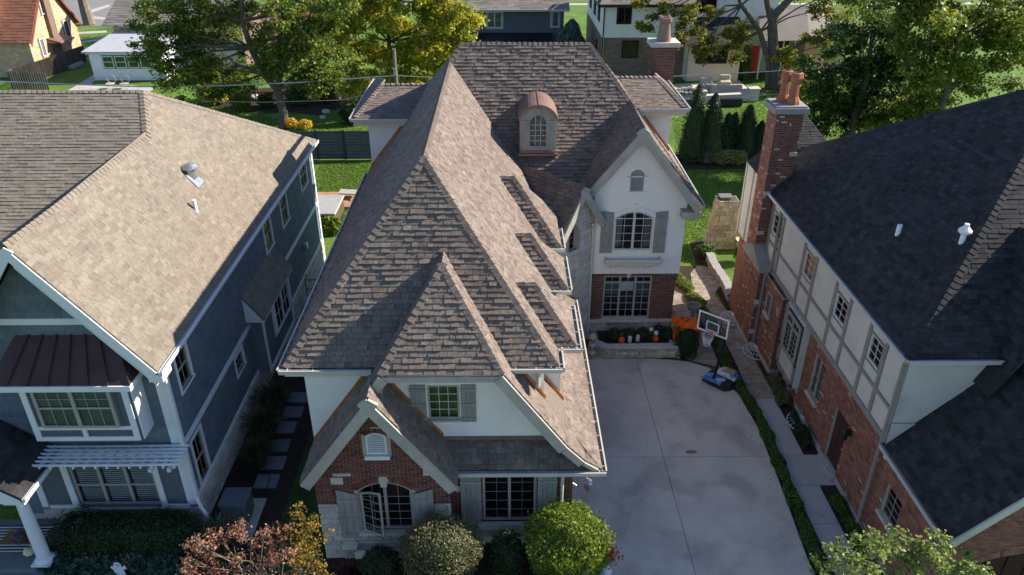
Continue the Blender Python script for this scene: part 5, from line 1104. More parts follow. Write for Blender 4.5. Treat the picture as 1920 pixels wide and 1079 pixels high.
# front gable of the low wing with arched garage door
fFw = Wall((0, 13.0, 0), X_, -Y_); garage = arch(11.35, 14.6, 0, 1.95, .45, 12)
fg3 = wall('front_wall', H3, fFw, [(10.42, 0), (15.5, 0), (15.5, 3.3), (13.0, 6.0), (10.42, 3.35)], [garage], 'mortar', .25)
PBf = Pieces('brick', 'brick_red', fg3, 300); bricks(PBf, fFw, [(10.42, .1), (15.5, .1), (15.5, 3.2), (13.0, 5.9), (10.42, 3.25)], [arch(11.2, 14.75, 0, 1.98, .66, 12)], wp=.02, white=None); soldier_arch(PBf, fFw, 11.35, 14.6, 1.95, .45, .2, 40); PBf.finish()
mb = MB(); mb.poly([fFw.p(a, t, -.25) for a, t in garage]); gd = mb.build('garage_door', 'door_brown', H3)
for i in range(6): mb = MB(); mb.box(fFw.p(11.65 + i * .53, 1.1, -.23), (.46, .03, 2.0), X_, -Y_); mb.build('door_panel', 'door_brown', gd)
rk = V((13.0, 12.6, wz(13.0))) ; a3 = V((10.28, 12.6, wz(10.28))); dd = (rk - a3).normalized(); nn = V((0, -1, 0)).cross(dd); nn = -nn if nn.z > 0 else nn
mb = MB(); mb.beam(a3 + nn * .04, rk + nn * .04, (0, -.06, 0), nn * .18); mb.build('rake_board', 'trim_cream', H3); mb = MB(); mb.poly([a3 + nn * .1, rk + nn * .1, rk + nn * .1 + V((0, .4, 0)), a3 + nn * .1 + V((0, .4, 0))]); mb.build('soffit', 'trim_cream', H3)
mb = MB(); mb.bx(10.42, 22, 29.9, 30.0, 0, 6.1); mb.bx(21.5, 21.6, 13, 30, 0, 6.1); mb.build('outer_wall', 'stucco_grey', H3)
mb = MB(); mb.bx(10.05, 10.42, 28.2, 30.0, 3.3, 6.4); mb.build('rear_wall', 'stucco_grey', H3); mb = MB(); mb.bx(9.95, 10.42, 28.2, 29.2, 0, 3.3); mb.build('rear_brick_wall', 'brick_red', H3); mb = MB()
for y in (28.4, 28.9, 29.8): mb.bx(10.0, 10.05, y, y + .1, 3.3, 6.4)
mb.build('timber', 'trim_cream', H3)
# roof vents
for (x, y, kind_) in ((11.57, 20.28, 0), (12.25, 18.35, 1)):
    z = 6.2 + .95 * (x - 10.15); mb = MB(); mb.tube([(x, y, z - .05), (x, y, z + .3)], .075, 12); v_ = mb.build('vent_pipe', 'white_pvc', H3)
    if kind_: mb = MB(); mb.lathe((x, y, z + .25), [(.09, 0), (.17, .06), (.17, .12), (.07, .22), (.06, .3)], 12); mb.build('vent_cap', 'white_pvc', v_)
# ================================================================== TREES AND PLANTS
def crown(name, parent, clumps, n, size, m, shell=.3, flat=.5, aspect=.62, droop=.4):
    cs, rs = [], []
    for q in clumps:                                    # each clump is broken into uneven sprays
        R = q[3]; k = 7
        for _ in range(k):
            d = unit(NR.normal(size=(1, 3)))[0]; cs.append(np.array(q[:3]) + d * R * NR.uniform(.35, 1.25)); e = R * NR.uniform(.28, .62); rs.append((e * NR.uniform(.8, 1.5), e * NR.uniform(.8, 1.5), e * NR.uniform(.45, .8)))
    c = np.array(cs); r = np.array(rs)
    wgt = np.prod(r, 1) ** (2 / 3); idx = NR.choice(len(c), n, p=wgt / wgt.sum()); d = unit(NR.normal(size=(n, 3)))
    rad = np.abs(NR.normal(.75, .42, n)); p = c[idx] + d * r[idx] * rad[:, None]
    nrm = unit(d * .4 + NR.normal(size=(n, 3)) * .7 + np.array([0, 0, flat])); sz = size * NR.uniform(.55, 1.35, n)
    v, q = leaf_arrays(p, nrm, sz, aspect, droop); tone = NR.normal(0, .16, len(c))
    return nmesh(name, v, q, np.clip(NR.normal(.45, .25, n) + tone[idx], 0, 1), m, parent)
def limbs(mb, base, trunk, clumps, r0, k=None, sub=3):
    mb.tube(trunk, [r0 * (1 - .55 * i / max(1, len(trunk) - 1)) for i in range(len(trunk))], 10)
    for i, q in enumerate(clumps):
        c = V(q[:3]); a = min(trunk[1:], key=lambda t: (V(t) - c).length + (0.5 if V(t).z > c.z else 0)); a = V(a); mid = a.lerp(c, .5) + V((random.uniform(-.3, .3), random.uniform(-.3, .3), .25))
        rr = r0 * .3; mb.tube([a, mid, c], [rr, rr * .65, rr * .25], 6)
        for _ in range(sub):
            R = q[3] if not isinstance(q[3], tuple) else q[3][0]; e = c + V(unit(NR.normal(size=(1, 3)))[0]) * R * .8; mb.tube([mid.lerp(c, .6), c.lerp(e, .5) + V((0, 0, .1)), e], [rr * .3, rr * .2, rr * .08], 5)
def tree(name, label, base, trunk, clumps, n, size, m, r0=.22, bark='bark', extra=None, **kw):
    t = thing(name, label, 'tree', base); mb = MB(); limbs(mb, base, trunk, clumps, r0)
    if extra:
        for path, rr in extra: mb.tube(path, rr, 9)
    mb.build('trunk', bark, t); crown('crown', t, clumps, n, size, m, **kw); return t
def cl(pix, y, r, jy=1.5): # clumps through photograph points at a chosen distance
    out = []
    for (u, v) in pix:
        yy = y + random.uniform(-jy, jy); p = ONY(u, v, yy); out.append((p.x, p.y, p.z, r * random.uniform(.8, 1.25)))
    return out
# big broadleaf behind the grey house
b = G(530, 240); b = V((b.x, b.y, 0)); t0 = ONY(530, 190, b.y); fork = ONY(520, 168, b.y)
cA = cl([(275, 25), (300, 60), (275, 90), (330, 20), (345, 75), (330, 120), (380, 35), (390, 85), (375, 135), (425, 20), (430, 70), (430, 125), (415, 175), (470, 35), (480, 85), (460, 140), (520, 20), (530, 70), (510, 120), (565, 35), (575, 90), (560, 140), (615, 50), (610, 105), (585, 160), (630, 150), (350, -30), (420, -40), (500, -40), (580, -30), (640, 10), (470, -80), (380, -70), (560, -80), (350, 150), (300, 105)], b.y, 1.2, 2.2)
tree('broadleaf_tree', 'large green broadleaf tree with forked grey trunk behind the grey house', b, [b, ONY(532, 215, b.y), fork, ONY(495, 140, b.y), ONY(470, 90, b.y), ONY(455, 40, b.y), ONY(450, -30, b.y)], cA, 56000, .23, 'leaf_green', .34, 'bark',
     extra=[([fork, ONY(528, 130, b.y), ONY(525, 80, b.y), ONY(530, 20, b.y), ONY(520, -30, b.y)], [.24, .2, .17, .12, .08]), ([ONY(528, 130, b.y), ONY(545, 95, b.y), ONY(565, 60, b.y), ONY(590, 10, b.y)], [.14, .12, .09, .05]), ([ONY(495, 140, b.y), ONY(440, 120, b.y), ONY(425, 105, b.y)], [.1, .07, .03])])
b = V((-9.2, 62, 0)); cB = cl([(665, 30), (670, 80), (660, 130), (700, 10), (705, 60), (700, 110), (690, 160), (745, 0), (750, 50), (750, 100), (745, 150), (790, 10), (795, 60), (790, 105), (785, 145), (830, 20), (830, 70), (825, 110), (860, 40), (855, 75), (720, -40), (780, -40), (830, -20), (645, 60), (740, -80)], 62, 1.3, 2.0)
tree('yellowing_tree', 'bright yellow-green autumn tree beside the utility pole', b, [b, (-9.2, 62, 2), (-9.0, 62, 5), (-8.9, 62, 8)], cB, 62000, .27, 'leaf_yellow', .25)
b = G(1440, 165); b = V((b.x, b.y, 0)); y = b.y
cC = cl([(1200, 5), (1215, 45), (1240, 20), (1275, 35), (1270, 75), (1300, 10), (1310, 55), (1320, 95), (1340, 25), (1365, 60), (1370, 95), (1395, 40), (1390, 80), (1530, 20), (1550, 60), (1520, 70), (1560, 100), (1585, 40), (1545, 85), (1260, -30), (1340, -40), (1420, -40), (1500, -30), (1580, -20), (1480, -60), (1300, -60)], y, .8, 2.0)
tree('shade_tree', 'old shade tree with three dark trunks and thin yellow-green leaves above the patio', b, [b, ONY(1442, 120, y), ONY(1425, 60, y), ONY(1390, 10, y), ONY(1370, -40, y)], cC, 17000, .26, 'leaf_mixed', .3, 'bark',
     extra=[([b + V((.6, 0, 0)), ONY(1452, 110, y), ONY(1448, 50, y), ONY(1455, 25, y), ONY(1490, -10, y), ONY(1510, -50, y)], [.55, .46, .42, .36, .26, .2]), ([ONY(1448, 40, y), ONY(1440, 10, y), ONY(1432, -40, y)], [.36, .28, .2])])
for lab, pts, yy, n, r in [('dense dark green tree crowding the charcoal roof of the timbered house', [(1545, 120), (1550, 165), (1570, 200), (1580, 90), (1590, 140), (1600, 190), (1625, 60), (1630, 110), (1640, 160), (1650, 205), (1660, 30), (1675, 80), (1685, 130), (1690, 175), (1560, 225), (1600, 230)], 50, 30000, 1.25), ('tall glossy green tree rising behind the timbered house roof ridge', [(1720, 40), (1725, 90), (1735, 140), (1745, 175), (1765, 20), (1775, 70), (1785, 120), (1790, 160), (1820, 40), (1830, 90), (1840, 135), (1870, 20), (1880, 70), (1890, 120), (1915, 50), (1920, 100), (1640, 0), (1700, -20), (1780, -30), (1860, -30), (1720, 195), (1680, 215), (1930, 10)], 47, 42000, 1.3)]:
    cc = cl(pts, yy, r, 1.6); bx_ = sum(q[0] for q in cc) / len(cc); b = V((bx_, yy, 0)); tree('dense_tree', lab, b, [b, (bx_, yy, 2), (bx_ + .2, yy, 5), (bx_, yy, 8)], cc, n, .24, 'leaf_green' if 'tall' in lab else 'leaf_dark', .3)
for lab, pts, yy, n, r, m in [('distant light green tree past the pavilion', [(1560, 20), (1600, 5), (1640, -10), (1580, 60), (1700, -10), (1540, 45)], 80, 6000, 1.7, 'leaf_mixed'), ('light green young tree in the garden bed below the shade tree', [(1515, 150), (1535, 175), (1500, 175), (1520, 195), (1545, 205)], 55, 4200, .8, 'leaf_box'), ('sprawling yellow shrub tree beside the covered pavilion', [(1485, 100), (1500, 120), (1475, 115), (1520, 130), (1500, 145)], 66, 4000, .75, 'leaf_yellow')]:
    cc = cl(pts, yy, r, 1); bx_ = sum(q[0] for q in cc) / len(cc); b = V((bx_, yy, 0)); zc = min(q[2] for q in cc); tree('garden_tree', lab, b, [b, (bx_, yy, max(.5, zc * .5)), (bx_, yy, max(1, zc))], cc, n, .2, m, .12)
b = V((-49.0, 97, 0)); b = G(168, 46); tree('street_tree', 'leaning grey street tree trunk by the road', V((b.x, b.y, 0)), [V((b.x, b.y, 0)), ONY(160, 20, b.y), ONY(152, -10, b.y), ONY(148, -60, b.y), ONY(140, -120, b.y)], cl([(120, -120), (170, -130), (140, -160), (200, -140), (90, -130)], b.y, 3.0), 5000, .4, 'leaf_mixed', .75, 'bark_pale')
# blue spruce by the slate house
def conifer(name, label, base, h, r, m, n=2600, size=.1, core='leaf_dark', cat='shrub', group=None, power=.6):
    t = thing(name, label, cat, base, group); z = NR.random(n) ** 1.3; a = NR.uniform(0, math.tau, n); rr = r * (1 - z) ** power * NR.uniform(.7, 1.12, n) * (1 + .16 * np.sin(a * 3 + z * 7) + .1 * np.sin(a * 7 - z * 15)) * np.minimum(1, .55 + z * 6)
    p = np.stack([base[0] + rr * np.cos(a), base[1] + rr * np.sin(a), base[2] + .03 + z * h], 1); nn = unit(np.stack([np.cos(a), np.sin(a), .5 + 0 * a], 1) + NR.normal(size=(n, 3)) * .6)
    v, q = leaf_arrays(p, nn, size * NR.uniform(.7, 1.4, n), .45, -1.2); nmesh('foliage', v, q, np.clip(NR.normal(.45, .25, n), 0, 1), m, t)
    mb = MB(); mb.lathe(base, [(r * .35, 0.0), (r * .85, h * .1), (r * .8 * .7 ** power, h * .35), (r * .78 * .35 ** power, h * .68), (.02, h * .96)], 10); mb.build('inner_growth', core, t); return t
p = ONY(1072, 70, 78); conifer('spruce', 'blue-grey spruce beside the slate grey house', (p.x, 78, 0), ONY(1072, 38, 78).z, 1.9, 'leaf_spruce', 3500, .3, cat='tree')
arb = [(1290, 305, 160, .62, 'leftmost tall dark arborvitae beside the cream house wing'), (1326, 305, 172, .75, 'broad dark arborvitae standing against the low side wing'), (1278, 300, 195, .5, 'slim arborvitae tucked behind the cream house corner')]
for (u, v0, v1, r, lab) in [(1295, 300, 160, .75, 'tallest dark arborvitae beside the cream house corner'), (1327, 300, 176, .8, 'broad double-topped arborvitae in the row behind the cream house'), (1357, 290, 213, .55, 'short arborvitae in the middle of the row'), (1369, 288, 212, .5, 'slender arborvitae leaning on its shorter neighbour'), (1394, 288, 198, .75, 'pointed arborvitae standing apart before the far lawn'), (1420, 290, 228, .5, 'small arborvitae half hidden by the tall brick chimney')]:
    q = G(u, v0); h = ONY(u, v1, q.y).z; conifer('arborvitae', lab, (q.x, q.y, 0), h, r * 1.4, 'leaf_yew', 4600, .13, group='arborvitae row at the rear boundary')  # darker leaf colour paints in the shadow lying on this row
p = G(1392, 148); conifer('arborvitae', 'green column-shaped arborvitae against the cream rear house', (p.x, p.y, 0), 3.6, .65, 'leaf_cover', 2200, .16, power=.4)
# clipped and loose shrubs
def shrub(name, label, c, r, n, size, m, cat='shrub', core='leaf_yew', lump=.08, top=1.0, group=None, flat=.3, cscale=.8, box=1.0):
    t = thing(name, label, cat, (c[0], c[1], 0), group); r = np.array(r, float); d = unit(NR.normal(size=(n, 3))); d = d[d[:, 2] > -.75]; n = len(d)
    if box != 1.0:
        ar = np.array([r[1] * r[2], r[0] * r[2], r[0] * r[1]]); ax = NR.choice(3, n, p=ar / ar.sum()); d = NR.uniform(-1, 1, (n, 3)); d[np.arange(n), ax] = np.where(NR.random(n) < .5, -1, 1); d = d[d[:, 2] > -.95]; n = len(d)
        d = d / ((np.abs(d) ** (2 / box)).sum(1, keepdims=True) ** (box / 2))
    ph = NR.uniform(0, 6, 3); lm = 1 + lump * (.9 * np.sin(d[:, 0] * 3.1 + ph[1]) * np.sin(d[:, 2] * 3.7 + ph[0]) + np.sin(d[:, 0] * 6 + ph[0]) * np.cos(d[:, 1] * 7 + ph[1]) + .7 * np.sin(d[:, 2] * 9 + ph[2]) + .6 * np.sin(d[:, 0] * 17 + d[:, 2] * 13) * np.sin(d[:, 1] * 19 + ph[0]))
    p = np.array(c) + d * r * (lm * np.where(NR.random(n) < .06, NR.uniform(1.02, 1.14, n), NR.uniform(.86, 1.04, n)))[:, None]; nn = unit(d * .6 + NR.normal(size=(n, 3)) * .85 + np.array([0, 0, flat])); v, q = leaf_arrays(p, nn, size * NR.uniform(.5, 1.45, n), .6)
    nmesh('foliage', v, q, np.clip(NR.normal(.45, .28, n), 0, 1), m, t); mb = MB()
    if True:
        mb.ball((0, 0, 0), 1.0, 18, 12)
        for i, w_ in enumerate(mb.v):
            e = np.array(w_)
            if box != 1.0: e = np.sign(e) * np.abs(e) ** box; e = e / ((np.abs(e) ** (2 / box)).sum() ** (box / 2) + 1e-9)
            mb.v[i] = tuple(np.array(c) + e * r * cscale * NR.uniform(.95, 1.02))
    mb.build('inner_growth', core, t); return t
shrub('hedge', 'long clipped dark hedge under the grey house front windows', (-10.65, 15.5, .55), (2.05, .52, .6), 26000, .06, 'leaf_yew', 'hedge', box=.42, lump=.03)
def at_px(u, v, y): q = ONY(u, v, y); return (q.x, q.y, q.z)
c = at_px(826, 1036, 14.1); shrub('spirea', 'big rounded spirea mound with pinkish brown leaf tips before the brick gable', (c[0], c[1], c[2]), (1.0, .82, 1.02), 15000, .055, 'leaf_spirea', lump=.075)
c = at_px(1064, 1022, 14.2); shrub('boxwood', 'bright glossy green round boxwood at the driveway corner', (c[0], c[1], c[2]), (1.05, .95, 1.12), 15000, .075, 'leaf_box', core='leaf_cover', lump=.085)
c = at_px(950, 1040, 14.45); shrub('yew', 'dark squat yew between the spirea and the glossy boxwood', (c[0], c[1], c[2]), (.42, .42, .6), 6000, .05, 'leaf_yew', box=.7)
c = at_px(716, 1062, 14.05); shrub('yew', 'dark round yew ball below the window box', (c[0], c[1], c[2]), (.52, .5, .52), 6500, .05, 'leaf_yew')
for i, x in enumerate((4.35, 4.95, 5.5, 6.05, 6.55)):
    shrub('yew', ['small yew at the angled end of the stone planter', 'second small yew from the skulls in the stone planter', 'middle small yew in the stone planter', 'small yew behind the striped doll in the stone planter', 'small yew at the square end of the stone planter'][i], (x, 25.75 - (.0 if i else .05), .62), (.33, .3, .32), 1500, .045, 'leaf_yew', group='yews in the stone planter')
shrub('yew', 'upright dark yew beneath the orange pumpkin cloth', (7.15, 25.3, .6), (.5, .5, .75), 5000, .055, 'leaf_yew', box=.75)
shrub('hosta', 'low leafy shrub at the foot of the stone outdoor fireplace', (10.0, 34.0, .3), (.45, .4, .35), 1200, .1, 'leaf_cover'); shrub('shrub', 'bright lime shrub beside the outdoor fireplace seat', (11.6, 33.4, .5), (.4, .4, .45), 1500, .07, 'leaf_box')
q = G(1365, 308); shrub('shrub', 'pale variegated shrub below the arborvitae row', (q.x, q.y, .45), (1.2, .5, .5), 2600, .12, 'leaf_light'); 
q = G(1345, 306); shrub('shrub', 'white-flecked low shrub beside the variegated shrub', (q.x - .5, q.y, .4), (.7, .45, .4), 1500, .12, 'flower_white')
q = G(617, 437); shrub('ornamental_grass', 'bright green grass clump behind the grey house by the hot tub', (q.x, q.y, .35), (.75, .4, .5), 2500, .16, 'leaf_box')
q = G(665, 232); shrub('shrub', 'dark rounded shrub against the board fence', (q.x, q.y, .8), (1.0, .7, .95), 2600, .14, 'leaf_yew')
for u, v, r, m, lab in [(437, 185, 1.3, 'leaf_mixed', 'tall loose garden shrub under the big broadleaf tree'), (455, 205, .8, 'leaf_box', 'rounded light green shrub beside the garden bench'), (405, 195, .9, 'leaf_yellow', 'yellowing shrub behind the orange chrysanthemum'), (560, 195, .9, 'leaf_cover', 'green bed shrub between the yellow chrysanthemums'), (610, 190, .8, 'leaf_mixed', 'loose garden shrub in front of the yellow tree'), (650, 165, 1.0, 'leaf_green', 'dark green shrub along the far garden bed'), (500, 200, .6, 'leaf_cover', 'low green shrub beside the broadleaf tree trunk'), (600, 170, 1.2, 'leaf_green', 'big green shrub behind the garden bed')]:
    q = G(u, v); shrub('garden_shrub', lab, (q.x, q.y, r * .8), (r, r * .8, r), 2400, .16, m, lump=.18)
for u, v, m, lab in [(386, 192, 'flower_orange', 'orange chrysanthemum in the garden bed by the lawn'), (546, 188, 'flower_orange', 'orange chrysanthemum beside the red garden bench'), (547, 240, 'flower_yellow', 'yellow chrysanthemum at the foot of the broadleaf tree'), (573, 243, 'flower_yellow', 'yellow chrysanthemum by the top of the board fence')]:
    q = G(u, v); shrub('chrysanthemum', lab, (q.x, q.y, .35), (.5, .45, .38), 900, .1, m, 'flowers', core='leaf_cover')
# ground cover strips
def cover(name, label, pts, wdt, n, size, m='leaf_cover', h=.22, cat='ground cover'):
    t = [V((a, b, 0)) for a, b in pts]; seg = [(t[i + 1] - t[i]).length for i in range(len(t) - 1)]; tot = sum(seg); k = NR.choice(len(seg), n, p=np.array(seg) / tot); f = NR.random(n)
    A = np.array([list(v) for v in t]); p = A[k] * (1 - f[:, None]) + A[k + 1] * f[:, None]; s = NR.uniform(-1, 1, n); dr = A[k + 1] - A[k]; nr = unit(np.stack([-dr[:, 1], dr[:, 0], 0 * dr[:, 0]], 1))
    wv = wdt * (1 + .25 * np.sin(p[:, 1] * 4.1) + .15 * np.sin(p[:, 1] * 9.7)); p = p + nr * (s * wv)[:, None]; p[:, 2] = h * (1 - s * s * .8) * NR.uniform(.5, 1.1, n) * (1 + .25 * np.sin(p[:, 1] * 6)); v, q = leaf_arrays(p, unit(NR.normal(size=(n, 3)) * .6 + np.array([0, 0, 1.0])), size * NR.uniform(.6, 1.3, n), .6)
    o = nmesh(name, v, q, np.clip(NR.normal(.45, .28, n), 0, 1), m); tag(o, label, cat, kind='stuff'); return o
cover('ground_cover', 'dense green ground cover strip along the driveway edge', [(8.72, 13.5), (8.72, 15), (8.85, 18.1), (8.95, 20.8), (8.82, 22.6), (8.62, 24.3), (8.75, 26.5)], .19, 15000, .075)
cover('ground_cover', 'sunlit ground cover between the two paver paths', [(8.75, 26.5), (8.6, 29), (8.3, 31.2), (7.9, 33)], .33, 7000, .09, 'leaf_box')
cover('ground_cover', 'narrow ground cover against the brick wall beyond the door', [(10.12, 14.2), (10.14, 15.6), (10.14, 17.3)], .2, 4500, .075)
cover('ground_cover', 'short ground cover between the door and window well', [(10.12, 19.6), (10.12, 20.6), (10.1, 21.2)], .2, 2600, .075, 'leaf_yew', .35)
cover('ground_cover', 'rusty leaf litter plants below the timbered bay window', [(10.1, 21.8), (10.2, 23.0), (10.35, 23.7)], .28, 2200, .08, 'leaf_spirea', .3)
# foreground planting, left of the drive
mp = [(355, 1060), (365, 1020), (385, 1040), (410, 1065), (415, 1015), (440, 1040), (450, 1000), (470, 1020), (470, 1060), (495, 1000), (500, 1035), (525, 1010), (520, 1060), (540, 1040), (400, 1085), (450, 1085), (500, 1085), (550, 1075), (375, 1085), (430, 1110), (500, 1120)]
cc = cl(mp, 12.6, .26, .5); b = V((-5.5, 12.6, 0)); tree('japanese_maple', 'small weeping maple with rust brown leaves below the grey house corner', b, [b, (-5.5, 12.6, .5), (-5.45, 12.6, 1.0), (-5.5, 12.6, 1.5)], cc, 4600, .07, 'leaf_maple', .07, 'bark_pale', shell=.3)
cc = cl([(560, 965), (575, 985), (555, 1000), (585, 1010), (560, 1030), (590, 1040), (600, 1065), (570, 1070), (610, 1090)], 13.1, .26, .3); b = V((-4.55, 13.1, 0)); tree('golden_shrub', 'slender golden-leaved shrub at the brick gable corner', b, [b, (-4.6, 13.1, .6), (-4.75, 13.1, 1.6)], cc, 1900, .075, 'leaf_gold', .04, 'bark', shell=.2)
cc = cl([(1575, 1035), (1600, 1060), (1620, 1025), (1640, 1050), (1655, 1020), (1680, 1045), (1700, 1025), (1720, 1055), (1740, 1040), (1760, 1030), (1775, 1055), (1800, 1060), (1560, 1070), (1600, 1085), (1660, 1080), (1720, 1085), (1780, 1085), (1540, 1060), (1830, 1075)], 11.6, .24, .4); b = V((9.3, 11.6, 0)); tree('sapling', 'leafy pale green sapling lit by the sun near the garage', b, [b, (9.3, 11.6, .8), (9.3, 11.6, 1.6), (9.3, 11.6, 2.2)], cc, 4200, .1, 'leaf_light', .05, 'bark_pale', shell=.15)
def grassclump(name, label, c, r, h, n, m, cat='plant', wd=.012):
    a = NR.uniform(0, math.tau, n); rr = r * .35 * np.sqrt(NR.random(n)); b = np.stack([c[0] + rr * np.cos(a), c[1] + rr * np.sin(a), np.zeros(n)], 1); l = NR.uniform(.6, 1.1, n) * h; o = r * NR.uniform(.2, 1.1, n)
    m1 = b + np.stack([np.cos(a) * o * .4, np.sin(a) * o * .4, l * .75], 1); e = b + np.stack([np.cos(a) * o, np.sin(a) * o, l * NR.uniform(.65, 1, n)], 1); wv = np.stack([-np.sin(a), np.cos(a), 0 * a], 1) * wd
    v = np.stack([b - wv, b + wv, m1 + wv, m1 - wv, m1 - wv, m1 + wv, e + wv * .2, e - wv * .2], 1).reshape(-1, 3); q = np.arange(n * 8).reshape(n * 2, 4); o_ = nmesh(name, v, q, np.repeat(NR.random(n), 2), m, at=(c[0], c[1], 0)); tag(o_, label, cat); return o_
grassclump('red_grass', 'dark red ornamental grass by the stone gable corner', (-4.1, 14.2), .4, .85, 260, 'grass_red')
for x, y, r, h, lab in [(-8.0, 15.3, .8, 1.1, 'arching ornamental grass beside the white downspout foot'), (-8.1, 20.3, .7, 1.2, 'ornamental grass against the foundation below the small side window'), (-8.15, 21.6, .75, 1.3, 'ornamental grass nearest the white-trimmed oriel'), (-8.0, 19.0, .6, 1.0, 'low ornamental grass above the stepping stones')]: grassclump('ornamental_grass', lab, (x, y), r, h, 420, 'grass_tall')
for u, v, lab in [(120, 1070, 'blue-green hosta clump beside the porch step'), (285, 1072, 'blue-green hosta clump behind the ghost sign'), (190, 1078, 'blue-green hosta clump in front of the ghost sign'), (330, 1068, 'blue-green hosta clump by the rust brown maple')]:
    q = G(u, v); shrub('hosta', lab, (q.x, q.y, .15), (.5, .4, .28), 420, .2, 'leaf_hosta', 'plant')
for u, lab in [(180, 'faded sedum flowers in front of the hedge end'), (250, 'faded sedum flowers before the middle of the hedge'), (310, 'faded sedum flowers beside the maple')]:
    q = G(u, 1048, .2); t_ = shrub('sedum', lab, (q.x, q.y, .2), (.55, .3, .25), 700, .06, 'flower_white', 'flowers')

for lab, pts, yy, n, r, m in [('hazy green tree between the broadleaf tree and the yellow tree', [(610, 10), (640, 40), (620, 70), (650, 90), (590, 40), (630, -20), (665, -10)], 84, 9000, 1.8, 'leaf_green'), ('golden green tree behind the sunroom roof', [(330, -20), (380, -10), (300, -30), (420, 10), (360, 30)], 92, 7000, 2.0, 'leaf_mixed')]:
    cc = cl(pts, yy, r, 1.5); bx_ = sum(q[0] for q in cc) / len(cc); b = V((bx_, yy, 0)); tree('distant_tree', lab, b, [b, (bx_, yy, 1.5), (bx_, yy, 4)], cc, n, .3, m, .25)
def litter(label, poly, n, z, m='leaf_gold', size=.07):
    xs = [p[0] for p in poly]; ys = [p[1] for p in poly]; x = NR.uniform(min(xs), max(xs), n); y = NR.uniform(min(ys), max(ys), n); k = inside(poly, x, y); x, y = x[k], y[k]; n = len(x)
    v, q = leaf_arrays(np.stack([x, y, np.full(n, z)], 1), unit(NR.normal(size=(n, 3)) * .25 + np.array([0, 0, 1.0])), size * NR.uniform(.5, 1.3, n), .7); o = nmesh('fallen_leaves', v, q, NR.random(n), m); tag(o, label, 'leaves', kind='stuff')
litter('scattered fallen leaves along the driveway edge', [(7.6, 10), (8.45, 10), (8.7, 20), (8.3, 23), (7.4, 24.6), (6.8, 23.8), (7.9, 20)], 160, .012, 'leaf_maple', .05)
litter('fallen leaves on the lawn by the outdoor fireplace', [(9, 36.5), (17, 36.5), (19, 46), (9, 46)], 500, .03, 'leaf_gold', .1)
litter('fallen leaves on the lawn beyond the board fence', [(-24, 51), (-6, 51), (-6, 57), (-17, 58)], 500, .04, 'leaf_gold', .11)
litter('fallen leaves on the mulch before the brick gable', [(-7, 9), (2, 9), (2, 15), (-5, 14.6), (-8, 16)], 500, .0, 'leaf_maple', .06)
# ================================================================== HOUSES AND YARDS BEHIND
def simple_wall(name, parent, W, outline, m): return wall(name, parent, W, outline, [], m)
def flatwin(parent, W, s0, s1, t0, t1, **k):
    d = dict(fm='white_soft', fw=.07, cols=1, rows=1, room='room_dark'); d.update(k); d['d'] = .1; d['depth'] = .06; return window(parent, W, s0, s1, t0, t1, 0, **d)
def rough_roof(parent, m, polys, name='roof', course=.3, wmin=.4, wmax=.9, limit=150):
    U_ = MB(); h_ = _Hold()
    for p in polys: shingle_plane(h_, U_, p, course=course, wmin=wmin, wmax=wmax, thick=.02)
    r = U_.build(name, m, parent); P = Pieces('shingle', m, r, limit); [P.add(*a) for a in h_.it]; P.finish(); return r
# tan brick cottage
xE, yF = -43.0, 71.7
K1 = thing('brick_cottage', 'tan brick cottage with red-brown roof and steep side gable', 'house', (-47, 76, 0))
ez = ONY(50, 76, yF).z; yB = 80.5; ym = 76.1; az = ez + 5.0
fk = Wall((xE, 0, 0), Y_, X_); ff = Wall((0, yF, 0), X_, -Y_)
wk1 = simple_wall('gable_wall', K1, fk, [(yF, 0), (yB, 0), (yB, ez + .2), (ym, az), (yF, ez)], 'mortar'); PK = Pieces('brick', 'brick_tan', wk1, 300)
bricks(PK, fk, [(yF, .1), (yB, .1), (yB, ez + .1), (ym, az - .1), (yF, ez)], [], L=.42, H=.15, joint=.02); PK.finish()
wk2 = simple_wall('front_wall', K1, ff, rect(-52, xE, 0, ez), 'mortar'); PK = Pieces('brick', 'brick_tan', wk2, 150); bricks(PK, ff, rect(-49, xE, .1, ez), [], L=.42, H=.15, joint=.02); PK.finish()
rough_roof(K1, 'roof_red', [[(xE + .35, yF - .3, ez - .2), (-56, yF - .3, ez - .2), (-56, ym, az + .1), (xE + .35, ym, az + .1)], [(xE + .35, yB + .3, ez), (-56, yB + .3, ez), (-56, ym, az + .1), (xE + .35, ym, az + .1)]])
for a, b in (((yF - .3, ez - .25), (ym, az)), ((yB + .3, ez - .05), (ym, az))): mb = MB(); mb.beam((xE + .36, a[0], a[1]), (xE + .36, b[0], b[1]), (.06, 0, 0), (0, 0, -.3)); mb.build('rake_board', 'trim_red', K1)
mb = MB(); mb.bx(-49.5, -46.2, yF + .6, ym, ez + .4, ez + 3.6); dk = mb.build('dormer', 'siding_white', K1); mb = MB(); mb.prism([(-49.7, yF + .4, ez + 3.5), (-46.0, yF + .4, ez + 3.5), (-46, ym + .3, ez + 4.4), (-49.7, ym + .3, ez + 4.4)], (0, 0, .12)); mb.build('dormer_roof', 'roof_red', dk)
mb = MB(); mb.bx(xE, xE + .35, 75.3, 76.3, 0, az + 2); mb.build('chimney', 'brick_brown', K1)
for a, b, c, d in [(73.2, 73.9, 1.5, 3.1), (78.0, 78.9, 1.9, 3.9), (74.9, 75.5, 5.0, 6.6)]: flatwin(K1, fk, a, b, c, d, casing=.1, cm='trim_red', room='room_curtain')
flatwin(K1, ff, -48.6, -46.8, 1.6, 3.1, casing=.12, cm='trim_red', room='room_curtain')
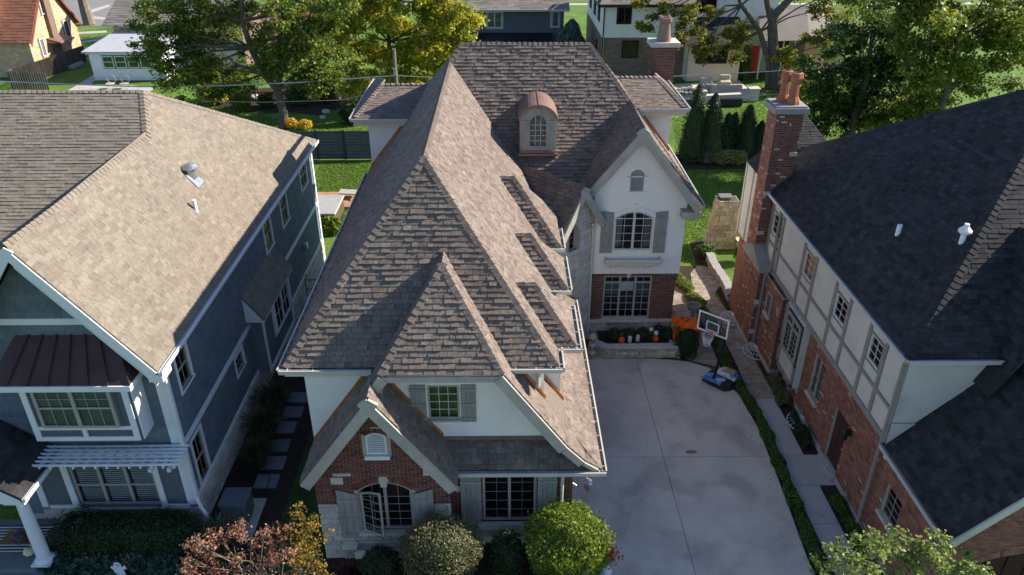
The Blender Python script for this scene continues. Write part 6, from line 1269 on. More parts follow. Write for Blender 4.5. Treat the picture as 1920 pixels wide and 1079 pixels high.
mb = MB(); mb.prism([(xE, 74.6, 2.8), (xE + 1.3, 74.6, 2.45), (xE + 1.3, 77.2, 2.45), (xE, 77.2, 2.8)], (0, 0, .1)); mb.prism([(xE, 74.6, 2.9), (xE + 1.3, 74.6, 2.5), (xE, 74.6, 2.45)], (0, .06, 0)); mb.build('awning', 'copper_aged', K1)
mb = MB(); mb.bx(xE, xE + .06, 75.4, 76.3, .3, 2.3); mb.build('door', 'wood_brown', K1); mb = MB(); mb.bx(xE, xE + 1.6, 75.0, 77, 0, .3); mb.build('door_step', 'concrete_pale', K1)
mb = MB(); mb.bx(-58, -49.6, yF - .4, yF + 4, 0, 3.2); mb.build('side_addition', 'siding_white', K1)
# condenser, folded umbrella
q = G(35, 148); mb = MB(); mb.bx(q.x - .5, q.x + .5, q.y - .4, q.y + .4, 0, .85); ac = mb.build('air_conditioner', 'cover_grey', at=(q.x, q.y, 0), bevel=.04); tag(ac, 'grey air conditioner unit beside the tan cottage', 'air conditioner')
mb = MB()
for i in range(9): mb.bx(q.x - .45, q.x + .45, q.y - .43, q.y - .40, .1 + i * .08, .14 + i * .08)
mb.build('grille', 'shutter_grey', ac)
q = G(32, 140); mb = MB(); mb.tube([(q.x, q.y - .6, 0), (q.x, q.y - .6, 2.9)], .03, 6); um = mb.build('patio_umbrella', 'metal_galv', at=(q.x, q.y - .6, 0)); tag(um, 'closed pale blue patio umbrella by the tan cottage', 'umbrella'); mb = MB(); mb.lathe((q.x, q.y - .6, .9), [(.16, 0), (.22, .3), (.12, .8), (.16, 1.3), (.05, 1.9)], 8); mb.build('canopy', 'blue_cloth', um)
# tan house with white porch addition
K2 = thing('porch_house', 'tan brick house with white clapboard sunroom addition', 'house', (-34, 74, 0))
yP = 70.4; fp_ = Wall((0, yP, 0), X_, -Y_); xl, xr = -37.2, -30.7; tz = ONY(240, 99, yP).z
pw = simple_wall('sunroom_wall', K2, fp_, rect(xl, xr, .25, tz), 'siding_white')
for i in range(int((tz - .3) / .2)): mb = MB(); mb.prism([fp_.p(xl, .3 + i * .2, .03), fp_.p(xr, .3 + i * .2, .03), fp_.p(xr, .5 + i * .2, .004), fp_.p(xl, .5 + i * .2, .004)], V((0, .003, 0))); mb.build('clapboard', 'siding_white', pw)
mb = MB(); mb.bx(xl, xr, yP, 78, 0, .26); mb.bx(xl, xl + .05, yP, 78, .2, tz); mb.bx(xr - .05, xr, yP, 78, .2, tz); mb.build('sunroom_side', 'siding_white', K2)
for k in range(4): x0 = xl + 1.15 + k * 1.12; flatwin(K2, fp_, x0, x0 + .95, 1.15, tz - .3, hung=True, casing=.09, cm='white_soft', room='room_green', fw=.06, depth=.15)
mb = MB(); mb.prism([(xl - .5, yP - .25, tz - .02), (xr + .4, yP - .25, tz - .02), (xr + .5, yP + 4.6, tz + 1.0), (xl + .8, yP + 4.6, tz + 1.0)], (0, 0, .14)); mb.build('sunroom_roof', 'flat_roof', K2)
yT = yP + 4.6; ft = Wall((0, yT, 0), X_, -Y_); bz_ = ONY(240, 44, yT).z; tw2 = simple_wall('brick_wall', K2, ft, rect(xl + .5, xr + 6, 0, bz_), 'mortar'); PK = Pieces('brick', 'brick_tan', tw2, 200); bricks(PK, ft, rect(xl + .5, xr + 6, tz + .6, bz_), [], L=.42, H=.15, joint=.02); PK.finish()
rough_roof(K2, 'roof_grey', [[(xl - .2, yT - .5, bz_ - .05), (xr + 7, yT - .5, bz_ - .05), (xr + 6, yT + 7, bz_ + 5), (xl + 1.2, yT + 7, bz_ + 5)]]); mb = MB(); mb.bx(xl - .2, xr + 7, yT - .56, yT - .46, bz_ - .2, bz_ + .02); mb.build('gutter', 'gutter_white', K2)
mb = MB(); mb.bx(xl + .5, xr + 6, yT + .05, yT + 12, 0, bz_); mb.build('house_body', 'brick_brown', K2)
# picket fence
fa, fb_ = G(30, 166), G(163, 116); fe = thing('picket_fence', 'weathered grey wooden picket fence beside the tan cottage', 'fence', fa); d = fb_ - fa; n = 52
for i in range(n):
    p = fa + d * (i / n); mb = MB(); sh_ = random.random(); mb.prism([p + V((-.08, 0, 0)), p + V((.12, .1, 0)), p + V((.12, .1, 1.5)), p + V((.02, .05, 1.62)), p + V((-.08, 0, 1.5))], (.04, -.05, 0), sh_); mb.build('picket', 'wood_fence', fe)
for z in (.4, 1.2): mb = MB(); mb.beam(fa + V((.05, .05, z)), fb_ + V((.05, .05, z)), (0, .06, 0), (0, 0, .09)); mb.build('rail', 'wood_fence', fe)
fe2 = thing('plank_fence', 'grey plank fence panel turning the corner by the white sunroom', 'fence', fa); a = G(96, 167)
for i in range(16):
    p = fa.lerp(a, i / 15) + V((0, -.4, 0)); mb = MB(); mb.bx(p.x - .09, p.x + .07, p.y, p.y + .04, 0, 1.5 + random.uniform(-.04, .04), random.random()); mb.build('picket', 'wood_fence', fe2)
# slate grey house
K3 = thing('slate_house', 'slate grey house with white windows and low black porch roof', 'house', (0, 88, 0)); y3 = 84; f3 = Wall((0, y3, 0), X_, -Y_); x0, x1 = ONY(800, 40, y3).x, ONY(1056, 40, y3).x; zt = ONY(950, 17, y3).z
w3_ = simple_wall('front_wall', K3, f3, rect(x0, x1, 0, zt), 'siding_grey')
for i in range(int(zt / .22)): mb = MB(); mb.prism([f3.p(x0, i * .22, .03), f3.p(x1, i * .22, .03), f3.p(x1, i * .22 + .22, .004), f3.p(x0, i * .22 + .22, .004)], V((0, .003, 0))); mb.build('clapboard', 'siding_grey', w3_)
for u0, u1, v0, v1 in [(853, 892, 24, 58), (914, 941, 23, 52), (1034, 1048, 22, 50)]:
    a, b = ONY(u0, v1, y3), ONY(u1, v0, y3); flatwin(K3, f3, a.x, b.x, a.z, b.z, sash=2 if u1 - u0 > 20 else 1, rows=2, cols=1, casing=.14, room='room_curtain', d=.03)
mb = MB(); mb.bx(x1 - .05, x1, y3, y3 + 9, 0, zt); mb.bx(x0, x1, y3 + 9, y3 + 9.1, 0, zt); mb.bx(x1 - .3, x1 + .06, y3 - .06, y3, 0, zt); mb.build('side_wall', 'siding_grey', K3)
rough_roof(K3, 'roof_grey', [[(x0 - .5, y3 - .6, zt), (x1 + .6, y3 - .6, zt), (x1 + .6, y3 + 5, zt + 3), (x0 - .5, y3 + 5, zt + 3)]]); mb = MB(); mb.bx(x0 - .5, x1 + .6, y3 - .68, y3 - .58, zt - .18, zt + .02); mb.build('gutter', 'gutter_white', K3)
a, b = ONY(880, 62, y3), ONY(1034, 62, y3); mb = MB(); mb.prism([(a.x, y3, a.z), (b.x, y3, a.z), (b.x, y3 - 3, a.z - .7), (a.x, y3 - 3, a.z - .7)], (0, 0, -.15)); pr3 = mb.build('porch_roof', 'roof_metal_black', K3)
for i in range(14): t = i / 13; x = a.x + (b.x - a.x) * t; mb = MB(); mb.beam((x, y3, a.z), (x, y3 - 3, a.z - .7), (.05, 0, 0), (0, 0, .05)); mb.build('standing_seam', 'roof_metal_black', pr3)
for x in (a.x + .2, b.x - .2): mb = MB(); mb.bx(x - .1, x + .1, y3 - 2.8, y3 - 2.6, 0, a.z - .7); mb.build('post', 'siding_grey', K3)
# white and brown brick house
K4 = thing('stucco_brick_house', 'tall white stucco house with brown brick lower floor behind the brick chimney', 'house', (14, 74, 0)); y4 = 71; f4 = Wall((0, y4, 0), X_, -Y_); xa = ONY(1133, 60, y4).x; xb = xa + 8; zm = ONY(1180, 71, y4).z; zt = ONY(1180, 8, y4).z
simple_wall('upper_wall', K4, f4, rect(xa - .15, xb, zm, zt), 'stucco'); lw4 = simple_wall('lower_wall', K4, Wall((0, y4 + .1, 0), X_, -Y_), rect(xa, xb, 0, zm), 'mortar'); PK = Pieces('brick', 'brick_brown', lw4, 250); bricks(PK, Wall((0, y4 + .1, 0), X_, -Y_), rect(xa, xb, .1, zm), [], L=.3, H=.12, joint=.015); PK.finish()
fs4 = Wall((xa - .15, 0, 0), -Y_, -X_); simple_wall('side_upper', K4, fs4, rect(-85, -y4, zm, zt), 'stucco'); simple_wall('side_lower', K4, fs4, rect(-85, -y4, 0, zm), 'brick_brown')
rough_roof(K4, 'roof_grey', [[(xa - .6, y4 - .5, zt), (xb, y4 - .5, zt), (xb, y4 + 6, zt + 4), (xa + 2, y4 + 6, zt + 4)]]); mb = MB(); mb.bx(xa - .7, xb, y4 - .6, y4 - .5, zt - .2, zt + .05); mb.bx(xa - .7, xa - .6, y4 - .6, 85, zt - .2, zt + .05); mb.build('gutter', 'frame_dark', K4)
for u0, u1, v0, v1 in [(1157, 1184, 14, 44), (1167, 1196, 78, 107)]:
    a, b = ONY(u0, v1, y4), ONY(u1, v0, y4); flatwin(K4, f4, a.x, b.x, a.z, b.z, fm='frame_dark', sash=2, rows=2, d=.03)
for y, z0_, z1_ in [(73.5, zm + 1, zm + 2.8), (77, zm + 1, zm + 2.8), (81, zm + 1, zm + 2.8), (74.5, .6, 2.6)]: flatwin(K4, fs4, -y - 1, -y, z0_, z1_, fm='frame_dark', rows=2, d=.03)
downspout(K4, [(xa - .1, y4 - .1, zt), (xa - .1, y4 - .1, .1)], 'frame_dark', .06)
# cream rear house and pavilion
K5 = thing('cream_rear_house', 'cream rear house with wide dark window behind the patio', 'house', (23, 76, 0)); y5 = 69.5; f5 = Wall((0, y5, 0), X_, -Y_); xa, xb = ONY(1288, 120, y5).x, ONY(1388, 120, y5).x; zt = ONY(1340, 82, y5).z
simple_wall('front_wall', K5, f5, rect(xa, xb, 0, zt), 'cream_wall'); a, b = ONY(1305, 118, y5), ONY(1365, 86, y5); flatwin(K5, f5, a.x, b.x, a.z, b.z, fm='frame_dark', sash=2, d=.03, casing=.06, cm='frame_dark'); mb = MB(); mb.bx(xb - .05, xb, y5, y5 + 5, 0, zt); mb.bx(xa, xa + .05, y5, y5 + 5, 0, zt); mb.build('side_wall', 'cream_wall', K5)
rough_roof(K5, 'roof_dark', [[(xa - .4, y5 - .5, zt), (xb + .5, y5 - .5, zt), (xb + .5, y5 + 4, zt + 1.6), (xa - .4, y5 + 4, zt + 1.6)]])
f5b = Wall((0, y5 + 4, 0), X_, -Y_); simple_wall('upper_wall', K5, f5b, rect(xa - 2, xb + 4, 0, zt + 5), 'stucco'); flatwin(K5, f5b, xa + 1.0, xa + 3.0, zt + 2.0, zt + 3.6, fm='frame_dark', sash=2, d=.03)
rough_roof(K5, 'roof_grey', [[(xa - 2.5, y5 + 3.5, zt + 5), (xb + 4.5, y5 + 3.5, zt + 5), (xb + 3, y5 + 9, zt + 8), (xa, y5 + 9, zt + 8)]])
K6 = thing('pavilion', 'open shingled pavilion with red back wall and white posts', 'pavilion', (28, 74, 0)); y6 = 70; a, b = ONY(1425, 78, y6), ONY(1520, 70, y6)
rough_roof(K6, 'roof_grey', [[(a.x, y6, a.z), (b.x, y6, a.z + .1), (b.x + 1.0, y6 + 5, a.z + 2.3), (a.x + 1, y6 + 5, a.z + 2.3)], [(b.x, y6, a.z + .1), (b.x + 4, y6 + 2, a.z - .1), (b.x + 4.5, y6 + 9, a.z + 2.2), (b.x + 1, y6 + 5, a.z + 2.3)]])
mb = MB(); mb.bx(a.x + .5, b.x + 1, y6 + 4.5, y6 + 4.7, 0, a.z); mb.build('back_wall', 'wood_red', K6); mb = MB(); mb.bx(b.x - .2, b.x + .1, y6 + .4, y6 + 4.5, 0, a.z); mb.bx(b.x + .1, b.x + 4, y6 + 2.2, y6 + 2.4, 0, a.z); mb.build('side_wall', 'brick_tan', K6)
for x in (a.x + .3, (a.x + b.x) / 2, b.x - 1.2): mb = MB(); mb.tube([(x, y6 + .2, 0), (x, y6 + .2, a.z)], .07, 8); mb.build('post', 'white_soft', K6)
mb = MB(); mb.bx(a.x - .5, a.x + .4, y6 + 1, y6 + 1.1, .4, a.z - .6); mb.build('curtain', 'paint_red', K6)
# patio wall and covered furniture
pw0, pw1 = G(1313, 195), G(1412, 190); t = thing('patio_wall', 'low pale stone seat wall with square piers round the patio', 'wall', pw0); mb = MB(); mb.beam(pw0, pw1, (0, .45, 0), (0, 0, .55)); w_ = mb.build('wall_core', 'stone_mortar', t); Ww = Wall((pw0.x, pw0.y, 0), (pw1 - pw0).normalized(), (0, -1, 0)); P = Pieces('stone', 'stone_wall', w_, 120); stones(P, Ww, rect(0, (pw1 - pw0).length, .02, .53), []); P.finish()
mb = MB(); mb.beam(pw0 + V((-.05, -.06, .55)), pw1 + V((.05, -.06, .55)), (0, .57, 0), (0, 0, .1)); mb.build('coping', 'limestone', t)
for p in (pw0, pw1): mb = MB(); mb.bx(p.x - .4, p.x + .4, p.y - .1, p.y + .7, 0, .95); mb.bx(p.x - .47, p.x + .47, p.y - .17, p.y + .77, .95, 1.06); mb.build('pier', 'limestone', t)
mb = MB(); mb.bx(pw0.x + 1.4, pw0.x + 3.2, pw0.y - .9, pw0.y - .25, 0, .62); o = mb.build('storage_bench', 'black_cover', at=(pw0.x + 2.3, pw0.y - .6, 0), bevel=.05); tag(o, 'long black storage bench in front of the patio wall', 'bench')
def coverchair(u, v, lab, wx=1.0):
    q = G(u, v); mb = MB(); s = wx / 2
    mb.prism([(q.x - s, q.y, 0), (q.x - s, q.y, .55), (q.x - s, q.y + .45, .6), (q.x - s, q.y + .55, 1.05), (q.x - s, q.y + .95, 1.0), (q.x - s, q.y + 1.05, 0)], (wx, 0, 0)); o = mb.build('covered_armchair', 'cover_tan', at=(q.x, q.y, 0), bevel=.1); tag(o, lab, 'armchair')
coverchair(1326, 172, 'beige covered armchair next to the black grill'); coverchair(1360, 166, 'beige covered armchair near the green arborvitae')
q = G(1362, 178); mb = MB(); mb.prism([(q.x - 1.3, q.y, 0), (q.x - 1.3, q.y, .8), (q.x - 1.3, q.y + .3, .8), (q.x - 1.3, q.y + .4, .5), (q.x - 1.3, q.y + 1, .5), (q.x - 1.3, q.y + 1, 0)], (2.6, 0, 0)); o = mb.build('covered_sofa', 'cover_tan', at=(q.x, q.y, 0), bevel=.08); tag(o, 'beige covered sofa backing onto the patio wall', 'sofa')
q = G(1310, 150); mb = MB(); mb.prism([(q.x - 1.2, q.y, 0), (q.x - 1.2, q.y, .9), (q.x - .7, q.y, 1.35), (q.x + .5, q.y, 1.35), (q.x + 1.0, q.y, .9), (q.x + 1.0, q.y, 0)], (0, .9, 0)); o = mb.build('covered_grill', 'black_cover', at=(q.x, q.y, 0), bevel=.06); tag(o, 'large grill under a black cover against the cream house', 'grill')
q = G(1280, 178); t = thing('patio_table', 'round patio table with pale top beside the cream house chimney', 'table', q); mb = MB(); mb.lathe((q.x, q.y, .7), [(.1, 0), (.75, 0), (.75, .04), (.1, .05)], 20); mb.build('table_top', 'cover_tan', t)
for a in range(4): mb = MB(); mb.tube([(q.x + .5 * math.cos(a * 1.57), q.y + .5 * math.sin(a * 1.57), 0), (q.x + .45 * math.cos(a * 1.57), q.y + .45 * math.sin(a * 1.57), .7)], .025, 6); mb.build('leg', 'metal_black', t)
for dx, lab in ((1.2, 'dark metal patio chair on the armchair side of the round table'), (-.9, 'dark metal patio chair on the house side of the round table')):
    t = thing('patio_chair', lab, 'chair', (q.x + dx, q.y, 0)); s = 1 if dx > 0 else -1; mb = MB(); mb.bx(q.x + dx - .25, q.x + dx + .25, q.y - .25, q.y + .25, .42, .46); mb.build('seat', 'metal_black', t); mb = MB(); mb.beam((q.x + dx + .25 * s, q.y - .25, .46), (q.x + dx + .25 * s, q.y + .25, .46), (.03, 0, 0), (.1 * s, 0, .5)); mb.build('backrest', 'cover_grey', t)
    for lx, ly in ((-.22, -.22), (.22, -.22), (.22, .22), (-.22, .22)): mb = MB(); mb.tube([(q.x + dx + lx, q.y + ly, 0), (q.x + dx + lx, q.y + ly, .43)], .015, 5); mb.build('leg', 'metal_black', t)
# board fence
f0, f1 = G(575, 299), G(700, 299); h = ONY(640, 246, f0.y).z; t = thing('board_fence', 'dark slate board fence between the two back yards', 'fence', f0); xx = f0.x - 1; k = 0
while xx < f1.x + 1.2:
    mb = MB(); mb.bx(xx - .07, xx + .07, f0.y - .05, f0.y + .1, 0, h + .05); mb.build('post', 'frame_dark', t)
    for i in range(9): mb = MB(); z = i * h / 9; mb.bx(xx + .07, xx + 1.72, f0.y, f0.y + .03, z + .006, z + h / 9 - .006, random.random()); mb.build('board', 'fence_slate', t)
    xx += 1.8
# utility pole and cables
pz = ONY(738, 92, 55).z; px = ONY(741, 130, 55).x; t = thing('utility_pole', 'weathered wooden utility pole in front of the yellow tree', 'pole', (px, 55, 0)); mb = MB(); mb.tube([(px, 55, 0), (px, 55, pz)], [.16, .13], 9); mb.build('shaft', 'bark_pale', t); mb = MB(); mb.bx(px - .1, px + .1, 54.7, 54.85, pz - 1.8, pz - 1.3); mb.build('connector', 'metal_galv', t)
def cable(name, lab, pts, y, r=.02):
    q = [ONY(u, v, y) for u, v in pts]; path = []
    for a, b in zip(q, q[1:]): path += [a.lerp(b, i / 6) for i in range(6)]
    path.append(q[-1]); mb = MB(); mb.tube(path, r, 5); o = mb.build(name, 'wire', at=path[0]); tag(o, lab, 'cable')
cable('overhead_cable', 'thick pale overhead cable running from the cottage to the utility pole', [(-30, 152), (100, 157), (260, 163), (420, 161), (560, 155), (660, 148), (740, 142)], 54.9, .045)
cable('overhead_cable', 'overhead cable passing the brick chimney and pots', [(742, 142), (900, 150), (1100, 150), (1290, 142), (1450, 134), (1570, 120), (1720, 100), (1960, 65)], 54.9, .03)
cable('overhead_cable', 'thin lower cable sagging above the garden bed', [(380, 190), (500, 192), (640, 188), (740, 165)], 54.8, .018)
cable('overhead_cable', 'thin dark lower cable above the patio lawn', [(1290, 186), (1400, 181), (1480, 175), (1600, 168)], 54.8, .018)
# red garden bench and rocks
q = G(490, 200); t = thing('garden_bench', 'reddish wooden bench in the garden bed', 'bench', q)
for i in range(7): mb = MB(); mb.bx(q.x - 1.5 + i * .48, q.x - 1.42 + i * .48, q.y + .5, q.y + .56, .4, 1.0); mb.build('slat', 'wood_red', t)
for n_, z, y0, y1 in (('seat', .4, 0, .5), ('top_rail', 1.0, .48, .58)): mb = MB(); mb.bx(q.x - 1.6, q.x + 1.6, q.y + y0, q.y + y1, z, z + .07); mb.build(n_, 'wood_red', t)
for x in (-1.5, 1.5): mb = MB(); mb.bx(q.x + x - .05, q.x + x + .05, q.y, q.y + .5, 0, .42); mb.build('leg', 'wood_red', t)
for u, v, r, lab in [(612, 212, .35, 'pale rock at the lawn edge of the garden bed'), (628, 186, .5, 'grey boulder behind the garden bed'), (478, 185, .4, 'white rock near the red bench'), (605, 222, .25, 'small pale stone on the mulch border')]: q = G(u, v); mb = MB(); mb.ball((q.x, q.y, r * .3), (r, r * .8, r * .6), 9, 6, jit=.15); o = mb.build('rock', 'limestone', at=(q.x, q.y, 0)); tag(o, lab, 'rock')
for u, lab, m in ((209, 'round mesh garden chair with pale green seat near the white sunroom', 'cover_tan'), (235, 'folding garden chair edge-on near the white sunroom', 'cover_grey')):
    q = G(u, 166); t = thing('garden_chair', lab, 'chair', q); mb = MB(); mb.lathe((q.x, q.y, .4), [(.1, 0), (.38, 0), (.38, .04), (.1, .05)], 12); mb.build('seat', m, t); mb = MB(); mb.tube([(q.x + .38 * math.cos(a), q.y + .35, .75 + .38 * math.sin(a)) for a in [i * math.tau / 12 for i in range(13)]], .02, 5); mb.build('backrest', m, t)
    for s in (-.25, .25):
        for sy in (-.2, .2): mb = MB(); mb.tube([(q.x + s, q.y + sy, 0), (q.x + s, q.y + sy, .4)], .015, 5); mb.build('leg', 'metal_galv', t)

# brown-roofed house half hidden by the broadleaf tree
K7 = thing('brown_roof_house', 'tan house with pinkish brown roof behind the broadleaf tree', 'house', (-24, 90, 0)); y7 = 84; a, b = ONY(395, 100, y7), ONY(600, 100, y7); f7 = Wall((0, y7, 0), X_, -Y_); zt = ONY(500, 95, y7).z
w7 = simple_wall('front_wall', K7, f7, rect(a.x, b.x, 0, zt), 'mortar'); PK = Pieces('brick', 'brick_tan', w7, 150); bricks(PK, f7, rect(a.x, b.x, .1, zt), [], L=.42, H=.15, joint=.02); PK.finish()
rough_roof(K7, 'roof_red', [[(a.x - .5, y7 - .5, zt), (b.x + .5, y7 - .5, zt), (b.x - 2, y7 + 6, zt + 3.6), (a.x + 2, y7 + 6, zt + 3.6)]])
for u in (420, 470, 520, 570): x = ONY(u, 100, y7).x; flatwin(K7, f7, x, x + 1.3, .9, zt - .3, sash=2, casing=.1, room='room_curtain')
mb = MB(); mb.bx(a.x, b.x, y7 + 9, y7 + 9.1, 0, zt); mb.bx(b.x - .05, b.x, y7, y7 + 9, 0, zt); mb.bx(a.x, a.x + .05, y7, y7 + 9, 0, zt); mb.build('side_wall', 'brick_tan', K7)
# ================================================================== THINGS ON THE DRIVE AND ROUND THE HOUSES
# raised stone planter
pl = thing('stone_planter', 'raised stone planter with grey coping under the triple window', 'planter', (5.3, 25.4, 0))
pp = [(3.55, 25.35), (3.97, 25.02), (6.74, 25.05), (6.78, 26.3)]
mb = MB(); mb.prism([(x, y, 0) for x, y in [(3.6, 25.4), (3.99, 25.06), (6.7, 25.09), (6.74, 26.35), (3.6, 26.35)]], (0, 0, .44)); body = mb.build('planter_body', 'stone_mortar', pl)
mb = MB(); mb.prism([(x, y, .45) for x, y in [(3.75, 25.5), (4.05, 25.25), (6.5, 25.27), (6.55, 26.3), (3.75, 26.3)]], (0, 0, .03)); mb.build('soil', 'mulch', pl)
PP = Pieces('stone', 'stone_wall', body, 200)
for i in range(3):
    a, b = V((*pp[i], 0)), V((*pp[i + 1], 0)); d = (b - a).normalized(); stones(PP, Wall(a, d, V((d.y, -d.x, 0))), rect(0, (b - a).length, .01, .46), [], hs=(.1, .14, .2), ws=(.18, .5), proud=.03)
PP.finish()
for a, b, w_ in ((pp[0], pp[1], .3), (pp[1], pp[2], .3), (pp[2], pp[3], .3)):
    a, b = V((*a, .46)), V((*b, .46)); d = (b - a).normalized(); n = V((d.y, -d.x, 0)); mb = MB(); mb.beam(a + n * .07 - d * .04, b + n * .07 + d * .04, -n * w_, (0, 0, .09 + (.003 if b.y > 26 else .0015 if a.y > 25.2 else 0))); mb.build('coping', 'limestone', pl, bevel=.012)
# skulls
t = thing('skull_stack', 'stack of three bone-coloured plastic skulls beside the stone turret', 'decoration', (3.48, 25.25, 0)); cx, cy = 3.42, 25.12
for i in range(3):
    z = .02 + i * .35; mb = MB(); mb.ball((cx, cy, z + .2), (.165, .19, .17), 16, 10); mb.lathe((cx, cy - .05, z), [(.09, 0), (.11, .03), (.12, .12), (.13, .18)], 12, sx=1, sy=.9); sk = mb.build('skull', 'bone', t, smooth=True)
    mb = MB()
    for s in (-1, 1): mb.ball((cx + .065 * s, cy - .155, z + .19), (.042, .035, .045), 8, 6)
    mb.prism([(cx - .02, cy - .19, z + .1), (cx + .02, cy - .19, z + .1), (cx, cy - .19, z + .145)], (0, .05, 0))
    for k in range(6): mb.box((cx - .06 + k * .024, cy - .158, z + .045), (.006, .01, .05))
    mb.build('sockets', 'frame_dark', sk)
# doll figures in the planter
for x, y, m1, m2, lab in [(4.62, 25.45, 'orange_cloth', 'wood_brown', 'small orange pumpkin doll between the planter yews'), (6.0, 25.55, 'orange_cloth', 'white_soft', 'doll in orange and striped cloth lying in the planter'), (5.85, 25.8, 'room_orange', 'white_soft', 'small pink-faced doll beside the striped doll'), (6.15, 25.85, 'rubber_black', 'rubber_black', 'black-hatted witch doll leaning on the sill')]:
    t = thing('doll', lab, 'decoration', (x, y, .46)); mb = MB(); mb.lathe((x, y, .5), [(.12, 0), (.14, .1), (.07, .25), (.03, .28)], 10); mb.build('body', m1, t); mb = MB(); mb.ball((x, y, .84), .09, 10, 7); hd_ = mb.build('head', m2, t)
    if 'witch' in lab: mb = MB(); mb.lathe((x, y, .9), [(.2, 0), (.2, .015), (.1, .02), (.02, .22)], 12); mb.build('hat', 'rubber_black', t)
for x, y, lab in ((4.95, 25.42, 'thin white toy tombstone between two planter yews'), (5.28, 25.5, 'flat white toy tombstone near the planter middle')):
    mb = MB(); mb.prism([(x - .07, y, .48), (x + .07, y, .48), (x + .07, y, .74), (x, y, .8), (x - .07, y, .74)], (0, .03, 0)); o = mb.build('toy_tombstone', 'white_soft', at=(x, y, .48)); tag(o, lab, 'decoration')
# orange pumpkin-face cloth on the yew
t = thing('pumpkin_cloth', 'orange pumpkin-face leaf bag draped over the dark yew', 'decoration', (7.0, 25.6, 0)); vs = []; nx, ny = 15, 11
for j in range(ny):
    for i in range(nx):
        a, b = i / (nx - 1), j / (ny - 1); x = 6.62 + a * 1.0; yy = 25.25 + b * .75 - .2 * a; z = 1.38 + .14 * math.sin(a * 3.1) * math.sin(b * 3.1) + .035 * math.sin(a * 13 + b * 7) - .75 * max(0, .45 - a) * (1 - b) * 1.7 - .45 * max(0, .25 - b); vs.append((x, yy, z))
mb = MB(); mb.add(vs, [(j * nx + i, j * nx + i + 1, (j + 1) * nx + i + 1, (j + 1) * nx + i) for j in range(ny - 1) for i in range(nx - 1)]); cl_ = mb.build('cloth', 'orange_cloth', t, smooth=True); sm = cl_.modifiers.new('thick', 'SOLIDIFY'); sm.thickness = .02
def vat(a, b): i = min(nx - 1, int(a * (nx - 1))); j = min(ny - 1, int(b * (ny - 1))); p = V(vs[j * nx + i]); return p + V((0, 0, .03))
mb = MB()
for pts in ([(.35, .55), (.45, .5), (.42, .75)], [(.55, .45), (.7, .45), (.6, .72)], [(.3, .2), (.42, .3), (.55, .22), (.5, .34), (.4, .38)]): mb.poly([vat(*p) for p in pts])
mb.build('face_marks', 'frame_dark', t)
mb = MB(); mb.ball((6.66, 25.62, 1.12), .07, 10, 8); mb.lathe((6.66, 25.62, 1.02), [(.04, 0), (.05, .1)], 8); mb.build('tie', 'green_plastic', t)
# gnome
q = G(1268, 668); t = thing('garden_gnome', 'garden gnome with teal pointed hat beside the planter end', 'statue', q); mb = MB(); mb.lathe(q, [(.16, 0), (.18, .1), (.16, .25), (.09, .38)], 12); mb.build('body', 'cover_grey', t); mb = MB(); mb.ball(q + V((0, -.03, .42)), (.1, .1, .11), 10, 8); mb.build('head', 'bone', t); mb = MB(); mb.prism([q + V((-.1, -.12, .42)), q + V((.1, -.12, .42)), q + V((0, -.16, .18))], (0, .04, 0)); mb.build('beard', 'white_soft', t); mb = MB(); mb.lathe(q + V((0, 0, .48)), [(.12, 0), (.09, .1), (.02, .36)], 10); mb.build('hat', 'teal', t)
mb = MB()
for s in (-1, 1): mb.ball(q + V((.07 * s, -.1, .03)), (.06, .1, .05), 8, 6)
mb.build('boots', 'blue_plastic', t)
# stone urn on plinth with steps
q = G(1284, 600); q = V((7.35, 27.6, 0)); mb = MB(); mb.bx(6.9, 8.1, 26.6, 28.2, 0, .16); mb.bx(6.85, 7.35, 26.2, 26.65, 0, .3); o = mb.build('stone_step', 'grey_concrete', at=(7.4, 27.2, 0), bevel=.015); tag(o, 'grey stone step behind the orange cloth', 'step')
t = thing('stone_urn', 'grey stone urn on a twisted pedestal on the step', 'urn', (7.75, 26.95, .16)); c = V((7.75, 26.95, .16)); mb = MB(); mb.bx(c.x - .2, c.x + .2, c.y - .2, c.y + .2, .16, .28); mb.build('plinth', 'brick_brown', t); mb = MB(); mb.lathe(c + V((0, 0, .12)), [(.12, 0), (.14, .05), (.07, .14), (.1, .3), (.06, .45), (.1, .6), (.08, .7)], 12); mb.build('pedestal', 'grey_concrete', t); mb = MB(); mb.lathe(c + V((0, 0, .82)), [(.08, 0), (.2, .1), (.27, .3), (.29, .34), (.24, .34), (.2, .2)], 14); mb.build('bowl', 'grey_concrete', t)
t = thing('handrail', 'thin black metal handrail at the brick wing corner', 'railing', (6.95, 28, 0))
mb = MB(); mb.tube([(6.9, 28.9, .9), (6.95, 27.6, .95), (7.05, 26.75, .7), (7.05, 26.7, .2)], .018, 6); mb.build('rail', 'metal_black', t)
for i in range(7): y = 26.85 + i * .3; mb = MB(); mb.tube([(6.93, y, .1), (6.93, y, .75 + .02 * i)], .009, 5); mb.build('baluster', 'metal_black', t)
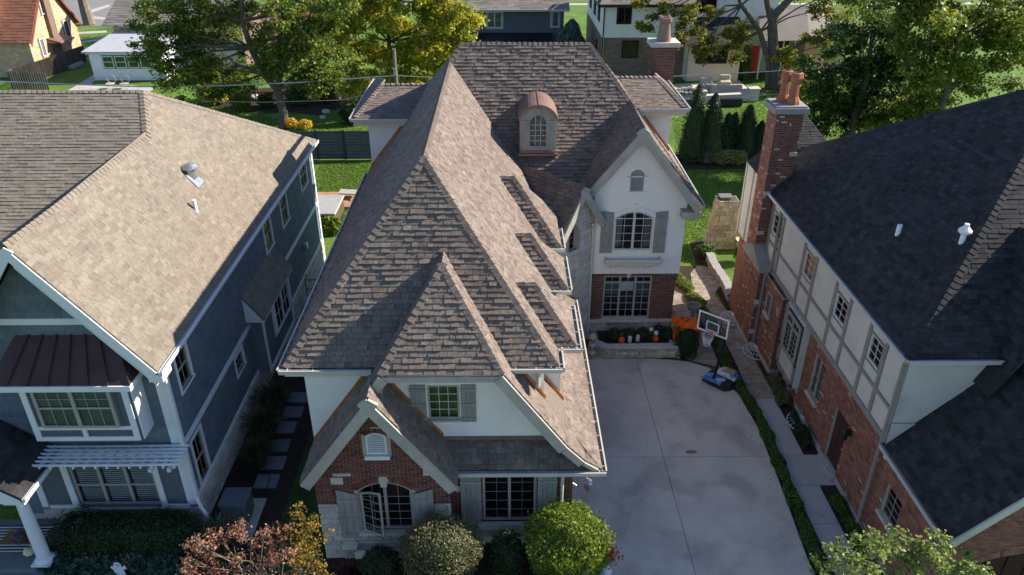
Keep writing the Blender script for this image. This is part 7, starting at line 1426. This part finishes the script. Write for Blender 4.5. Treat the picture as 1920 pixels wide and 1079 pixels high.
# basketball hoop
B = thing('basketball_hoop', 'portable basketball hoop with clear backboard and black wheeled base', 'basketball hoop', (8.1, 23.3, 0))
pb = G(1335, 722); yaw = math.radians(-42); ux = V((math.cos(yaw), math.sin(yaw), 0)); uy = V((-math.sin(yaw), math.cos(yaw), 0)); # board direction and its back
c0 = pb + uy * .35 + ux * .12
mb = MB(); o8 = [(-.55, -.42), (.4, -.5), (.62, -.25), (.66, .35), (.4, .6), (-.45, .55), (-.62, .2)]
base_pts = [c0 + ux * a + uy * b + V((0, 0, .02)) for a, b in o8]; top_pts = [c0 + ux * a * .86 + uy * b * .86 + V((0, 0, .2)) for a, b in o8]; n = len(o8)
mb.add(base_pts + top_pts, [tuple(range(n - 1, -1, -1)), tuple(range(n, 2 * n))] + [(i, (i + 1) % n, n + (i + 1) % n, n + i) for i in range(n)]); ba = mb.build('base', 'rubber_black', B, bevel=.04)
mb = MB()
for s in (-.35, .3): mb.tube([pb + ux * s + V((0, 0, .07)) - ux * .04, pb + ux * s + V((0, 0, .07)) + ux * .04], .07, 12)
mb.build('wheel', 'rubber_black', B)
bt = pb + V((.22, -.05, 2.32)); mb = MB(); mb.tube([pb + V((0, 0, .1)), pb.lerp(bt, .5), bt], [.055, .052, .05], 12); mb.build('pole', 'metal_black', B)
Z3 = V((0, 0, 1)); bc = ONY(1337, 609, bt.y - .3); bw, bh = .56, .36
mb = MB(); mb.tube([bt - V((0, 0, .3)), bc + uy * .06 - Z3 * .2], .035, 8); mb.tube([bt, bc + uy * .06 + Z3 * .15], .03, 8)
for s in (-.3, .3): mb.tube([bc + ux * s - Z3 * bh, bc + ux * s + Z3 * bh], .012, 6)
mb.build('bracket', 'metal_black', B)
mb = MB(); mb.box(bc, (bw * 2, .01, bh * 2), ux, uy); bb = mb.build('backboard', 'clear_glass', B)
mb = MB()
for s in (-1, 1): mb.box(bc + ux * bw * s, (.05, .03, bh * 2 + .05), ux, uy); mb.box(bc + Z3 * bh * s, (bw * 2, .034, .05), ux, uy)
mb.build('board_frame', 'white_pvc', bb)
mb = MB(); sc_ = bc - Z3 * .1 - uy * .012
for s in (-1, 1): mb.box(sc_ + ux * .23 * s, (.035, .008, .36), ux, uy); mb.box(sc_ + Z3 * .17 * s, (.46, .0095, .035), ux, uy)
mb.build('target_square', 'white_pvc', bb)
rc = bc - uy * .28 - Z3 * .3; R_ = .21
mb = MB(); mb.tube([rc + ux * R_ * math.cos(a) + uy * R_ * math.sin(a) for a in [i * math.tau / 24 for i in range(25)]], .011, 6); mb.box(rc + uy * .25, (.12, .12, .05), ux, uy); rm = mb.build('rim', 'paint_orange', B)
mb = MB()
for i in range(12):
    for sg in (-1, 1):
        path = []
        for k in range(6):
            f = k / 5; rr = R_ * (1 - .5 * f ** .8); a = i * math.tau / 12 + sg * f * 1.0; path.append(rc + ux * rr * math.cos(a) + uy * rr * math.sin(a) - Z3 * .42 * f)
        mb.tube(path, .006, 4)
mb.build('net', 'net_white', rm)
def bag(lab, c, r, m, rz=0):
    vs = []; nx = 13; ny = 9; mb = MB()
    for j in range(ny):
        for i in range(nx):
            a, b = i / (nx - 1) * 2 - 1, j / (ny - 1) * 2 - 1; h = (1 - abs(a) ** 3) * (1 - abs(b) ** 3); vs.append(V(c) + ux * a * r[0] + uy * b * r[1] + Z3 * (r[2] * h * (1 + .25 * math.sin(a * 5 + b * 3 + rz)) + .02))
    fs = [(j * nx + i, j * nx + i + 1, (j + 1) * nx + i + 1, (j + 1) * nx + i) for j in range(ny - 1) for i in range(nx - 1)]; mb.add(vs, fs); o = mb.build('ballast_bag', m, smooth=True, at=c); s = o.modifiers.new('t', 'SOLIDIFY'); s.thickness = .02; tag(o, lab, 'bag')
bag('blue and white plastic bag lying on the hoop base', tuple(c0 + V((-.18, .0, .2)) - uy * .12), (.38, .26, .12), 'blue_plastic', 1); bag('pale plastic bag with blue print slumped at the back of the hoop base', tuple(c0 + uy * .32 + ux * .12 + V((0, 0, .22))), (.42, .25, .2), 'bag_plastic', 2); bag('tan sandbag on top of the plastic bags on the hoop base', tuple(c0 + uy * .3 + ux * .2 + V((0, 0, .42))), (.26, .17, .08), 'bag_tan', 3)
# window well covers
for (x, y, lab) in [(9.78, 25.35, 'white wire window-well cover beside the chimney base'), (9.6, 27.9, 'white wire window-well cover near the far brick corner'), (10.15, 20.9, 'white wire window-well cover between low plants and the door')]:
    t = thing('window_well_cover', lab, 'window well cover', (x, y, 0)); mb = MB()
    xw = 10.1 if y > 24 and y < 26 else (9.85 if y > 26 else 10.42)
    for k in range(1, 5): r = .15 * k; mb.tube([(xw - .05 - r * math.sin(a) * .9, y + r * math.cos(a), .3 - .22 * (k / 4) ** 2) for a in [i * math.pi / 10 for i in range(11)]], .008, 4)
    for i in range(1, 10): a = i * math.pi / 10; mb.tube([(xw - .05 - .6 * f * math.sin(a) * .9, y + .6 * f * math.cos(a), .3 - .22 * f ** 2) for f in (0, .25, .5, .75, 1)], .007, 4)
    mb.build('wire_dome', 'white_pvc', t); mb = MB(); mb.tube([(xw - .05 - .6 * math.sin(a) * .9, y + .6 * math.cos(a), .06) for a in [i * math.pi / 10 for i in range(11)]], .02, 5); mb.build('rim', 'metal_galv', t)
# outdoor fireplace
a, b = G(1327, 468), G(1380, 470); y0 = a.y; t = thing('outdoor_fireplace', 'tapering buff stone outdoor fireplace with flat metal chimney cap', 'fireplace', ((a.x + b.x) / 2, y0 + .6, 0)); hz = ONY(1350, 372, y0 + .5).z; sx0, sx1 = a.x, a.x + 1.35
mb = MB(); bs = [(sx0, y0), (sx1, y0), (sx1, y0 + 1.0), (sx0, y0 + 1.0)]; tsx = [(sx0 + .3, y0 + .1), (sx1 - .1, y0 + .1), (sx1 - .1, y0 + .85), (sx0 + .3, y0 + .85)]
mb.add([(x, y, 0) for x, y in bs] + [(x, y, hz) for x, y in tsx], [(4, 5, 6, 7), (0, 1, 5, 4), (1, 2, 6, 5), (2, 3, 7, 6), (3, 0, 4, 7)]); fbod = mb.build('chimney_body', 'soil_joint', t)
PF2 = Pieces('stone', 'flagstone', fbod, 260)
def tilted_stones(p0, p1, q0, q1):
    p0, p1, q0, q1 = V(p0), V(p1), V(q0), V(q1); n = (p1 - p0).cross(q0 - p0).normalized(); z = 0.0
    while z < .98:
        dz = random.choice((.06, .085, .11)); x = random.uniform(-.1, 0)
        while x < 1:
            dx = random.uniform(.14, .34); cc_ = []
            for s, h in ((x, z), (x + dx, z), (x + dx, z + dz), (x, z + dz)):
                s = min(1, max(0, s + random.uniform(-.015, .015))); h = min(1, h + random.uniform(-.008, .008)); cc_.append(p0.lerp(p1, s).lerp(q0.lerp(q1, s), max(0, h)))
            m_ = (cc_[0] + cc_[2]) / 2; fr_ = [m_ + (c - m_) * .93 + n * random.uniform(.02, .05) for c in cc_]; bk_ = [m_ + (c - m_) * .97 for c in cc_]
            if (cc_[1] - cc_[0]).length > .03: PF2.add(fr_ + bk_, [(0, 1, 2, 3), (4, 5, 1, 0), (5, 6, 2, 1), (6, 7, 3, 2), (7, 4, 0, 3)], random.random())
            x += dx
        z += dz
P3d = [(x, y, 0) for x, y in bs]; Q3d = [(x, y, hz) for x, y in tsx]
tilted_stones(P3d[0], P3d[1], Q3d[0], Q3d[1]); tilted_stones(P3d[1], P3d[2], Q3d[1], Q3d[2]); tilted_stones(P3d[3], P3d[0], Q3d[3], Q3d[0]); PF2.finish()
mb = MB(); mb.bx(sx1 - .02, sx1 + .06, y0 + .2, y0 + .8, .3, 1.0); mb.build('firebox', 'room_dark', t); mb = MB(); cxx = (sx0 + sx1) / 2; mb.bx(cxx - .22, cxx + .22, y0 + .3, y0 + .7, hz, hz + .12); mb.bx(cxx - .32, cxx + .32, y0 + .22, y0 + .78, hz + .12, hz + .15); mb.build('metal_cap', 'lead', t)
mb = MB(); mb.bx(sx1 + .05, sx1 + .8, y0 - .2, y0 + .2, 0, .5); mb.bx(sx1, sx1 + .85, y0 - .25, y0 + .25, .5, .58); o = mb.build('seat_wall', 'stone_wall', at=(sx1 + .4, y0, 0), bevel=.02); tag(o, 'short stone seat wall at the fireplace side', 'wall')
t = thing('retaining_wall', 'curved low stone wall between the paver path and brick chimney', 'wall', (10.1, 31, 0))
for i in range(7):
    y = 29.4 + i * .6; x = 9.95 + .05 * math.sin(i)
    for k in range(2): mb = MB(); mb.bx(x, x + .3, y + (k % 2) * .2, y + .57 + (k % 2) * .2, k * .17, k * .17 + .16, random.random()); mb.build('block', 'stone_mortar', t, bevel=.015)
    mb = MB(); mb.bx(x - .04, x + .36, y, y + .59, .36, .42, random.random()); mb.build('coping', 'grey_concrete', t)
# hot tub, deck, lounger
q = G(628, 422); t = thing('hot_tub', 'square hot tub under a grey folded cover', 'hot tub', (-10, 38.6, 0)); x0, x1, y0, y1 = -11.9, -9.0, 37.4, 40.0
mb = MB(); mb.bx(x0, x1, y0, y1, 0, .8); tb = mb.build('tub', 'wood_brown', t, bevel=.15)
for i in range(14): x = x0 + .2 + i * .19; mb = MB(); mb.bx(x, x + .17, y0 - .02, y0, .05, .76, random.random()); mb.build('panel', 'wood_brown', tb)
for xa_, xb_ in ((x0 - .05, (x0 + x1) / 2 - .01), ((x0 + x1) / 2 + .01, x1 + .05)): mb = MB(); mb.bx(xa_, xb_, y0 - .05, y1 + .05, .82, .95); mb.build('cover', 'cover_grey', t, bevel=.05)
sheet('deck', [(-12, 40.3), (-7.5, 40.3), (-7.5, 42.6), (-12, 42.6)], .1, 'wood_deck', th=.16)
t = thing('sun_lounger', 'sling sun lounger with grey fabric on the deck', 'lounger', (-9.0, 41.7, .1)); q = V((-9.6, 41.4, .1)); mb = MB(); mb.prism([q + V((0, 0, .35)), q + V((1.0, 0, .3)), q + V((1.0, .7, .3)), q + V((0, .7, .35))], (0, 0, .03)); mb.build('seat', 'cover_grey', t); mb = MB(); mb.prism([q + V((1.0, 0, .3)), q + V((1.7, 0, .65)), q + V((1.7, .7, .65)), q + V((1.0, .7, .3))], (0, 0, .03)); mb.build('backrest', 'black_cover', t)
for y in (0, .7):
    mb = MB(); mb.tube([q + V((0, y, .35)), q + V((1.0, y, .3)), q + V((1.7, y, .65))], .025, 6); mb.build('rail', 'metal_black', t)
    for x in (.15, 1.2): mb = MB(); mb.tube([q + V((x, y, 0)), q + V((x + .05, y, .33))], .02, 6); mb.build('leg', 'metal_black', t)
# things by the grey house side wall
t = thing('utility_cart', 'black-framed wire cart beside the grey house wall', 'cart', (-8.3, 29.5, 0)); c = V((-8.35, 29.2, 0))
mb = MB()
for s in (-.3, .3): mb.tube([c + V((s, 0, 0)), c + V((s, 0, 1.35)), c + V((s, .3, 1.5))], .02, 6)
for z in (.5, .9, 1.35): mb.tube([c + V((-.3, 0, z)), c + V((.3, 0, z))], .02, 6)
mb.build('frame', 'metal_black', t); mb = MB(); mb.bx(c.x - .28, c.x + .28, c.y - .45, c.y, .3, .62); mb.build('basket', 'bag_plastic', t)
mb = MB()
for s in (-.3, .3): mb.lathe((c.x + s, c.y - .2, .0), [(.03, 0), (.1, .02), (.1, .18), (.03, .2)], 10)
mb.build('wheel', 'rubber_black', t)
t = thing('utility_box', 'dark green transformer box on the concrete pad', 'utility box', (-7.95, 16.8, 0)); mb = MB(); mb.bx(-8.35, -7.6, 16.45, 17.15, .02, .72); mb.build('cabinet', 'siding_grey', t, bevel=.03); mb = MB(); mb.bx(-8.38, -7.57, 16.42, 17.18, .72, .78); mb.build('lid', 'siding_grey', t, bevel=.02)
mb = MB(); c = V((-7.35, 17.5, .0)); mb.tube([(c.x + .9 * math.cos(a) - 1.0, c.y + .6 + .9 * math.sin(a), .03) for a in [-.6 + i * .25 for i in range(10)]], .018, 6); o = mb.build('garden_hose', 'rubber_black', at=(-7.6, 18, 0)); tag(o, 'dark garden hose curving over the mulch by the utility pad', 'hose')
t = thing('gazing_ball', 'mottled blue gazing ball on a stone pedestal beside the golden shrub', 'ornament', (-5.35, 13.7, 0)); mb = MB(); mb.lathe((-5.35, 13.7, 0), [(.2, 0), (.2, .1), (.1, .2), (.1, .8), (.17, .9), (.17, .95)], 14); mb.build('pedestal', 'grey_concrete', t); mb = MB(); mb.ball((-5.35, 13.7, 1.1), .19, 18, 12); mb.build('globe', 'room_blue', t, smooth=True)
# porch things
q = G(58, 1040, .38); t = thing('white_pumpkin', 'pale yellow-green pumpkin beside the porch column', 'pumpkin', q); vs = []; mb = MB()
for j in range(9):
    for i in range(24): a = i * math.tau / 24; e = math.pi * (j + .5) / 9; r = .155 * math.sin(e) * (1 + .07 * math.cos(a * 8)); vs.append(q + V((r * math.cos(a), r * math.sin(a), .13 - .12 * math.cos(e) * (1 if j else .9))))
mb.add(vs, [(j * 24 + i, j * 24 + (i + 1) % 24, (j + 1) * 24 + (i + 1) % 24, (j + 1) * 24 + i) for j in range(8) for i in range(24)] + [tuple(range(23, -1, -1)), tuple(8 * 24 + i for i in range(24))]); mb.build('fruit', 'pumpkin_white', t, smooth=True); mb = MB(); mb.tube([q + V((0, 0, .24)), q + V((.03, 0, .33))], [.025, .015], 6); mb.build('stem', 'bark', t)
q = G(45, 1018, .38); shrub('chrysanthemum_pot', 'purple chrysanthemum pot on the porch', (q.x, q.y, .62), (.22, .22, .2), 700, .05, 'flower_purple', 'flowers', core='leaf_cover')
q = G(95, 985, .2); t = thing('planter_pot', 'tall dark planter with broad leaves and yellow flowers by the porch', 'planter', (-12.15, 15.9, 0)); c = (-12.15, 15.75); mb = MB(); mb.lathe((c[0], c[1], 0), [(.2, 0), (.27, .45), (.3, .5), (.24, .5)], 14); mb.build('pot', 'metal_black', t); n = 140; a = NR.uniform(0, math.tau, n); e = NR.uniform(.1, .5, n); p = np.stack([c[0] + e * np.cos(a), c[1] + e * np.sin(a), .6 + NR.uniform(0, .5, n)], 1); v, qd = leaf_arrays(p, unit(np.stack([np.cos(a), np.sin(a), .9 + 0 * a], 1)), .3 * NR.uniform(.6, 1.2, n), .4); nmesh('leaves', v, qd, NR.random(n), 'leaf_hosta', t); n = 120; p = np.stack([c[0] + .2 + NR.normal(0, .09, n), c[1] - .25 + NR.normal(0, .09, n), .62 + NR.normal(0, .06, n)], 1); v, qd = leaf_arrays(p, unit(NR.normal(size=(n, 3)) + np.array([0, 0, 1])), .06, .8); nmesh('flowers', v, qd, NR.random(n), 'flower_yellow', t)
t = thing('striped_rug', 'black and white striped porch rug with brown doormat', 'rug', (-13.7, 15.5, .385))
mb = MB(); mb.bx(-14.6, -13.0, 15.1, 16.1, .385, .39); mb.build('rug_base', 'rug_black', t)
for i in range(9): mb = MB(); mb.bx(-14.6, -13.0, 15.12 + i * .11, 15.17 + i * .11, .391, .394); mb.build('stripe', 'rug_white', t)
mb = MB(); mb.bx(-14.2, -13.3, 15.4, 15.9, .395, .41); mb.build('doormat', 'coir', t)
# ghost yard sign
q = G(228, 1085); t = thing('ghost_sign', 'flat white ghost-shaped yard sign with raised arms in the flower bed', 'sign', q); Wg = Wall((q.x, q.y, 0), X_, -Y_); gh = [(-.13, .12), (.15, .12), (.13, .3), (.15, .36), (.22, .36), (.2, .46), (.16, .48), (.14, .42), (.1, .44), (.1, .53), (.05, .6), (-.04, .61), (-.09, .56), (-.1, .5), (-.12, .44), (-.16, .48), (-.2, .42), (-.14, .34)]
mb = MB(); mb.prism([Wg.p(a, z) for a, z in gh], (0, .02, 0)); mb.build('board', 'white_pvc', t); mb = MB()
for a, z, r in ((-.03, .54, .018), (.04, .53, .018), (.015, .485, .02)): mb.prism([Wg.p(a + r * math.cos(k * .785), z + r * 1.2 * math.sin(k * .785), .002) for k in range(8)], (0, -.003, 0))
mb.build('face_marks', 'frame_dark', t); mb = MB(); mb.bx(q.x - .015, q.x + .015, q.y + .02, q.y + .04, 0, .4); mb.build('stake', 'wood_brown', t)
# address pier and flower pot at the drive
t = thing('address_pier', 'low grey stone pier with house number plaque beside the drive', 'pier', (2.2, 13.0, 0)); mb = MB(); mb.bx(1.8, 2.6, 12.75, 13.35, 0, .62); mb.build('pier_body', 'limestone', t, bevel=.01); mb = MB(); mb.bx(1.73, 2.67, 12.68, 13.42, .62, .72); mb.build('coping', 'limestone', t, bevel=.012); mb = MB(); mb.bx(1.97, 2.49, 12.735, 12.75, .3, .52); mb.build('plaque', 'grey_concrete', t)
cu_ = bpy.data.curves.new('number', 'FONT'); cu_.body = '2 5'; cu_.size = .17; cu_.extrude = .004; cu_.align_x = 'CENTER'; tmp = bpy.data.objects.new('number_tmp', cu_); me = bpy.data.meshes.new_from_object(tmp); bpy.data.objects.remove(tmp); no = bpy.data.objects.new('number', me); me.materials.append(MATS['rubber_black']); link(no, t); no.location = V((2.31, 12.728, .35)) - V(t.location); no.rotation_euler = (math.pi / 2, 0, 0)
q = V((2.72, 14.55, 0)); t = thing('flower_pot', 'white stone urn of red geraniums behind the boxwood', 'planter', q); mb = MB(); mb.lathe(q, [(.14, 0), (.18, .1), (.1, .25), (.24, .6), (.27, .64), (.2, .64)], 14); mb.build('urn', 'white_soft', t)
n = 260; p = np.array([q.x, q.y, .78]) + NR.normal(size=(n, 3)) * np.array([.14, .14, .09]); v, qd = leaf_arrays(p, unit(NR.normal(size=(n, 3)) + np.array([0, 0, .8])), .07 * NR.uniform(.7, 1.3, n), .8); nmesh('flowers', v, qd, NR.random(n), 'flower_red', t); n = 200; p = np.array([q.x, q.y, .68]) + NR.normal(size=(n, 3)) * np.array([.15, .15, .06]); v, qd = leaf_arrays(p, unit(NR.normal(size=(n, 3)) + np.array([0, 0, .8])), .08, .7); nmesh('leaves', v, qd, NR.random(n), 'leaf_cover', t)
